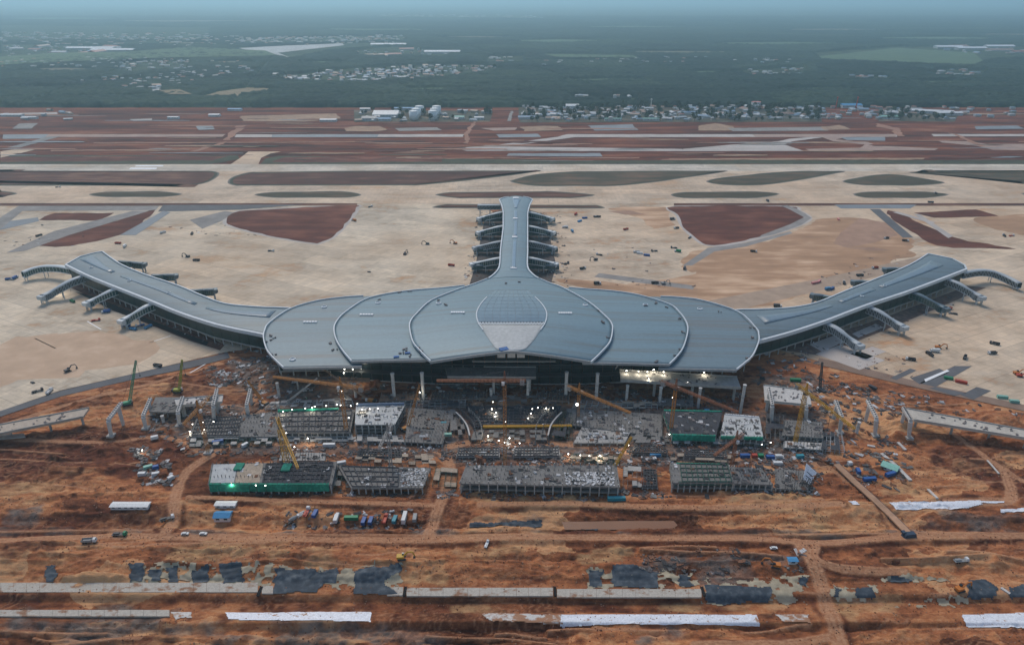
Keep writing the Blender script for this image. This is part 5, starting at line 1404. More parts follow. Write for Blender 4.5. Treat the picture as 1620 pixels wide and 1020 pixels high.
def tower_crane(base, top_py, jib, cjib, mat, label, jmat=None, mw=2.0):
    b = gh(*base); zt = CAMZ - b.y * math.tan(PITCH + math.atan((top_py - 510) / FPX))
    jmat = jmat or mat
    t = thing('tower_crane', label, 'crane', tuple(b), 0, 'tower cranes over the building site')
    top = Vector((b.x, b.y, zt))
    MB().box((b.x, b.y, b.z + .4), (5.5, 5.5, 1.6)).build('footing', conc_m, t)
    lattice(MB(), b + Vector((0, 0, 1)), top, mw, bay=2.6).build('mast', mat, t)
    MB().lathe(tuple(top - Vector((0, 0, .3))), [(1.5, 0), (1.7, .3), (1.7, 1.1), (1.3, 1.4)], 12).build('slewing_ring', dark_m, t)
    jt, ct = g(*jib, zt + 2), g(*cjib, zt + 2)
    d = (jt - top); d.z = 0; Lj = min(d.length, 62); d.normalize(); e = (ct - top); e.z = 0; Lc = min(max(e.length, 9), 18)
    o = top + Vector((0, 0, 2))
    ap = o + Vector((0, 0, 7))
    lattice(MB(), o, o + d * Lj, 1.7, 1.2, 2.6, .3, .17).build('jib', jmat, t)
    lattice(MB(), o, o - d * Lc, 1.9, 1.7, 2.6, .3, .17).build('counter_jib', jmat, t)
    lattice(MB(), o, ap, 1.5, .5, 2.2, .28, .17).build('apex', jmat, t)
    tie = MB(); tie.beam(ap, o + d * (Lj * .72) + Vector((0, 0, .8)), .16); tie.beam(ap, o - d * (Lc * .9) + Vector((0, 0, .8)), .16); tie.build('tie_rod', dark_m, t)
    ang = math.atan2(d.y, d.x); cwp = o - d * (Lc - 1.5)
    for k in range(2):
        q = cwp + d * (k * 1.6); MB().box((q.x, q.y, q.z - 1.4), (1.3, 2.6, 3.4), ang).build('counterweight', cw_m, t)
    n_ = Vector((-d.y, d.x, 0)); q = top + n_ * 1.9 + d * 1.0
    MB().box((q.x, q.y, q.z + .8), (2.0, 1.6, 2.2), ang).build('cab', cab_m, t)
    tr = o + d * (Lj * .55); hb = MB(); hb.box((tr.x, tr.y, tr.z - 1.2), (1.6, 1.8, .5), ang); hb.beam(tr - Vector((0, 0, 1.2)), tr - Vector((0, 0, max(8, zt * .35))), .14); hb.box((tr.x, tr.y, tr.z - max(8, zt * .35)), (.9, .9, 1.3)); hb.build('hook_block', dark_m, t)
    return t
tower_crane((549, 690), 613, (432, 596), (588, 622), org_m, 'orange tower crane with its jib pointing left past the left outer petal', mw=2.2)
tower_crane((799, 742), 606, (691, 602), (831, 605), org_m, 'tallest tower crane, on the centre line, with a red-brown jib pointing left', red_c, 2.0)
tower_crane((454, 736), 677, (471, 740), (440, 660), yel_m, 'thick yellow tower crane rising from the green-fronted frame', mw=3.4)
tower_crane((914, 664), 622, (998, 653), (893, 616), org_m, 'short orange tower crane with a bright lamp right of centre', mw=1.8)
tower_crane((1060, 690), 616, (1168, 652), (1042, 612), org_m, 'orange tower crane beside the green-netted frame', red_c, 2.0)
tower_crane((1257, 703), 623, (1352, 678), (1250, 612), yel_m, 'yellow tower crane in front of the right white viaduct span', mw=2.2)
tower_crane((329, 712), 650, (290, 671), (342, 625), org_m, 'orange tower crane at the left end of the back row', mw=2.0)
tower_crane((1157, 741), 698, (1130, 720), (1165, 690), red_c, 'rust-brown short tower crane behind the front row on the right', mw=1.8)
tower_crane((619, 742), 686, (600, 708), (628, 676), grey_c, 'dull grey-brown tower crane behind the panel-strewn frame', mw=1.8)

def track_pair(t, c, a, w=4.0, L=5.2, h=1.1):
    for s in (-1, 1):
        x, y = -math.sin(a) * s * w / 2 * .75, math.cos(a) * s * w / 2 * .75
        mb = MB(); mb.box((c.x + x, c.y + y, c.z + h / 2), (L - .8, .9, h), a)
        for e in (-1, 1): mb.tube((c.x + x + math.cos(a) * e * (L / 2 - .45) - math.sin(a) * .45, c.y + y + math.sin(a) * e * (L / 2 - .45) + math.cos(a) * .45, c.z + h / 2), (c.x + x + math.cos(a) * e * (L / 2 - .45) + math.sin(a) * .45, c.y + y + math.sin(a) * e * (L / 2 - .45) - math.cos(a) * .45, c.z + h / 2), h / 2, 8)
        mb.build('track', dark_m, t)
def crawler_crane(base, tip, ztip, mat, label, boom_mat=None, solid=False):
    b = gh(*base); tp = g(*tip, ztip); d = tp - b; d.z = 0; a = math.atan2(d.y, d.x)
    t = thing('crawler_crane', label, 'crane', tuple(b), 0, 'mobile cranes on the building site')
    track_pair(t, b, a, 5, 7, 1.3)
    MB().box((b.x - math.cos(a) * .8, b.y - math.sin(a) * .8, b.z + 2.2), (6.4, 3.2, 1.9), a).build('upper_body', mat, t)
    MB().box((b.x + math.cos(a) * 2.4 - math.sin(a) * 1.3, b.y + math.sin(a) * 2.4 + math.cos(a) * 1.3, b.z + 2.5), (1.8, 1.3, 2.2), a).build('cab', cab_m, t)
    MB().box((b.x - math.cos(a) * 4, b.y - math.sin(a) * 4, b.z + 2.1), (1.4, 3.6, 2.2), a).build('counterweight', dark_m, t)
    ft = b + Vector((math.cos(a) * 1.5, math.sin(a) * 1.5, 2.6))
    if solid:
        mid = ft.lerp(tp, .55); MB().beam(ft, mid, 1.3, 1.5).build('boom', boom_mat or mat, t); MB().beam(mid, tp, .85, 1.0).build('boom_extension', cab_m if solid == 2 else (boom_mat or mat), t)
    else:
        lattice(MB(), ft, tp, 1.7, 1.0, 2.6, .32, .18).build('boom', boom_mat or mat, t)
    rp = MB(); rp.beam(tp, b + Vector((-math.cos(a) * 3, -math.sin(a) * 3, 5)), .15); rp.beam(tp, (tp.x, tp.y, max(tp.z - 14, 3)), .14); rp.box((tp.x, tp.y, max(tp.z - 14, 3)), (.8, .8, 1.2)); rp.build('rope', dark_m, t)
    return t
crawler_crane((203, 640), (215, 570), 38, grn_m, 'green lattice-boom crane standing beside the apron boundary road on the left')
crawler_crane((282, 620), (288, 569), 30, M('lime_paint', (.30, .33, .05), .6, .25, .6), 'lime-yellow crane with a thin upright boom left of the site')
crawler_crane((643, 680), (664, 608), 36, org_m, 'orange lattice-boom crane leaning right beside the white-decked frame')
crawler_crane((963, 754), (999, 691), 26, yel_m, 'yellow boom crane leaning right at the end of the long open frame')
crawler_crane((452, 640), (502, 598), 24, grey_c, 'grey telescopic crane leaning right below the left outer petal', None, 1)
crawler_crane((585, 632), (506, 580), 26, org_m, 'crane with a long boom leaning left across the left eaves', rust_m, 1)
crawler_crane((418, 640), (392, 602), 17, org_m, 'orange crane with a low boom leaning left beside the left haul track')
crawler_crane((1298, 620), (1301, 573), 26, dark_m, 'dark upright lattice crane beside the right apron boundary')
crawler_crane((962, 601), (979, 575), 20, grey_c, 'grey crane with its boom under the right eaves beside the floodlit deck', None, 1)
# ------------------------------------------------------------------ sheets, slabs and pools in the foreground earthworks
def drape(name, pp, mat, dz=.12, rag=2.0, step=.8, seed=0, z=None, hole=-1.0):
    """a cloth or film lying on the uneven ground inside a pixel outline, with a ragged edge"""
    w = gpoly(pp)
    x0, x1 = min(p[0] for p in w) - 3, max(p[0] for p in w) + 3; y0, y1 = min(p[1] for p in w) - 3, max(p[1] for p in w) + 3
    xs, ys = np.arange(x0, x1, step), np.arange(y0, y1, step)
    X, Y = np.meshgrid(xs, ys)
    n1 = (fbm(X / 4, Y / 3, seed, 4) - .5) * 2 * rag; n2 = (fbm(X / 4, Y / 3, seed + 9, 4) - .5) * 2 * rag
    ins = in_poly(X + n1, Y + n2 * .6, w) & (fbm(X / 5, Y / 3.2, seed + 21, 4) > hole)
    Z = height(X, Y)
    Z = np.maximum.reduce([Z, np.roll(Z, 1, 0), np.roll(Z, -1, 0), np.roll(Z, 1, 1), np.roll(Z, -1, 1)]) + dz + .15 * fbm(X / 1.5, Y / 1.5, seed + 4, 2)
    if z is not None: Z = np.maximum(Z, z)
    idx = -np.ones(X.shape, int); cell = ins[:-1, :-1] & ins[1:, :-1] & ins[:-1, 1:] & ins[1:, 1:]
    use = np.zeros_like(ins); use[:-1, :-1] |= cell; use[1:, :-1] |= cell; use[:-1, 1:] |= cell; use[1:, 1:] |= cell
    if not use.any(): return None
    idx[use] = np.arange(use.sum()); V = np.stack([X[use], Y[use], Z[use]], -1)
    ci, cj = np.nonzero(cell); F = np.stack([idx[ci, cj], idx[ci, cj + 1], idx[ci + 1, cj + 1], idx[ci + 1, cj]], -1)
    o = link(bpy.data.objects.new(name, new_mesh(name, V, F, (mat,), True)))
    return o
geo_m = M('geotextile', (.040, .056, .074), .75, .45, .3, alt=(.09, .105, .115))
geo_p = M('cement_skim', (.36, .31, .22), .9, .35, .25)
film_m = stained('white_film', (.72, .74, .78), (.34, .18, .10), .45, .22, .36, .40)
film_d = stained('soiled_film', (.58, .55, .51), (.33, .17, .095), .7, .22, .46, .54)
where = ['far left edge', 'left', 'left of centre', 'centre', 'right of centre', 'right', 'far right edge']
def zone(px): return where[min(6, max(0, int(px / 1620 * 7)))]
PALE = [[(200, 896), (436, 900), (430, 926), (200, 922)], [(440, 903), (636, 900), (640, 930), (438, 930)], [(928, 900), (1100, 905), (1112, 930), (930, 930)], [(1110, 915), (1278, 908), (1280, 948), (1112, 948)], [(1390, 912), (1510, 912), (1508, 919), (1388, 921)], [(1318, 926), (1386, 926), (1384, 946), (1318, 944)], [(1410, 944), (1560, 940), (1555, 950), (1412, 953)]]
for k, pp in enumerate(PALE):
    o = drape('cement_skim', pp, geo_p, .08, 5.5, .6, 500 + k, None, .40); tag(o, kind='structure')
GEO = [([(72, 900), (93, 899), (91, 921), (72, 921)], 'small dark geotextile patch alone on the slope at the far left'), ([(205, 898), (231, 897), (228, 921), (206, 921)], 'dark geotextile patch, first of five above the left slab strip'),
       ([(236, 905), (255, 903), (256, 921), (237, 921)], 'dark geotextile patch, second of five above the left slab strip'), ([(266, 902), (285, 899), (285, 922), (266, 922)], 'dark geotextile patch, third of five above the left slab strip'),
       ([(300, 903), (331, 900), (334, 922), (304, 923)], 'dark geotextile patch, fourth of five above the left slab strip'), ([(348, 899), (382, 896), (390, 922), (350, 923)], 'dark geotextile patch, fifth of five above the left slab strip'),
       ([(434, 905), (500, 903), (520, 916), (500, 938), (430, 938)], 'large dark geotextile sheet right of the left slab strip'), ([(508, 906), (536, 903), (534, 922), (512, 922)], 'small dark geotextile sheet between two large ones'),
       ([(558, 908), (600, 903), (634, 898), (638, 908), (612, 922), (632, 942), (560, 940)], 'large ragged geotextile sheet left of the first slot in the slabs'),
       ([(930, 904), (954, 903), (952, 928), (928, 928)], 'narrow geotextile sheet left of the long one on the right slope'), ([(967, 901), (1000, 897), (1045, 906), (1042, 930), (968, 929)], 'long geotextile sheet on the slope right of centre'),
       ([(1072, 907), (1094, 912), (1098, 928), (1074, 930)], 'small geotextile sheet at the end of the right slope'), ([(1116, 924), (1222, 928), (1218, 948), (1116, 948)], 'wide grey geotextile sheet in line with the slab strip'),
       ([(1264, 913), (1280, 914), (1278, 927), (1264, 926)], 'tiny geotextile sheet beside the haul road crossing'), ([(1316, 928), (1332, 929), (1330, 944), (1316, 943)], 'small geotextile sheet just right of the haul road crossing'),
       ([(1352, 928), (1384, 929), (1384, 946), (1350, 945)], 'geotextile sheet second right of the haul road crossing'), ([(1405, 913), (1450, 914), (1440, 922), (1404, 921)], 'flat dark geotextile strip above the right-hand red clearing'),
       ([(1530, 917), (1552, 914), (1580, 930), (1576, 946), (1530, 944)], 'dark geotextile sheet left of the narrow concrete chute'), ([(1596, 930), (1640, 918), (1640, 944), (1594, 944)], 'dark geotextile sheet at the far right edge'),
       ([(740, 826), (860, 818), (856, 830), (742, 834)], 'dark liner in the shallow basin below the long open frame'), ([(918, 834), (945, 833), (944, 841), (918, 840)], 'dark liner scrap below the brown pool')]
for k, (pp, lab) in enumerate(GEO):
    o = drape('geotextile_sheet', pp, geo_m, .30, 2.6, .7, 600 + k)
    if o: tag(o, lab, 'geotextile', 'dark geotextile sheets in the earthworks')
FILM = [([(354, 965), (588, 966), (587, 982), (360, 978)], film_m, 'long clean white film strip in the lower left foreground'), ([(268, 965), (300, 964), (305, 975), (275, 978)], film_d, 'short soiled film scrap left of the long white strip'),
        ([(758, 968), (892, 970), (890, 985), (775, 981)], film_d, 'soiled beige end of the centre film strip'), ([(888, 970), (1198, 969), (1204, 985), (885, 986)], film_m, 'long clean white film strip in the lower centre foreground'),
        ([(1225, 969), (1282, 969), (1282, 983), (1240, 983)], film_d, 'soiled film scrap left of the haul road in the foreground'), ([(1520, 970), (1660, 966), (1660, 992), (1530, 988)], film_m, 'white film sheet at the lower right edge'),
        ([(1404, 797), (1470, 797), (1540, 794), (1556, 800), (1520, 808), (1416, 810)], film_m, 'white film sheet beside the sloping conveyor on the right'), ([(1540, 794), (1590, 795), (1588, 798), (1545, 799)], film_m, 'thin white film streak right of the conveyor sheet'),
        ([(1580, 806), (1660, 804), (1660, 811), (1582, 812)], film_m, 'white film strip at the right edge level with the conveyor'), ([(1339, 798), (1352, 797), (1360, 804), (1350, 804)], film_m, 'small white film scrap left of the conveyor')]
for k, (pp, m_, lab) in enumerate(FILM):
    o = drape('plastic_film', pp, m_, .22, .25 if m_ is film_m else 1.2, .5, 700 + k)
    if o: tag(o, lab, 'plastic film', 'plastic film laid on the earthworks')
pan_m = stained('strip_concrete', (.46, .42, .36), (.27, .15, .09), .9, .2, .37, .47)
def slab_strip(x0, x1, ya, yb, label):
    a = g((x0 + x1) / 2, (ya + yb) / 2, .3); t = thing('slab_strip', label, 'concrete slab', (a.x, a.y, 0), 0, 'concrete slab strips across the foreground')
    n = max(1, round((x1 - x0) / 20))
    for k in range(n):
        u0, u1 = x0 + (x1 - x0) * k / n, x0 + (x1 - x0) * (k + 1) / n
        f0, f1 = ya, yb
        dz = rng.uniform(-.03, .05)
        w = [g(u0 + .18, f1, .35), g(u1 - .18, f1, .35), g(u1 - .18, f0, .35), g(u0 + .18, f0, .35)]
        MB().prism([(p.x, p.y) for p in w], -.6, .35 + dz).build('panel', pan_m, t)
slab_strip(-60, 408, 921, 936, 'long concrete slab strip at the left edge')
slab_strip(414, 432, 926, 938, 'short concrete slab piece left of the large geotextile sheet')
slab_strip(612, 638, 928, 941, 'short concrete slab piece left of the first dark slot')
slab_strip(643, 875, 929, 942, 'concrete slab strip between the two dark slots')
slab_strip(881, 1110, 931, 944, 'concrete slab strip right of the second dark slot')
slab_strip(-60, 268, 964, 974, 'dull lower slab strip at the lower left edge')
for x in (411, 640.5, 878, 1112):
    p = g(x, 935, .2); tag(MB().box((p.x, p.y, .1), (1.0, 6.6, .8)).box((p.x - .7, p.y, .5), (.25, 6.8, .5)).box((p.x + .7, p.y, .5), (.25, 6.8, .5)).build('drain_slot', pit_shade_m), 'dark drain slot in the slab strip, ' + {411: 'leftmost', 640.5: 'second from left', 878: 'third from left', 1112: 'rightmost'}[x] + ' of four', 'drain', 'dark drain slots in the slab strip')  # solid blocks, the slot's inner shade is only their colour
water_m = M('muddy_water', (.22, .095, .038), .3, .15, .05, spec=.5)
o = px_sheet('muddy_pool', [(890, 824), (960, 822), (1066, 822), (1072, 829), (1064, 835), (940, 836), (896, 837)], -.75, water_m, 0, 1.2); o['kind'] = 'structure'
# conveyor and long low walls on the right
def bar(name, label, cat, pts, w, h, mat, extra=None, lift=.2):
    P_ = [gh(a, b_) for a, b_ in pts]; t = thing(name, label, cat, tuple(P_[0]))
    sweep('belt' if extra else 'wall_top', [p + Vector((0, 0, h / 2 + lift)) for p in P_], w, h, mat, t)
    return t, P_
belt_m = M('soil_on_belt', (.42, .25, .155), .95, .25, .3)
t, P_ = bar('belt_conveyor', 'long brown belt conveyor sloping down to a dark hopper on the right', 'conveyor', [(1322, 738), (1350, 765), (1380, 792), (1410, 821), (1434, 845)], 4.6, .8, belt_m, True, 1.6)
for k, p in enumerate(P_):
    for s in (-1, 1): MB().beam((p.x + s * 2.0, p.y, p.z - .3), (p.x + s * 2.0, p.y, p.z + 1.8), .4).build('leg', dark_m, t)
sweep('dark_side_strip', [p + Vector((2.6, 0, 1.2)) for p in P_], .5, 2.2, dark_m, t)  # dark strip along the right-hand side only
hp = P_[-1]; MB().box((hp.x + .6, hp.y - 1.6, hp.z + 1.3), (8.5, 3.6, 2.6), .15, .8).box((hp.x - 3, hp.y - 1.0, hp.z + 2.8), (2.2, 2.2, 1.2), .15).build('hopper', M('hopper_blue', (.03, .05, .08), .6, .4, .8), t)
for pts, w, h, lab in (([(1394, 718), (1418, 738), (1440, 760)], 2.6, .9, 'long pale concrete beam beside the mint-roofed shed'), ([(1420, 701), (1432, 713)], 2.2, .8, 'short pale concrete beam below the right viaduct gap'),
                       ([(1468, 775), (1482, 790)], 1.6, .9, 'pale beam leading to the conveyor film sheet'), ([(1560, 733), (1580, 750)], 1.2, .6, 'thin white beam beside the right haul track'), ([(1372, 705), (1384, 707)], 1.8, .7, 'short pale block below the right-hand bent'),
                       ([(478, 560), (425, 548)], 1.0, .6, 'thin pale kerb beside the left outer petal')):
    if lab.startswith('thin pale kerb'): continue
    P_ = [gh(a, b_) for a, b_ in pts]; mb = MB()
    for a, c in zip(P_[:-1], P_[1:]): mb.beam(a + Vector((0, 0, .5)), c + Vector((0, 0, .5)), w, h)
    tag(mb.build('concrete_beam', conc_l), lab, 'concrete beam')
p = gh(1588, 945)
tag(MB().beam(gh(1583, 930) + Vector((0, 0, .4)), gh(1596, 943) + Vector((0, 0, .4)), 1.6, .7).build('concrete_chute', conc_l), 'narrow concrete chute between dark geotextile sheets at right', 'chute')

# ------------------------------------------------------------------ vehicles, containers, sheds
paint = lambda n, c: M('paint_' + n, c, .5, .18, .9)
PC = {'white': (.62, .63, .62), 'red': (.42, .06, .035), 'blue': (.03, .10, .30), 'green': (.02, .22, .10), 'yellow': (.50, .30, .03), 'orange': (.48, .16, .03), 'grey': (.25, .26, .26), 'teal': (.03, .24, .30), 'dark': (.05, .05, .055), 'mint': (.22, .44, .36), 'skyblue': (.06, .24, .44), 'pink': (.60, .24, .22)}
tyre_me = MB().tube((0, -.2, 0), (0, .2, 0), .55, 10).mesh('wheel', M('rubber', (.02, .02, .02), .9, .3, 1))
win_m = M('vehicle_glass', (.02, .03, .035), .15, .2, 1)
_vm = {}
def vmesh(key, fn):
    if key not in _vm: _vm[key] = fn()
    return _vm[key]
def truck(px, py, rz, col, label, body='box', cab='white', scale=1.0, group=None, pos=None):
    b = pos or gh(px, py); t = thing('truck', label, 'truck', tuple(b + Vector((0, 0, .05))), rz, group); t.scale = (scale,) * 3
    c = paint(col, PC[col]); cb = paint(cab, PC[cab])
    inst('chassis', vmesh('chs', lambda: MB().box((0, 0, .95), (8.6, .95, .35)).mesh('chassis', dark_m)), parent=t)
    cab_o = inst('cab', vmesh(('cab', cab), lambda: MB().box((3.35, 0, 1.55), (1.9, 2.4, 1.2)).box((3.25, 0, 2.55), (1.7, 2.3, .9), 0, .86).mesh('cab', cb)), parent=t)
    inst('windscreen', vmesh('ws', lambda: MB().box((4.06, 0, 2.5), (.12, 2.0, .65)).mesh('windscreen', win_m)), parent=cab_o)
    if body == 'box': me = vmesh(('bx', col), lambda: MB().box((-1.1, 0, 2.5), (6.4, 2.5, 2.6)).mesh('cargo_box', c))
    elif body == 'dump': me = vmesh(('dp', col), lambda: MB().box((-1.1, 0, 1.35), (6.2, 2.5, .3)).box((-1.1, 1.2, 2.1), (6.2, .15, 1.3)).box((-1.1, -1.2, 2.1), (6.2, .15, 1.3)).box((1.95, 0, 2.2), (.15, 2.5, 1.5)).box((-4.15, 0, 1.9), (.12, 2.3, .9)).box((-1.0, 0, 1.75), (5.8, 2.2, .5), 0, .8).mesh('tipper_body', c))
    elif body == 'mixer': me = vmesh(('mx', col), lambda: MB().tube((1.9, 0, 2.3), (-1.0, 0, 2.6), .9, 12, 1.35).tube((-1.0, 0, 2.6), (-3.9, 0, 3.2), 1.35, 12, .6).mesh('mixer_drum', c))
    else: me = vmesh(('fl', col), lambda: MB().box((-1.1, 0, 1.3), (6.6, 2.5, .25)).box((-2.0, .3, 1.75), (3.6, 1.5, .7)).mesh('flatbed', c))
    inst({'box': 'cargo_box', 'dump': 'tipper_body', 'mixer': 'mixer_drum'}.get(body, 'flatbed'), me, parent=t)
    for x in (3.1, -1.6, -3.1):
        for y in (-1.05, 1.05): inst('wheel', tyre_me, (x, y, .55), 0, t)
    return t
def car(px, py, rz, col, label, group=None):
    b = gh(px, py); t = thing('car', label, 'car', tuple(b + Vector((0, 0, .05))), rz, group); c = paint(col, PC[col])
    inst('body', vmesh(('cb', col), lambda: MB().box((0, 0, .72), (4.5, 1.8, .6)).box((-.25, 0, 1.25), (2.6, 1.65, .55), 0, .82).mesh('body', c)), parent=t)
    inst('window', vmesh('cw', lambda: MB().box((-.25, 0, 1.24), (2.5, 1.68, .36), 0, .9).mesh('window', win_m)), parent=t)
    for x in (1.4, -1.4):
        for y in (-.8, .8): inst('wheel', tyre_me, (x, y, .36), 0, t, (.62, .8, .62))
    return t
def excavator(px, py, rz, col, label, group=None, scale=1.15):
    b = gh(px, py); t = thing('excavator', label, 'excavator', tuple(b + Vector((0, 0, .05))), rz, group); t.scale = (scale,) * 3; c = paint(col, PC[col])
    for s in (-1, 1): inst('track', vmesh('trk', lambda: MB().box((0, 0, .5), (3.4, .7, .9)).tube((1.7, -.35, .5), (1.7, .35, .5), .45, 8).tube((-1.7, -.35, .5), (-1.7, .35, .5), .45, 8).mesh('track', dark_m)), (0, s * 1.15, 0), 0, t)
    inst('house', vmesh(('exh', col), lambda: MB().box((-.7, 0, 1.75), (3.6, 2.6, 1.2)).mesh('house', c)), parent=t)
    inst('cab', vmesh(('exc', col), lambda: MB().box((.75, .75, 2.3), (1.4, 1.1, 1.7), 0, .85).mesh('cab', win_m)), parent=t)
    inst('boom', vmesh(('exb', col), lambda: MB().beam((.8, -.3, 1.9), (3.2, -.3, 4.6), .5, .7).beam((3.2, -.3, 4.6), (5.6, -.3, 4.2), .45, .6).mesh('boom', c)), parent=t)
    inst('arm', vmesh(('exa', col), lambda: MB().beam((5.6, -.3, 4.4), (6.6, -.3, 1.6), .4, .5).mesh('arm', c)), parent=t)
    inst('bucket', vmesh('exk', lambda: MB().box((6.3, -.3, 1.0), (1.2, 1.3, .9), 0, .7).mesh('bucket', dark_m)), parent=t)
    return t
def container(px, py, rz, col, label, L=6.1, group=None, h=2.6):
    b = gh(px, py); t = thing('container', label, 'container', tuple(b + Vector((0, 0, .05))), rz, group); c = paint(col, PC[col])
    mb = MB().box((0, 0, h / 2 + .1), (L - .24, 2.3, h - .2))
    inst('shell', vmesh(('ct', col, L, h), lambda: mb.mesh('shell', c)), parent=t)
    def ribs():
        r_ = MB(); n = int(L / .45)
        for k in range(n):
            x = -L / 2 + .2 + (L - .4) * k / (n - 1)
            r_.box((x, 0, h / 2 + .1), (.18, .10, h - .3))
        r_.box((0, .02, .3), (L - .3, .05, .2)).box((0, .02, h - .05), (L - .3, .05, .2))
        return r_.mesh('rib_wall', c)
    for s in (-1, 1): inst('rib_wall', vmesh(('cr', col, L, h), ribs), (0, s * 1.18, 0), 0, t)
    inst('corner_frame', vmesh(('cf', L, h, col), lambda: [m_ for m_ in [MB()] if [m_.box((sx * (L / 2 - .08), sy * 1.14, h / 2 + .1), (.16, .16, h)) for sx in (-1, 1) for sy in (-1, 1)]][0].mesh('corner_frame', c)), parent=t)
    return t
def shed(px, py, rz, roofc, L, D, h, label, wall='white', group=None, pos=None, name='shed', cat='shed', rise=.25):
    b = pos or gh(px, py); t = thing(name, label, cat, tuple(b), rz, group); rc = paint(roofc, PC[roofc]); wc = paint(wall, PC[wall])
    MB().box((0, 0, h / 2 - .3), (L, D, h + .6)).build('wall', wc, t, world=False)
    r_ = MB(); e = .5; y = D / 2 + e; x = L / 2 + e; zr = h + D * rise
    r_._add([(-x, -y, h), (x, -y, h), (x, 0, zr), (-x, 0, zr), (x, y, h), (-x, y, h), (-x, -y, h - .2), (x, -y, h - .2), (x, y, h - .2), (-x, y, h - .2)], [(0, 1, 2, 3), (3, 2, 4, 5), (6, 7, 1, 0), (5, 4, 8, 9), (1, 7, 8, 4, 2), (0, 3, 5, 9, 6), (9, 8, 7, 6)])
    r_.build('roof', rc, t, world=False)
    n = max(1, int(L / 4))
    for k in range(n): MB().box((-L / 2 + L * (k + .5) / n, -D / 2 - .02, h * .55), (L / n * .45, .12, h * .4)).build('window' if k else 'door', win_m, t, world=False)
    return t
# works yard in front of the green-fronted frame
shed(354, 820, .02, 'skyblue', 10, 6, 3, 'blue-roofed shed on the terrace below the green-fronted frame')
shed(358, 800, 0, 'white', 13, 4, 2.2, 'long white-roofed shed behind the blue-roofed one', rise=.12)
shed(207, 801, 0, 'white', 24, 4.5, 2.0, 'long white-roofed shed on the left earth bank', rise=.1)
truck(487, 822, 1.5, 'red', 'red truck in the works yard', 'flat', 'white'); container(500, 824, 1.45, 'blue', 'blue container next to the red truck in the works yard')
truck(466, 825, .9, 'grey', 'pale mixer truck left of the red truck', 'mixer')
truck(533, 824, 1.57, 'white', 'white box truck left of the green container', 'box'); container(556, 822, 0.02, 'green', 'bright green container in the middle of the works yard', 9)
container(576, 828, 1.5, 'blue', 'dark blue container right of the green container'); container(587, 828, 1.5, 'blue', 'second dark blue container right of the green container')
truck(610, 828, 1.5, 'red', 'red tipper truck right of the dark blue containers', 'dump', 'red'); container(625, 828, 1.45, 'teal', 'teal container beside the red tipper truck')
container(640, 822, 1.52, 'white', 'tall white container with its end to the camera, right end of works yard', 9, None, 3.6)
container(657, 828, 1.57, 'grey', 'small grey container at the right end of the works yard', 6.1)
truck(142, 858, .1, 'grey', 'white-cabbed tipper truck on the left haul road', 'dump'); truck(190, 847, .05, 'dark', 'dark green-grey flat truck left of the haul road junction', 'flat', 'green')
car(293, 845, .05, 'white', 'white car, left of two on the ridge road'); car(322, 845, -.03, 'white', 'white car, right of two on the ridge road')
excavator(636, 886, .1, 'yellow', 'yellow excavator in the foreground left of centre'); truck(770, 862, 1.3, 'white', 'small white truck on the foreground haul road', 'flat', scale=.7)
container(975, 791, .02, 'teal', 'long teal container below the right end of the open frame', 12)
shed(1253, 889, 0, 'skyblue', 5, 3, 2.5, 'tiny blue-white hut beside the foreground haul road', rise=.1); excavator(1226, 896, 2.9, 'orange', 'orange excavator left of the tiny blue-white hut')
excavator(1518, 934, .3, 'orange', 'orange excavator left of the dark sheet at lower right'); car(1224, 866, .1, 'white', 'white pickup on the ridge road right of centre')
truck(1520, 888, .1, 'grey', 'grey truck on the right foreground slope', 'flat'); truck(265, 822, .5, 'dark', 'dark truck at the haul road bend', 'flat', 'white')
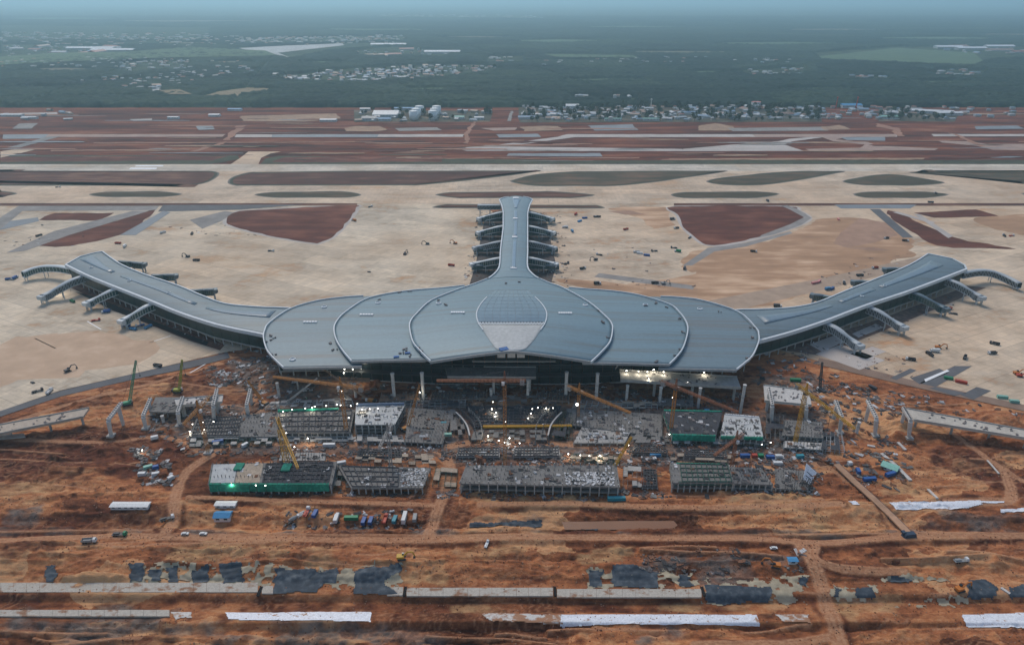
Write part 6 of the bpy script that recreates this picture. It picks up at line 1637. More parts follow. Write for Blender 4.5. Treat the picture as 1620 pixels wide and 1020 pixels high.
for px, py, rz, col, lab, L in ((1375, 760, .1, 'blue', 'long dark blue container beside the conveyor', 9), (1408, 752, .35, 'blue', 'dark blue container beside the pale concrete beam', 8), (1357, 747, 1.4, 'blue', 'small blue container left of the conveyor yard', 5), (1344, 735, .2, 'white', 'white box left of the conveyor yard', 3),
                            (1178, 723, 0, 'blue', 'blue container behind the dark green deck', 7), (1193, 723, 0, 'red', 'red container behind the dark green deck', 4), (1203, 723, 0, 'green', 'green container behind the dark green deck', 4), (1218, 725, 0, 'blue', 'blue container left of the white one near the right crane', 6), (1231, 724, 0, 'white', 'white container right of the blue one near the right crane', 5),
                            (1230, 735, 0, 'white', 'white-blue container standing in front of the container pair', 6.5), (1265, 724, .1, 'teal', 'teal container near the foot of the right crane', 5.5), (1036, 722, .1, 'skyblue', 'bright blue container right of the yellow boom', 8), (702, 672, .05, 'teal', 'teal cabin left of the left curved ramp', 4.5), (709, 690, .05, 'mint', 'mint green cabin left of the left curved ramp', 5.5),
                            (475, 674, .6, 'green', 'green cabin on the grey two-storey frame side', 8), (474, 687, .05, 'white', 'white cabin below the green cabin', 6), (521, 706, .03, 'white', 'long white trailer below the grey two-storey frame', 9), (388, 706, .9, 'white', 'white container below the left low frame', 5), (345, 701, .3, 'blue', 'blue sheeted container below the left orange crane', 8),
                            (235, 741, .5, 'mint', 'mint sheeted container in the left storage yard', 6), (247, 741, .4, 'blue', 'blue container in the left storage yard', 4), (225, 752, .1, 'white', 'white container in the left storage yard', 5), (247, 752, .3, 'white', 'second white container in the left storage yard, right of the first', 5), (271, 758, .9, 'white', 'white container beside the left haul road', 4),
                            (245, 694, .4, 'white', 'white box truck body below the left bent', 5), (1258, 603, -.1, 'green', 'green container beyond the right white span', 9), (1118, 652, -.1, 'skyblue', 'pale blue container behind the green-netted frame', 4), (540, 735, .3, 'white', 'white cabin at the right end of the green-fronted frame', 7), (1380, 615, -1.0, 'dark', 'dark container beyond the right viaduct', 7),
                            (1585, 630, -.2, 'mint', 'mint container on the right apron edge', 8), (1604, 637, -.2, 'mint', 'second mint container on the right apron edge, farther right', 7), (1500, 600, -.4, 'green', 'green container on the right apron cut', 7), (1520, 606, -.5, 'red', 'long rust-red container on the right apron cut', 9)):
    container(px, py, rz, col, lab, L)
shed(1407, 741, -.7, 'mint', 10, 7, 2.4, 'mint-roofed shed between the blue containers and the pale beam', rise=.1)
# tall white panel on scaffolding
b = gh(1275, 772); t = thing('site_billboard', 'tall white tilted panel on a dark scaffold at the right end of front row', 'billboard', tuple(b))
sc = MB(); p0 = b
lattice(sc, p0 + Vector((-3, 0, 0)), p0 + Vector((-1.5, 0, 9)), 3.6, 2.4, 2.2, .22, .14); lattice(sc, p0 + Vector((1.5, 0, 0)), p0 + Vector((2.5, 0, 9)), 3.6, 2.4, 2.2, .22, .14); sc.build('scaffold', dark_m, t)
q = [g(1270, 758, 6), g(1281, 766, 4), g(1292, 748, 9), g(1276, 733, 14)]
mb = MB(); V = q + [v + Vector((.1, .5, 0)) for v in q]; mb._add(V, [(0, 1, 2, 3), (7, 6, 5, 4), (0, 4, 5, 1), (1, 5, 6, 2), (2, 6, 7, 3), (3, 7, 4, 0)]); mb.build('panel', film_m, t)
for f_, w_ in ((.35, .12), (.6, .1)):
    a, c = q[0].lerp(q[3], f_), q[1].lerp(q[2], f_); a2, c2 = a.lerp(c, .2), a.lerp(c, .85)
    MB().beam(a2 + Vector((0, -.12, 0)), c2 + Vector((0, -.12, 0)), .12, .5).build('printed_line', dark_goods, t)
# plant and vehicles on the aprons
AP = [('truck', 198, 391, 'white'), ('truck', 62, 374, 'dark'), ('car', 67, 357, 'dark'), ('truck', 187, 386, 'red'), ('truck', 258, 369, 'white'), ('truck', 304, 371, 'dark'), ('excavator', 297, 407, 'dark'), ('truck', 311, 413, 'dark'),
      ('truck', 429, 398, 'dark'), ('excavator', 676, 387, 'dark'), ('excavator', 641, 403, 'dark'), ('excavator', 720, 386, 'orange'), ('truck', 586, 328, 'dark'), ('car', 584, 431, 'dark'), ('truck', 714, 421, 'red'), ('truck', 560, 350, 'orange'),
      ('truck', 60, 620, 'dark'), ('truck', 79, 621, 'white'), ('excavator', 108, 588, 'dark'), ('truck', 250, 580, 'dark'), ('car', 52, 606, 'dark'),
      ('container', 925, 346, 'blue'), ('container', 917, 351, 'skyblue'), ('truck', 911, 340, 'red'), ('truck', 894, 361, 'white'), ('truck', 905, 367, 'skyblue'), ('truck', 990, 364, 'red'), ('truck', 943, 344, 'dark'), ('truck', 946, 344, 'dark'),
      ('truck', 1007, 400, 'white'), ('container', 1023, 405, 'blue'), ('container', 1012, 402, 'white'), ('truck', 1035, 398, 'dark'), ('truck', 1066, 393, 'dark'), ('truck', 1072, 399, 'green'), ('truck', 948, 404, 'dark'), ('excavator', 942, 412, 'dark'), ('truck', 896, 418, 'dark'),
      ('truck', 922, 426, 'dark'), ('truck', 1083, 426, 'dark'), ('truck', 945, 450, 'dark'), ('truck', 1036, 449, 'dark'), ('excavator', 1050, 450, 'grey'), ('truck', 1070, 362, 'dark'), ('truck', 1064, 348, 'dark'), ('truck', 1091, 377, 'dark'), ('truck', 1192, 399, 'dark'),
      ('container', 1316, 458, 'blue'), ('truck', 1310, 459, 'skyblue'), ('container', 1295, 447, 'pink'), ('container', 1288, 449, 'pink'), ('truck', 1335, 449, 'dark'), ('truck', 1360, 437, 'dark'), ('truck', 1384, 425, 'red'), ('truck', 1402, 378, 'dark'), ('truck', 1432, 382, 'dark'), ('container', 1326, 348, 'pink'),
      ('truck', 1501, 490, 'red'), ('truck', 1507, 497, 'dark'), ('truck', 1478, 557, 'white'), ('excavator', 1484, 551, 'orange'), ('truck', 1470, 562, 'dark'), ('truck', 1440, 570, 'dark'), ('truck', 1526, 567, 'dark'), ('truck', 1569, 560, 'dark'), ('excavator', 1608, 592, 'orange'), ('excavator', 1613, 596, 'red'),
      ('truck', 1573, 545, 'dark'), ('truck', 1230, 486, 'dark'), ('truck', 200, 517, 'blue'), ('truck', 211, 522, 'skyblue'), ('truck', 222, 516, 'blue'), ('truck', 235, 519, 'skyblue'), ('truck', 168, 495, 'blue'), ('truck', 115, 478, 'green'), ('truck', 152, 508, 'red'), ('truck', 25, 441, 'blue'), ('truck', 15, 443, 'blue'),
      ('truck', 1214, 319, 'dark'), ('truck', 1480, 307, 'dark'), ('truck', 92, 297, 'dark'), ('truck', 1472, 321, 'dark'), ('truck', 1588, 374, 'dark'), ('truck', 1600, 374, 'red')]
nearby = [(430, 'the left wing', 0), (700, 'the left outfield', 0), (812, 'the central pier', 0), (1000, 'the central pier', 0), (1200, 'the right outfield', 0), (1700, 'the right wing', 0)]
CN = {'dark': 'dark', 'skyblue': 'sky blue', 'pink': 'salmon pink', 'grey': 'grey'}
count = {}
for k, (kind, px, py, col) in enumerate(AP):
    near = next(n for x, n, _ in nearby if px < x)
    dep = 'far back' if py < 365 else ('behind the building' if py < 470 else 'in front')
    key = (kind, col, near, dep); count[key] = count.get(key, 0) + 1
    lab = '%s %s on apron near %s, %s' % (CN.get(col, col), {'truck': 'truck', 'car': 'van', 'excavator': 'excavator', 'container': 'site container'}[kind], near, dep)
    if count[key] > 1: lab += ', ' + ('second' if count[key] == 2 else 'third' if count[key] == 3 else 'fourth' if count[key] == 4 else 'fifth') + ' from left'
    rz = rng.uniform(-.6, .6) + rng.choice((0, 3.14, 1.3))
    grp = 'vehicles and plant parked on the aprons'
    if kind == 'truck': truck(px, py, rz, col, lab, rng.choice(('box', 'dump', 'flat', 'dump')), 'white' if rng.random() < .5 else col, 1.0, grp)
    elif kind == 'car': car(px, py, rz, col, lab, grp)
    elif kind == 'excavator': excavator(px, py, rz, col, lab, grp)
    else: container(px, py, rz, col, lab, 8, grp)

# ------------------------------------------------------------------ floodlights that are switched on
lamp_m = bpy.data.materials.new('floodlight_glow'); nt, b_ = nodes_of(lamp_m)
b_.inputs['Emission Color'].default_value = (1, .95, .85, 1); b_.inputs['Emission Strength'].default_value = 9.0
nt.links.new(ramp(nt, noise(nt, None, 2.0), [(.4, (.9, .88, .8)), (.6, (1, 1, .95))]), b_.inputs['Base Color'])
pole_me = MB().tube((0, 0, 0), (0, 0, 1), .14, 6).mesh('pole', dark_m)
head_me = MB().box((0, 0, .42), (1.05, .5, .75)).mesh('lamp_housing', dark_m)
glow_me = MB().box((0, -.33, .42), (.95, .12, .65)).box((0, -.15, -.04), (.8, .4, .08)).mesh('lamp', lamp_m)
LZ = {'on the back edge of the grey two-storey frame': [(448, 651, 9), (462, 648, 9), (483, 646, 9), (494, 645, 9), (498, 643, 9), (516, 642, 9), (533, 640, 9), (539, 641, 9), (555, 642, 9)],
      'under the left eaves': [(545, 584, 14), (558, 584, 14), (571, 583, 14), (544, 590, 10), (572, 589, 10)],
      'over the white-decked frame': [(565, 639, 13), (573, 648, 12), (585, 647, 12), (598, 646, 12), (552, 661, 8), (541, 619, 8), (664, 621, 9)],
      'along the dark sunken frame in the middle': [(780, 636, 5), (778, 647, 5), (785, 653, 5), (851, 645, 5), (864, 646, 5), (875, 645.5, 5), (842, 647, 5), (840, 654, 5), (835.5, 661.6, 5), (800, 667, 6), (783, 659, 5)],
      'around the tallest crane': [(806, 693, 5), (822, 701, 5), (798, 700, 6), (772, 690, 4), (789, 697, 4)],
      'in a row behind the long open frame': [(899, 718, 4), (918, 720, 4), (932.5, 721, 4), (949, 721, 4)],
      'on the departures deck under the right eaves': [(991, 586.5, 19.5), (1010, 587.5, 19.5), (1024, 588.5, 19.5), (1034, 585, 19.5), (1050, 588.5, 19.5), (1114, 589, 19.5), (1026, 599.5, 18.4), (1088, 605, 16.5), (1115, 607, 16)],
      'beside the right-hand cranes': [(1064, 629, 9), (1059, 687, 5), (994, 704, 5), (1128, 742, 5), (1219, 700, 4), (1205, 703, 4)],
      'at the left end of the low grey frame': [(304.6, 671, 6), (321.5, 668, 6), (338, 667, 6), (301, 683, 5), (323, 680, 5)],
      'on the green net of the front frame': [(367, 766, 7.4), (405, 767.6, 7.4), (420, 768, 7.4)],
      'between the back row and the front row on the left': [(487, 694, 5), (453, 685, 6), (466, 707, 5), (225, 712, 4)],
      'under the unfinished lattice bridge by the left wing': [(110, 454, 6), (94, 458, 6)]}
for zn, L_ in LZ.items():
    for px, py, z in L_:
        p = g(px, py, z); base = H(p.x, p.y); z0 = base
        if 'departures' in zn: z0 = 17.0 if py < 590 else base
        rank = sorted(q[0] for q in L_).index(px)
        nth = 'leftmost' if rank == 0 else 'rightmost' if rank == len(L_) - 1 else ('second', 'third', 'fourth', 'fifth', 'sixth', 'seventh', 'eighth', 'ninth', 'tenth')[rank - 1]
        t = thing('floodlight', nth + ' lit floodlight ' + zn, 'floodlight', (p.x, p.y, z0), 0, 'lit floodlights ' + zn)
        hgt_ = max(p.z - z0, .4)
        inst('pole', pole_me, (0, 0, 0), 0, t, (1, 1, hgt_)); inst('lamp_housing', head_me, (0, .1, hgt_), 0, t, (.75, .75, .75)); inst('lamp', glow_me, (0, .1, hgt_), 0, t, (.75, .75, .75))
        if rank % 3 == 0 or 'eaves' in zn:
            ld = bpy.data.lights.new('floodlight_beam', 'POINT'); ld.energy = 900; ld.color = (1, .9, .72); ld.shadow_soft_size = .6
            lo = link(bpy.data.objects.new('floodlight_beam', ld)); lo.parent = t; lo.location = (0, -1.2, hgt_ + .2)
big = gh(913, 662); lp = g(913, 639.6, 22)
t = thing('light_tower', 'large bright lamp ball on a mast beside the short orange tower crane', 'floodlight', (lp.x, lp.y, H(lp.x, lp.y)))
inst('pole', pole_me, (0, 0, 0), 0, t, (2, 2, lp.z - t.location.z)); MB().lathe((0, 0, lp.z - t.location.z), [(.3, -.9), (.9, -.5), (1.1, 0), (.9, .5), (.3, .9)], 12).build('lamp', lamp_m, t, world=False)

# ------------------------------------------------------------------ loose material on the building site
def debris(pp, n, wts, name='loose_building_material', smax=2.6, long_=.3):
    w = gpoly(pp); x0, x1 = min(p[0] for p in w), max(p[0] for p in w); y0, y1 = min(p[1] for p in w), max(p[1] for p in w)
    pts = []; n = max(10, int(n / 3.6))
    while len(pts) < n:
        xs = np.array([rng.uniform(x0, x1) for _ in range(n)]); ys = np.array([rng.uniform(y0, y1) for _ in range(n)])
        ok = in_poly(xs, ys, w) & (fbm(xs / 9, ys / 7, 55, 2) > .44); pts += list(zip(xs[ok], ys[ok]))
    pts = pts[:n]; hs = height(np.array([p[0] for p in pts]), np.array([p[1] for p in pts])); mb = MB()
    base_a = rng.uniform(-.3, .3)
    for (x, y), z in zip(pts, hs):
        mb.slot(rng.choices(range(len(GOODS)), wts)[0])
        cluster(mb, Vector((x, y, z)), base_a + rng.choice((0, 1.57, .5, -.6)) + rng.uniform(-.2, .2), .5 + .2 * smax)
    tag(mb.build(name, list(GOODS)), kind='stuff')
debris([(355, 570), (440, 560), (470, 600), (560, 600), (560, 640), (400, 648), (380, 620)], 1350, (2.1, 5, 4, 4.5, 2))
debris([(320, 580), (400, 575), (400, 610), (330, 612)], 630, (2.7, 3, 4, 4.5, 3))
debris([(250, 640), (430, 640), (430, 720), (250, 725), (210, 760), (205, 720)], 975, (1.4, 5, 4, 6.0, 1))
debris([(430, 690), (720, 695), (720, 728), (430, 730)], 1500, (1.4, 4, 4, 7.5, 2))
debris([(720, 700), (1040, 700), (1040, 738), (720, 738)], 1800, (1.4, 4, 4, 7.5, 2))
debris([(1000, 692), (1330, 695), (1330, 735), (1000, 735)], 1950, (2.1, 4, 4, 7.5, 2))
debris([(560, 605), (980, 605), (980, 642), (560, 642)], 1650, (0.8, 4, 4, 7.5, 2))
debris([(980, 615), (1200, 622), (1200, 655), (980, 645)], 750, (0.8, 4, 4, 7.5, 1))
debris([(1200, 570), (1300, 565), (1330, 600), (1440, 640), (1300, 640), (1200, 610)], 900, (1.4, 5, 4, 6.0, 2))
debris([(1280, 640), (1440, 645), (1450, 700), (1300, 720)], 630, (0.8, 5, 3, 6.0, 2))
debris([(1180, 738), (1300, 738), (1300, 785), (1180, 785)], 630, (0.8, 5, 4, 4.5, 2))
debris([(340, 776), (700, 776), (980, 782), (980, 794), (340, 783)], 570, (0.8, 4, 3, 7.5, 2))
debris([(980, 772), (1230, 774), (1230, 784), (980, 790)], 390, (0.8, 5, 3, 6.0, 1))
debris([(450, 808), (660, 806), (672, 834), (450, 836)], 390, (2.1, 5, 4, 4.5, 2), smax=1.8)
debris([(1320, 715), (1440, 715), (1430, 780), (1340, 760)], 390, (1.4, 5, 3, 6.0, 2))
debris([(205, 715), (260, 712), (275, 770), (210, 765)], 390, (2.7, 4, 4, 3.0, 2))
debris([(740, 400), (755, 335), (800, 335), (800, 450), (730, 460)], 900, (2.1, 5, 4, 3.0, 3), smax=3.2)
debris([(835, 335), (885, 340), (905, 460), (840, 450)], 900, (2.1, 5, 4, 3.0, 3), smax=3.2)
debris([(880, 335), (930, 330), (960, 360), (1080, 400), (1080, 440), (900, 440)], 60, (2.1, 5, 4, 3.0, 3), smax=3.2)
debris([(120, 455), (250, 510), (350, 560), (420, 560), (400, 535), (240, 480)], 570, (2.1, 4, 4, 4.5, 3), smax=2.2)
debris([(1200, 560), (1300, 530), (1420, 500), (1520, 455), (1540, 470), (1400, 530), (1290, 565)], 570, (2.1, 4, 4, 4.5, 3), smax=2.2)
debris([(1280, 540), (1400, 548), (1480, 600), (1400, 600)], 195, (2.7, 3, 4, 6.0, 3), smax=2.4)
debris([(0, 380), (120, 370), (180, 385), (60, 402)], 165, (2.7, 4, 3, 3.0, 3), smax=3)
debris([(250, 360), (350, 350), (420, 378), (300, 372)], 90, (2.1, 5, 3, 3.0, 2), smax=3)
debris([(1290, 440), (1400, 400), (1460, 400), (1330, 462)], 165, (2.1, 5, 3, 4.5, 2), smax=3)
debris([(960, 440), (1110, 452), (1110, 462), (960, 452)], 80, (2.1, 5, 3, 3.0, 2), smax=3)
debris([(1000, 875), (1270, 872), (1270, 905), (1010, 908)], 330, (0.8, 5, 3, 4.5, 1))
debris([(1300, 600), (1620, 650), (1620, 668), (1440, 650), (1300, 620)], 300, (1.4, 4, 3, 6.0, 2))
# stones and clods on the bare earth
def clods(pp, n):
    w = gpoly(pp); x0, x1 = min(p[0] for p in w), max(p[0] for p in w); y0, y1 = min(p[1] for p in w), max(p[1] for p in w)
    xs = np.array([rng.uniform(x0, x1) for _ in range(n * 2)]); ys = np.array([rng.uniform(y0, y1) for _ in range(n * 2)])
    ok = in_poly(xs, ys, w) & (fbm(xs / 14, ys / 8, 66, 3) > .5); xs, ys = xs[ok][:n], ys[ok][:n]; hs = height(xs, ys); mb = MB()
    for x, y, z in zip(xs, ys, hs):
        s = rng.uniform(.25, .8); mb.slot(rng.choice((0, 0, 1))); mb.box((x, y, z + s * .2), (s * rng.uniform(.8, 1.6), s, s * .8), rng.uniform(0, 3), .5)
    tag(mb.build('clods', [M('clod_soil', (.20, .085, .045), .95, .4, .5), M('clod_pale', (.36, .22, .14), .95, .3, .5)]), kind='stuff')
clods([(-60, 770), (1680, 770), (1700, 1040), (-80, 1040)], 5200)
clods([(-40, 670), (300, 640), (300, 770), (-60, 770)], 700); clods([(1300, 690), (1680, 690), (1680, 770), (1300, 770)], 700)
# ------------------------------------------------------------------ beyond the airfield: forest, fields, villages, service compound
wood_m = bpy.data.materials.new('forest_leaves'); nt, b = nodes_of(wood_m); P = position(nt)
vo = nt.nodes.new('ShaderNodeTexVoronoi'); vo.inputs['Scale'].default_value = .0032; nt.links.new(mapping(nt, P, (.7, 1, 0), (0, 0, .2)), vo.inputs['Vector']); vs = nt.nodes.new('ShaderNodeSeparateColor'); nt.links.new(vo.outputs['Color'], vs.inputs[0])
c = ramp(nt, mathn(nt, 'ADD', mathn(nt, 'MULTIPLY', vs.outputs[0], .14), mathn(nt, 'ADD', mathn(nt, 'MULTIPLY', noise(nt, P, .0016, 5, .6), .41), mathn(nt, 'MULTIPLY', noise(nt, P, .035, 4, .75), .45))), [(.38, (.008, .022, .020)), (.5, (.017, .038, .028)), (.62, (.04, .066, .042))])
nt.links.new(c, b.inputs['Base Color']); b.inputs['Roughness'].default_value = .95; b.inputs['Specular IOR Level'].default_value = .1
CLEAR = [  # clearings: fields, villages, sheds (pixel outlines)
    [(312, 155), (345, 145), (390, 139), (425, 140), (442, 145), (400, 150), (330, 158)], [(402, 118), (470, 118), (560, 108), (640, 104), (760, 102), (800, 112), (700, 124), (560, 133), (470, 131)],
    [(0, 70), (205, 74), (200, 88), (90, 92), (0, 98)], [(365, 76), (470, 72), (560, 68), (640, 70), (520, 82), (460, 94), (400, 84)], [(1285, 84), (1420, 74), (1620, 74), (1640, 92), (1560, 96), (1540, 106), (1300, 96)],
    [(900, 152), (1010, 155), (1012, 160), (905, 158)], [(1170, 112), (1270, 106), (1268, 120), (1180, 121)], [(1340, 120), (1410, 122), (1405, 129), (1345, 128)], [(1480, 110), (1560, 112), (1550, 124), (1480, 122)], [(190, 98), (300, 96), (295, 112), (195, 118)],
    [(560, 80), (620, 74), (720, 82), (700, 92), (570, 90)], [(230, 140), (256, 138), (250, 149), (236, 149)], [(770, 90), (830, 88), (830, 100), (770, 102)], [(380, 62), (640, 56), (640, 66), (380, 70)], [(0, 40), (330, 44), (330, 64), (0, 66)], [(600, 22), (860, 24), (860, 30), (600, 28)]]
FIELDS = []
_fr = random.Random(5)
for px, py, w_, h_, m_ in ((60, 112, 90, 4, 0), (150, 128, 110, 3, 1), (330, 100, 80, 3, 0), (480, 100, 70, 3, 1), (900, 128, 120, 3, 1), (1080, 116, 90, 3, 1), (1000, 84, 160, 3, 0), (820, 66, 140, 3, 1), (700, 60, 120, 2.5, 0), (1150, 70, 200, 3, 1), (1400, 62, 180, 3, 1), (1560, 56, 130, 2.5, 0), (520, 48, 160, 2.5, 1), (200, 34, 220, 2, 0), (1450, 132, 90, 3, 1), (1240, 142, 110, 2.5, 1), (40, 140, 100, 3, 1), (650, 142, 110, 2.5, 1), (250, 70, 90, 3, 0), (940, 44, 150, 2, 1), (1250, 48, 160, 2, 0), (30, 30, 160, 2, 1)):
    FIELDS.append(([(px + _fr.uniform(-8, 8), py - h_ * _fr.uniform(.6, 1)), (px + w_ * .5, py - h_ * _fr.uniform(.8, 1.2)), (px + w_, py - h_ * _fr.uniform(.2, .7)), (px + w_ * .9, py + h_ * .5), (px + w_ * .3, py + h_ * _fr.uniform(.6, 1.1)), (px - w_ * .1, py + h_ * .3)], m_))
CLW = [gpoly(p) for p in CLEAR] + [gpoly(p) for p, _ in FIELDS]
s_ = np.linspace(-1.35, 1.35, 800); yv = [float(YS(2268.0))]
while yv[-1] < 13500: yv.append(yv[-1] * 1.0032)
yv = np.array(yv); SX, SY = np.meshgrid(s_, yv); X = SX * (SY * .92 + 120); Y = SY
base = 9.0 + 5.0 * fbm(X / 260, Y / 260, 71, 3) + 9.0 * (fbm(X / 22, Y / 22, 73, 3) - .45) + 9.0 * (vnoise(X / 10, Y / 10, 74) - .5)
m = np.ones_like(X)
for w in CLW:
    x0, x1 = min(p[0] for p in w), max(p[0] for p in w); y0, y1 = min(p[1] for p in w), max(p[1] for p in w)
    sel = (X > x0) & (X < x1) & (Y > y0) & (Y < y1)
    r_ = np.zeros_like(X, bool); r_[sel] = in_poly(X[sel], Y[sel], w); m[r_] = 0
# avenues between the plantation blocks
for k in range(9): m *= 1 - .9 * (np.abs(Y - (2235 + 210 * k * (1 + .1 * k)) - .08 * X) < 7)
m *= 1 - .8 * ((np.abs((X + .25 * Y) % 640 - 320) < 6))
edge_y = float(YS(2268.0)) + 14 * fbm(X / 40, X * 0, 75, 3)
Z = np.where(Y < edge_y, -.6, base * m - .5)
Z[0, :] = -.6
n0, n1 = X.shape; ids = np.arange(n0 * n1).reshape(n0, n1)
F = np.stack([ids[:-1, :-1], ids[:-1, 1:], ids[1:, 1:], ids[1:, :-1]], -1).reshape(-1, 4)
tag(link(bpy.data.objects.new('forest', new_mesh('forest', np.stack([X, Y, Z], -1).reshape(-1, 3), F, (wood_m,), False))), kind='stuff')
field_m = M('dry_field', (.24, .19, .11), .95, .25, .01); green_field = M('green_field', (.075, .125, .06), .95, .3, .01)
for k, (pp, m_) in enumerate(FIELDS): px_sheet('field', pp, .4 + .01 * k, (M('mixed_field', (.15, .13, .085), .95, .3, .01), green_field)[m_])
px_sheet('field', CLEAR[0], .6, field_m); px_sheet('field', [(1290, 90), (1420, 76), (1540, 84), (1555, 96), (1530, 106), (1310, 98)], .6, green_field); px_sheet('field', [(0, 94), (90, 88), (205, 86), (300, 78), (420, 84), (440, 92), (250, 96), (60, 104), (0, 108)], 14.0, green_field)
px_sheet('field', [(252, 150), (285, 148), (305, 156), (270, 156)], 14, field_m)
px_sheet('field', [(860, 90), (1000, 92), (1010, 96), (880, 95)], 15.0, green_field); px_sheet('field', [(370, 77), (540, 68), (545, 72), (440, 84), (460, 92), (430, 90)], .8, M('pale_ground', (.46, .46, .44), .9, .2, .01)); px_sheet('field', [(390, 82), (420, 80), (466, 93), (456, 94)], .9, MATS['pale_ground'])

# houses of the villages: one object each, sharing a few shapes
hw = [paint('house_white', (.46, .46, .44)), paint('house_cream', (.38, .34, .27)), paint('house_grey', (.30, .32, .33))]
hr = [paint('roof_pale', (.42, .44, .45)), paint('roof_red', (.34, .13, .09)), paint('roof_blue', (.20, .29, .38)), paint('roof_rust', (.30, .20, .15))]
def house_mesh(wm, rm, L, D, h):
    mb = MB().box((0, 0, h / 2), (L, D, h)).slot(1); e = .5; y = D / 2 + e; x = L / 2 + e; zr = h + D * .28
    mb._add([(-x, -y, h), (x, -y, h), (x, 0, zr), (-x, 0, zr), (x, y, h), (-x, y, h)], [(0, 1, 2, 3), (3, 2, 4, 5), (1, 4, 2), (0, 3, 5), (5, 4, 1, 0)])
    return mb.mesh('house', wm, rm)
HROOF = [(k * 7 + k // 3) % 4 if k % 2 else 0 for k in range(8)]
HM = [house_mesh(hw[k % 3], hr[HROOF[k]], *d) for k, d in enumerate([(14, 9, 6), (18, 10, 7), (11, 9, 9), (24, 11, 6), (13, 12, 8), (20, 9, 5), (10, 8, 11), (16, 12, 7)])]
SHEDM = [house_mesh(hw[0], hr[k], *d) for k, d in enumerate([(60, 26, 8), (90, 30, 9), (46, 22, 8), (120, 34, 9)])]
def village(pp, n, label, group, big=0.0, stuffed=0, up=0.0, smin=.9, smax=1.5):
    w = gpoly(pp); x0, x1 = min(p[0] for p in w), max(p[0] for p in w); y0, y1 = min(p[1] for p in w), max(p[1] for p in w); k = 0
    rest = MB()
    while k < n + stuffed:
        x, y = rng.uniform(x0, x1), rng.uniform(y0, y1)
        if not in_poly(np.array([x]), np.array([y]), w)[0]: continue
        s = rng.uniform(smin, smax); a = rng.choice((0, 1.57, .3, -.4)) + rng.uniform(-.1, .1)
        if k < n:
            me = rng.choice(SHEDM) if rng.random() < big else rng.choice(HM)
            hz_ = me in HM; o = inst('house' if hz_ else 'warehouse', me, (x, y, up), a, None, (s, s, s * .68))
            third = ('left', 'middle', 'right')[min(2, int(3 * (x - x0) / (x1 - x0)))]; row_ = ('near', 'middle', 'back')[min(2, int(3 * (y - y0) / (y1 - y0)))]
            look = ('white', 'cream', 'grey')[HM.index(me) % 3] + ' ' + ('pale-roofed', 'red-roofed', 'blue-roofed', 'rust-roofed')[HROOF[HM.index(me)]] + ' ' + ('low wide', 'long', 'tall', 'very long', 'boxy', 'low long', 'narrow tall', 'broad')[HM.index(me)] if hz_ else 'white'
            tag(o, '%s %s %s, %s row, %s' % (look, 'house' if hz_ else 'warehouse', label, row_, third), 'house' if hz_ else 'warehouse', group)
        else:
            rest.slot(rng.choice((0, 2))).box((x, y, up + 2.5), (15 * s, 9 * s, 5), a); rest.slot(rng.choice((1, 1, 3, 4))).box((x, y, up + 5.6), (16 * s, 10 * s, 1.2), a, .7)
        k += 1
    if stuffed: tag(rest.build('village_roofs', [hw[0], hr[0], hw[1], hr[1], hr[2]]), kind='stuff')
village([(402, 120), (470, 120), (560, 112), (600, 110), (700, 112), (700, 122), (560, 131), (470, 129)], 60, 'in far village\'s left part', 'houses of the large far village', 0, 90, 0, .9, 1.7)
village([(590, 110), (680, 105), (780, 105), (790, 112), (700, 122), (600, 124)], 30, 'in far village\'s right part', 'houses in the right part of the large far village', 0, 70, 0, .9, 1.7)
village([(0, 72), (200, 76), (195, 86), (90, 90), (0, 96)], 14, 'in far left estate', 'buildings of the far left industrial estate', .55, 50, 0, 1, 1.6)
village([(0, 52), (330, 54), (330, 66), (0, 68)], 0, 'on far left plain', 'hazy houses far left', .3, 120, 3, 1.5, 3)
village([(380, 60), (640, 56), (650, 66), (380, 72)], 0, 'in far town', 'hazy houses of the far town', .3, 160, 3, 1.5, 2.6)
village([(190, 100), (300, 97), (295, 112), (195, 118)], 0, 'left of far village', 'houses among trees left of the village', 0, 34, 4, 1, 1.8)
village([(560, 82), (620, 76), (720, 82), (700, 92), (570, 90)], 8, 'above far village', 'houses above the village', .3, 20, 0, 1, 1.7)
village([(1490, 74), (1625, 74), (1625, 88), (1500, 84)], 8, 'in far right estate', 'buildings of the far right estate', .5, 16, 0, 1.0, 1.5)
village([(1170, 112), (1270, 108), (1268, 120), (1180, 120)], 0, 'x', 'houses of the hamlet right of centre', 0, 24, 2, 1, 1.6)
village([(1345, 121), (1408, 123), (1402, 128), (1348, 127)], 0, 'x', 'houses of the roadside hamlet', 0, 12, 2, 1, 1.6)
village([(1480, 112), (1560, 112), (1550, 123), (1482, 122)], 0, 'x', 'houses of the hamlet at the right', 0, 18, 2, 1, 1.6)
village([(235, 139), (255, 138), (250, 148), (238, 148)], 4, 'by the dry field', 'houses left of the dry field', 0, 0, 2, 1.2, 1.8)
village([(775, 91), (828, 89), (828, 99), (772, 101)], 0, 'x', 'houses right of the large village', .1, 10, 2, 1.2, 1.9)
village([(900, 153), (1010, 156), (1012, 159), (905, 157)], 6, 'in forest behind compound', 'roadside houses in the forest', 0, 0, 4, 1, 1.5)
village([(600, 23), (860, 25), (860, 29), (600, 27)], 0, 'x', 'hazy houses near the horizon', .8, 60, 4, 3, 5)
village([(820, 100), (1080, 92), (1260, 98), (1250, 104), (1080, 104), (830, 112)], 0, 'x', 'scattered houses in the wooded plain', 0, 34, 8, 1, 1.6)
village([(280, 118), (400, 112), (402, 122), (290, 130)], 0, 'x', 'scattered houses left of the large village', 0, 22, 7, 1, 1.6)
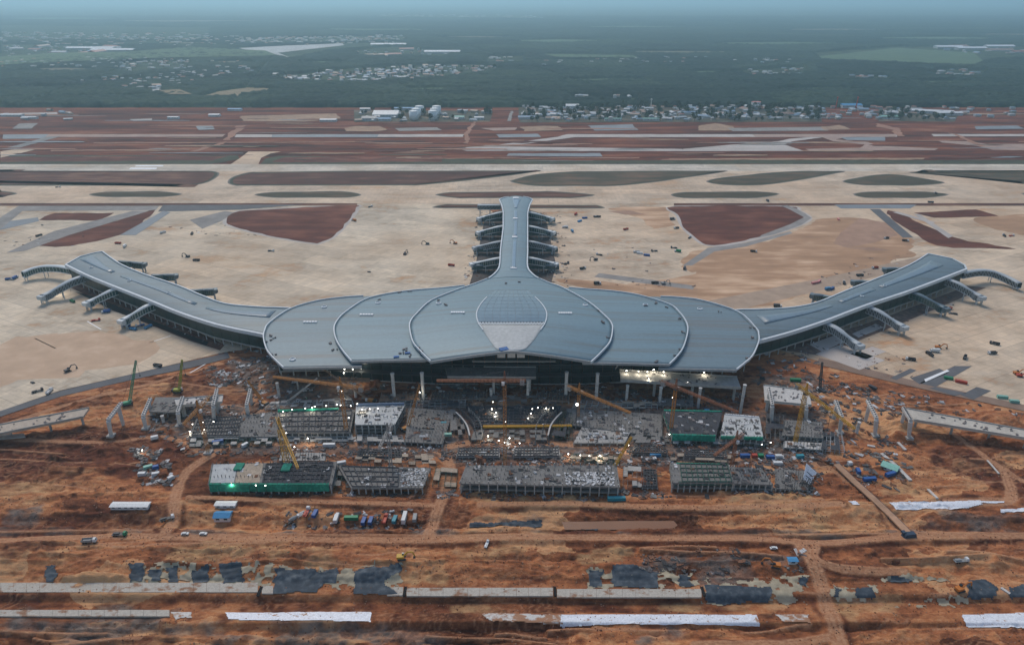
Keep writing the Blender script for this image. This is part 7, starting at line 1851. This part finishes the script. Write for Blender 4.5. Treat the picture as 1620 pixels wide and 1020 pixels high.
for px, py, L, lab in ((145, 79, 300, 'very long white warehouse roof in the far left estate'), (180, 82, 260, 'long pale warehouse roof right of the longest one at far left'), (1500, 77, 170, 'white warehouse, left of the far right estate'), (1535, 79, 180, 'white warehouse in the middle of the far right estate'), (1580, 76, 180, 'white warehouse right in the far right estate'), (700, 85, 210, 'long white shed above the large village'), (615, 73, 240, 'long pale shed above and left of the large village')):
    p = g(px, py, 0); t = thing('warehouse', lab, 'warehouse', (p.x, p.y, 0))
    MB().box((0, 0, 6), (L, 55, 12)).build('wall', hw[0], t, world=False); r_ = MB(); r_._add([(-L / 2 - 2, -30, 12), (L / 2 + 2, -30, 12), (L / 2 + 2, 0, 19), (-L / 2 - 2, 0, 19), (L / 2 + 2, 30, 12), (-L / 2 - 2, 30, 12)], [(0, 1, 2, 3), (3, 2, 4, 5), (1, 4, 2), (0, 3, 5), (5, 4, 1, 0)]); r_.build('roof', paint('shed_roof', (.66, .68, .70)), t, world=False)

# fuel tanks and halls of the service compound
tank_m = M('tank_white', (.74, .77, .75), .5, .04, .2)
for k, (px, py, lab) in enumerate(((664, 181, 'white fuel tank, farthest of the left trio'), (659, 185.5, 'white fuel tank, middle of the left trio'), (655, 189.5, 'white fuel tank, nearest of the left trio'), (691, 181, 'white fuel tank, farthest of the right trio'), (688, 185, 'white fuel tank, middle of the right trio'), (685.5, 189, 'white fuel tank, nearest of the right trio'))):
    p = g(px, py); t = thing('fuel_tank', lab, 'tank', (p.x, p.y, 0), 0, 'white fuel tanks at the edge of the forest')
    MB().lathe((0, 0, 0), [(12.5, 0), (12.5, 22)], 28).build('drum', tank_m, t, True, world=False); MB().lathe((0, 0, 22), [(12.7, 0), (12.7, .5), (8, 1.8), (2, 2.4), (.3, 2.5)], 28).build('dome_roof', paint('tank_roof', (.70, .72, .70)), t, True, world=False)
    st = MB()
    for q in range(22):
        a0, a1 = q * .12 - 1.9, (q + 1) * .12 - 1.9; st.beam((13.1 * math.cos(a0), 13.1 * math.sin(a0), q + .3), (13.1 * math.cos(a1), 13.1 * math.sin(a1), q + 1.3), .8, .3)
    st.build('spiral_stair', steel_m, t, world=False)
def hall(px, py, L, D, h, roofc, lab, rz=0.0):
    p = g(px, py); shed(0, 0, rz, roofc, L, D, h, lab, 'white', None, Vector((p.x, p.y, 0)), 'service_hall', 'hall', .12)
hall(612, 184, 70, 60, 9, 'white', 'large white-roofed hall left of the fuel tanks'); hall(585, 190, 40, 30, 7, 'grey', 'grey-roofed hall at the left corner of the tank yard'); hall(607, 191, 40, 14, 6, 'skyblue', 'low blue-white hall in front of the large white hall'); hall(640, 174, 60, 14, 6, 'skyblue', 'long blue roof behind the large white hall')
hall(727, 188, 26, 18, 6, 'mint', 'mint-roofed hall right of the fuel tanks'); hall(758, 189, 26, 16, 6, 'white', 'white-roofed hall near the dirt track'); hall(578, 175, 30, 14, 6, 'white', 'white hall behind the tank yard at left')
hall(856, 184, 60, 14, 6, 'white', 'long cream-roofed hall at the left of the compound'); hall(905, 172, 40, 30, 10, 'white', 'tall white hall at the back of the compound'); hall(970, 191, 46, 10, 6, 'mint', 'long pale green hall in the compound front'); hall(1030, 191, 44, 10, 6, 'mint', 'second long pale green hall in the compound front')
hall(1195, 170, 24, 14, 16, 'pink', 'salmon-coloured tower block at the back of the compound'); hall(1345, 170, 60, 30, 8, 'skyblue', 'pale blue hall right of the compound'); hall(1408, 180, 34, 24, 7, 'white', 'white hall left of the big white shed group'); hall(1406, 188, 50, 20, 7, 'mint', 'domed pale hall below the big white shed group')
hall(1470, 179, 120, 26, 7, 'white', 'very long white shed with a slanting roof on the right', -.35); hall(1500, 182, 70, 22, 7, 'white', 'white shed at the right end of the shed group'); hall(1440, 176, 60, 20, 7, 'grey', 'grey shed behind the long white shed')
hall(20, 184, 60, 14, 5, 'white', 'long low white hall at the far left of the earthworks'); hall(48, 188, 40, 12, 5, 'white', 'low white hall right of the long one at far left'); hall(275, 188, 30, 12, 5, 'white', 'white hall in the middle of the left earthworks'); hall(340, 184, 30, 16, 5, 'white', 'white hall with grey yard on the left earthworks'); hall(372, 175, 40, 14, 5, 'skyblue', 'pale hall by the forest edge at left'); hall(520, 192, 44, 16, 5, 'white', 'white hall left of the tank yard')
for pp in ([(820, 169), (1300, 168), (1300, 193), (822, 194)], [(1390, 172), (1520, 176), (1510, 193), (1390, 192)], [(560, 174), (780, 176), (775, 193), (560, 193)]):
    px_sheet('compound_ground', pp, .05, M('compound_ground', (.075, .075, .05), .95, .5, .02, alt=(.17, .12, .09)))
village([(1290, 170), (1440, 170), (1440, 190), (1290, 190)], 0, 'x', 'x', 0, 46, 0, .7, 1.2)
village([(1100, 168), (1300, 168), (1300, 190), (1100, 192)], 0, 'x', 'x', 0, 60, 0, .7, 1.2)
village([(830, 169), (1100, 169), (1100, 192), (830, 192)], 0, 'x', 'x', 0, 60, 0, .7, 1.2)
village([(1440, 170), (1620, 172), (1620, 186), (1500, 186)], 0, 'x', 'x', 0, 14, 0, .7, 1.2)
village([(0, 98), (190, 94), (400, 100), (400, 116), (190, 112), (0, 112)], 0, 'x', 'x', 0, 60, 9, .8, 1.5)
village([(0, 62), (420, 60), (640, 62), (640, 72), (300, 76), (0, 74)], 0, 'x', 'x', 0, 160, 10, 1.2, 2.4)
village([(100, 130), (300, 118), (330, 128), (240, 148)], 0, 'x', 'x', 0, 40, 8, .8, 1.4)
zones = [([(822, 172), (960, 170), (960, 190), (830, 192)], 46, 'left'), ([(960, 169), (1100, 169), (1100, 190), (960, 193)], 52, 'centre'), ([(1100, 168), (1290, 170), (1290, 188), (1100, 190)], 56, 'right')]
for pp, n, nm in zones: village(pp, n, 'in service compound\'s %s part' % nm, 'houses in the %s part of the service compound' % nm, 0, 0, 0, .8, 1.5)
village([(565, 174), (650, 173), (645, 193), (565, 194)], 14, 'left of fuel tanks', 'houses left of the fuel tanks', 0, 0, 0, .8, 1.3); village([(700, 176), (780, 177), (770, 192), (700, 192)], 14, 'right of fuel tanks', 'houses right of the fuel tanks', 0, 0, 0, .8, 1.3)
village([(1300, 172), (1530, 172), (1520, 190), (1310, 188)], 16, 'at compound\'s right end', 'houses at the right end of the compound', 0, 0, 0, .8, 1.3); village([(0, 176), (120, 175), (110, 190), (0, 192)], 10, 'on far left earthworks', 'site huts at the far left', 0, 0, 0, .7, 1.1)
# trees of the compound
leafm = [M('compound_leaves', (.035, .06, .03), .95, .4, .4), M('compound_leaves_light', (.055, .085, .04), .95, .4, .4)]; bark = M('bark', (.10, .075, .055), .95, .3, 1)
def tree_mesh(seed, lm):
    r_ = random.Random(seed); mb = MB().tube((0, 0, 0), (.2, 0, 4.5), .35, 6, .2); mb.slot(0)
    for k in range(3): a = r_.uniform(0, 6.3); mb.tube((.1, 0, 3.2), (2.0 * math.cos(a), 2.0 * math.sin(a), 6.5), .18, 5, .08)
    mb.slot(1)
    for k in range(150):
        a, u, v = r_.uniform(0, 6.3), r_.uniform(0, 1) ** .5, r_.uniform(-1, 1); rr = 4.0 * u * (1 - .5 * v * v) * (1 + .25 * math.sin(3 * a + seed))
        p = Vector((rr * math.cos(a), rr * math.sin(a), 7.0 + v * 3.2)); q = Vector((r_.gauss(0, 1), r_.gauss(0, 1), r_.gauss(0, 1) + .6)).normalized(); e = q.orthogonal().normalized() * r_.uniform(.5, 1.1); f_ = q.cross(e).normalized() * r_.uniform(.5, 1.0)
        mb.quad(p - e, p - f_, p + e, p + f_)
    return mb.mesh('tree', bark, lm)
TM = [tree_mesh(k, leafm[k % 2]) for k in range(5)]
def trees(pp, n, label, group):
    w = gpoly(pp); x0, x1 = min(p[0] for p in w), max(p[0] for p in w); y0, y1 = min(p[1] for p in w), max(p[1] for p in w); k = 0
    while k < n:
        x, y = rng.uniform(x0, x1), rng.uniform(y0, y1)
        if not in_poly(np.array([x]), np.array([y]), w)[0]: continue
        s = rng.uniform(.9, 2.0); third = ('left', 'middle', 'right')[min(2, int(3 * (x - x0) / (x1 - x0)))]; row_ = ('near', 'middle', 'back')[min(2, int(3 * (y - y0) / (y1 - y0)))]; me = rng.choice(TM); tag(inst('tree', me, (x, y, 0), rng.uniform(0, 6), None, (s, s, s)), '%s %s tree %s, %s row, %s' % ('small' if s < 1.1 else 'mid-sized' if s < 1.4 else 'large', ('dark green', 'light green')[TM.index(me) % 2], label, row_, third), 'tree', group); k += 1
trees([(822, 170), (1100, 168), (1100, 192), (830, 193)], 110, 'among compound houses, left half', 'trees in the left and centre of the compound'); trees([(1100, 168), (1300, 170), (1300, 192), (1100, 194)], 110, 'among compound houses, right half', 'trees in the right of the compound')
trees([(1390, 178), (1520, 184), (1500, 193), (1390, 192)], 24, 'before the white shed group', 'trees before the white sheds'); trees([(560, 174), (780, 176), (770, 192), (560, 192)], 26, 'around the fuel tanks', 'trees around the fuel tanks'); trees([(402, 116), (790, 104), (790, 116), (470, 132)], 40, 'in the far village', 'trees in the large village')
# masts
for px, py, h_, col, lab in ((1029, 178, 34, 'white', 'white control mast with a round head in the compound'), (1322, 172, 30, 'red', 'left red lattice mast behind the compound'), (1354, 172, 30, 'red', 'right red lattice mast behind the compound')):
    p = g(px, py); t = thing('radio_mast', lab, 'mast', (p.x, p.y, 0)); lattice(MB(), (0, 0, 0), (0, 0, h_), 2.2, 1.2, 4, .5, .3).build('lattice', paint(col, PC[col]), t, world=False); MB().lathe((0, 0, h_), [(1, 0), (2.6, 1), (2.6, 3), (1, 4)], 10).build('head', paint(col, PC[col]), t, world=False)
# ------------------------------------------------------------------ haze
hz = MB().box((0, 40000, 149.0), (150000, 110000, 324.0))
haze_m = bpy.data.materials.new('haze_air'); haze_m.use_nodes = True
hn = haze_m.node_tree
hn.nodes.remove(hn.nodes['Principled BSDF'])
pv = hn.nodes.new('ShaderNodeVolumePrincipled')
pv.inputs['Color'].default_value = (.54, .84, .98, 1)
pv.inputs['Density'].default_value = 0.000086
pv.inputs['Anisotropy'].default_value = 0.45
hn.links.new(pv.outputs[0], hn.nodes['Material Output'].inputs['Volume'])
tag(hz.build('haze', haze_m), kind='stuff')
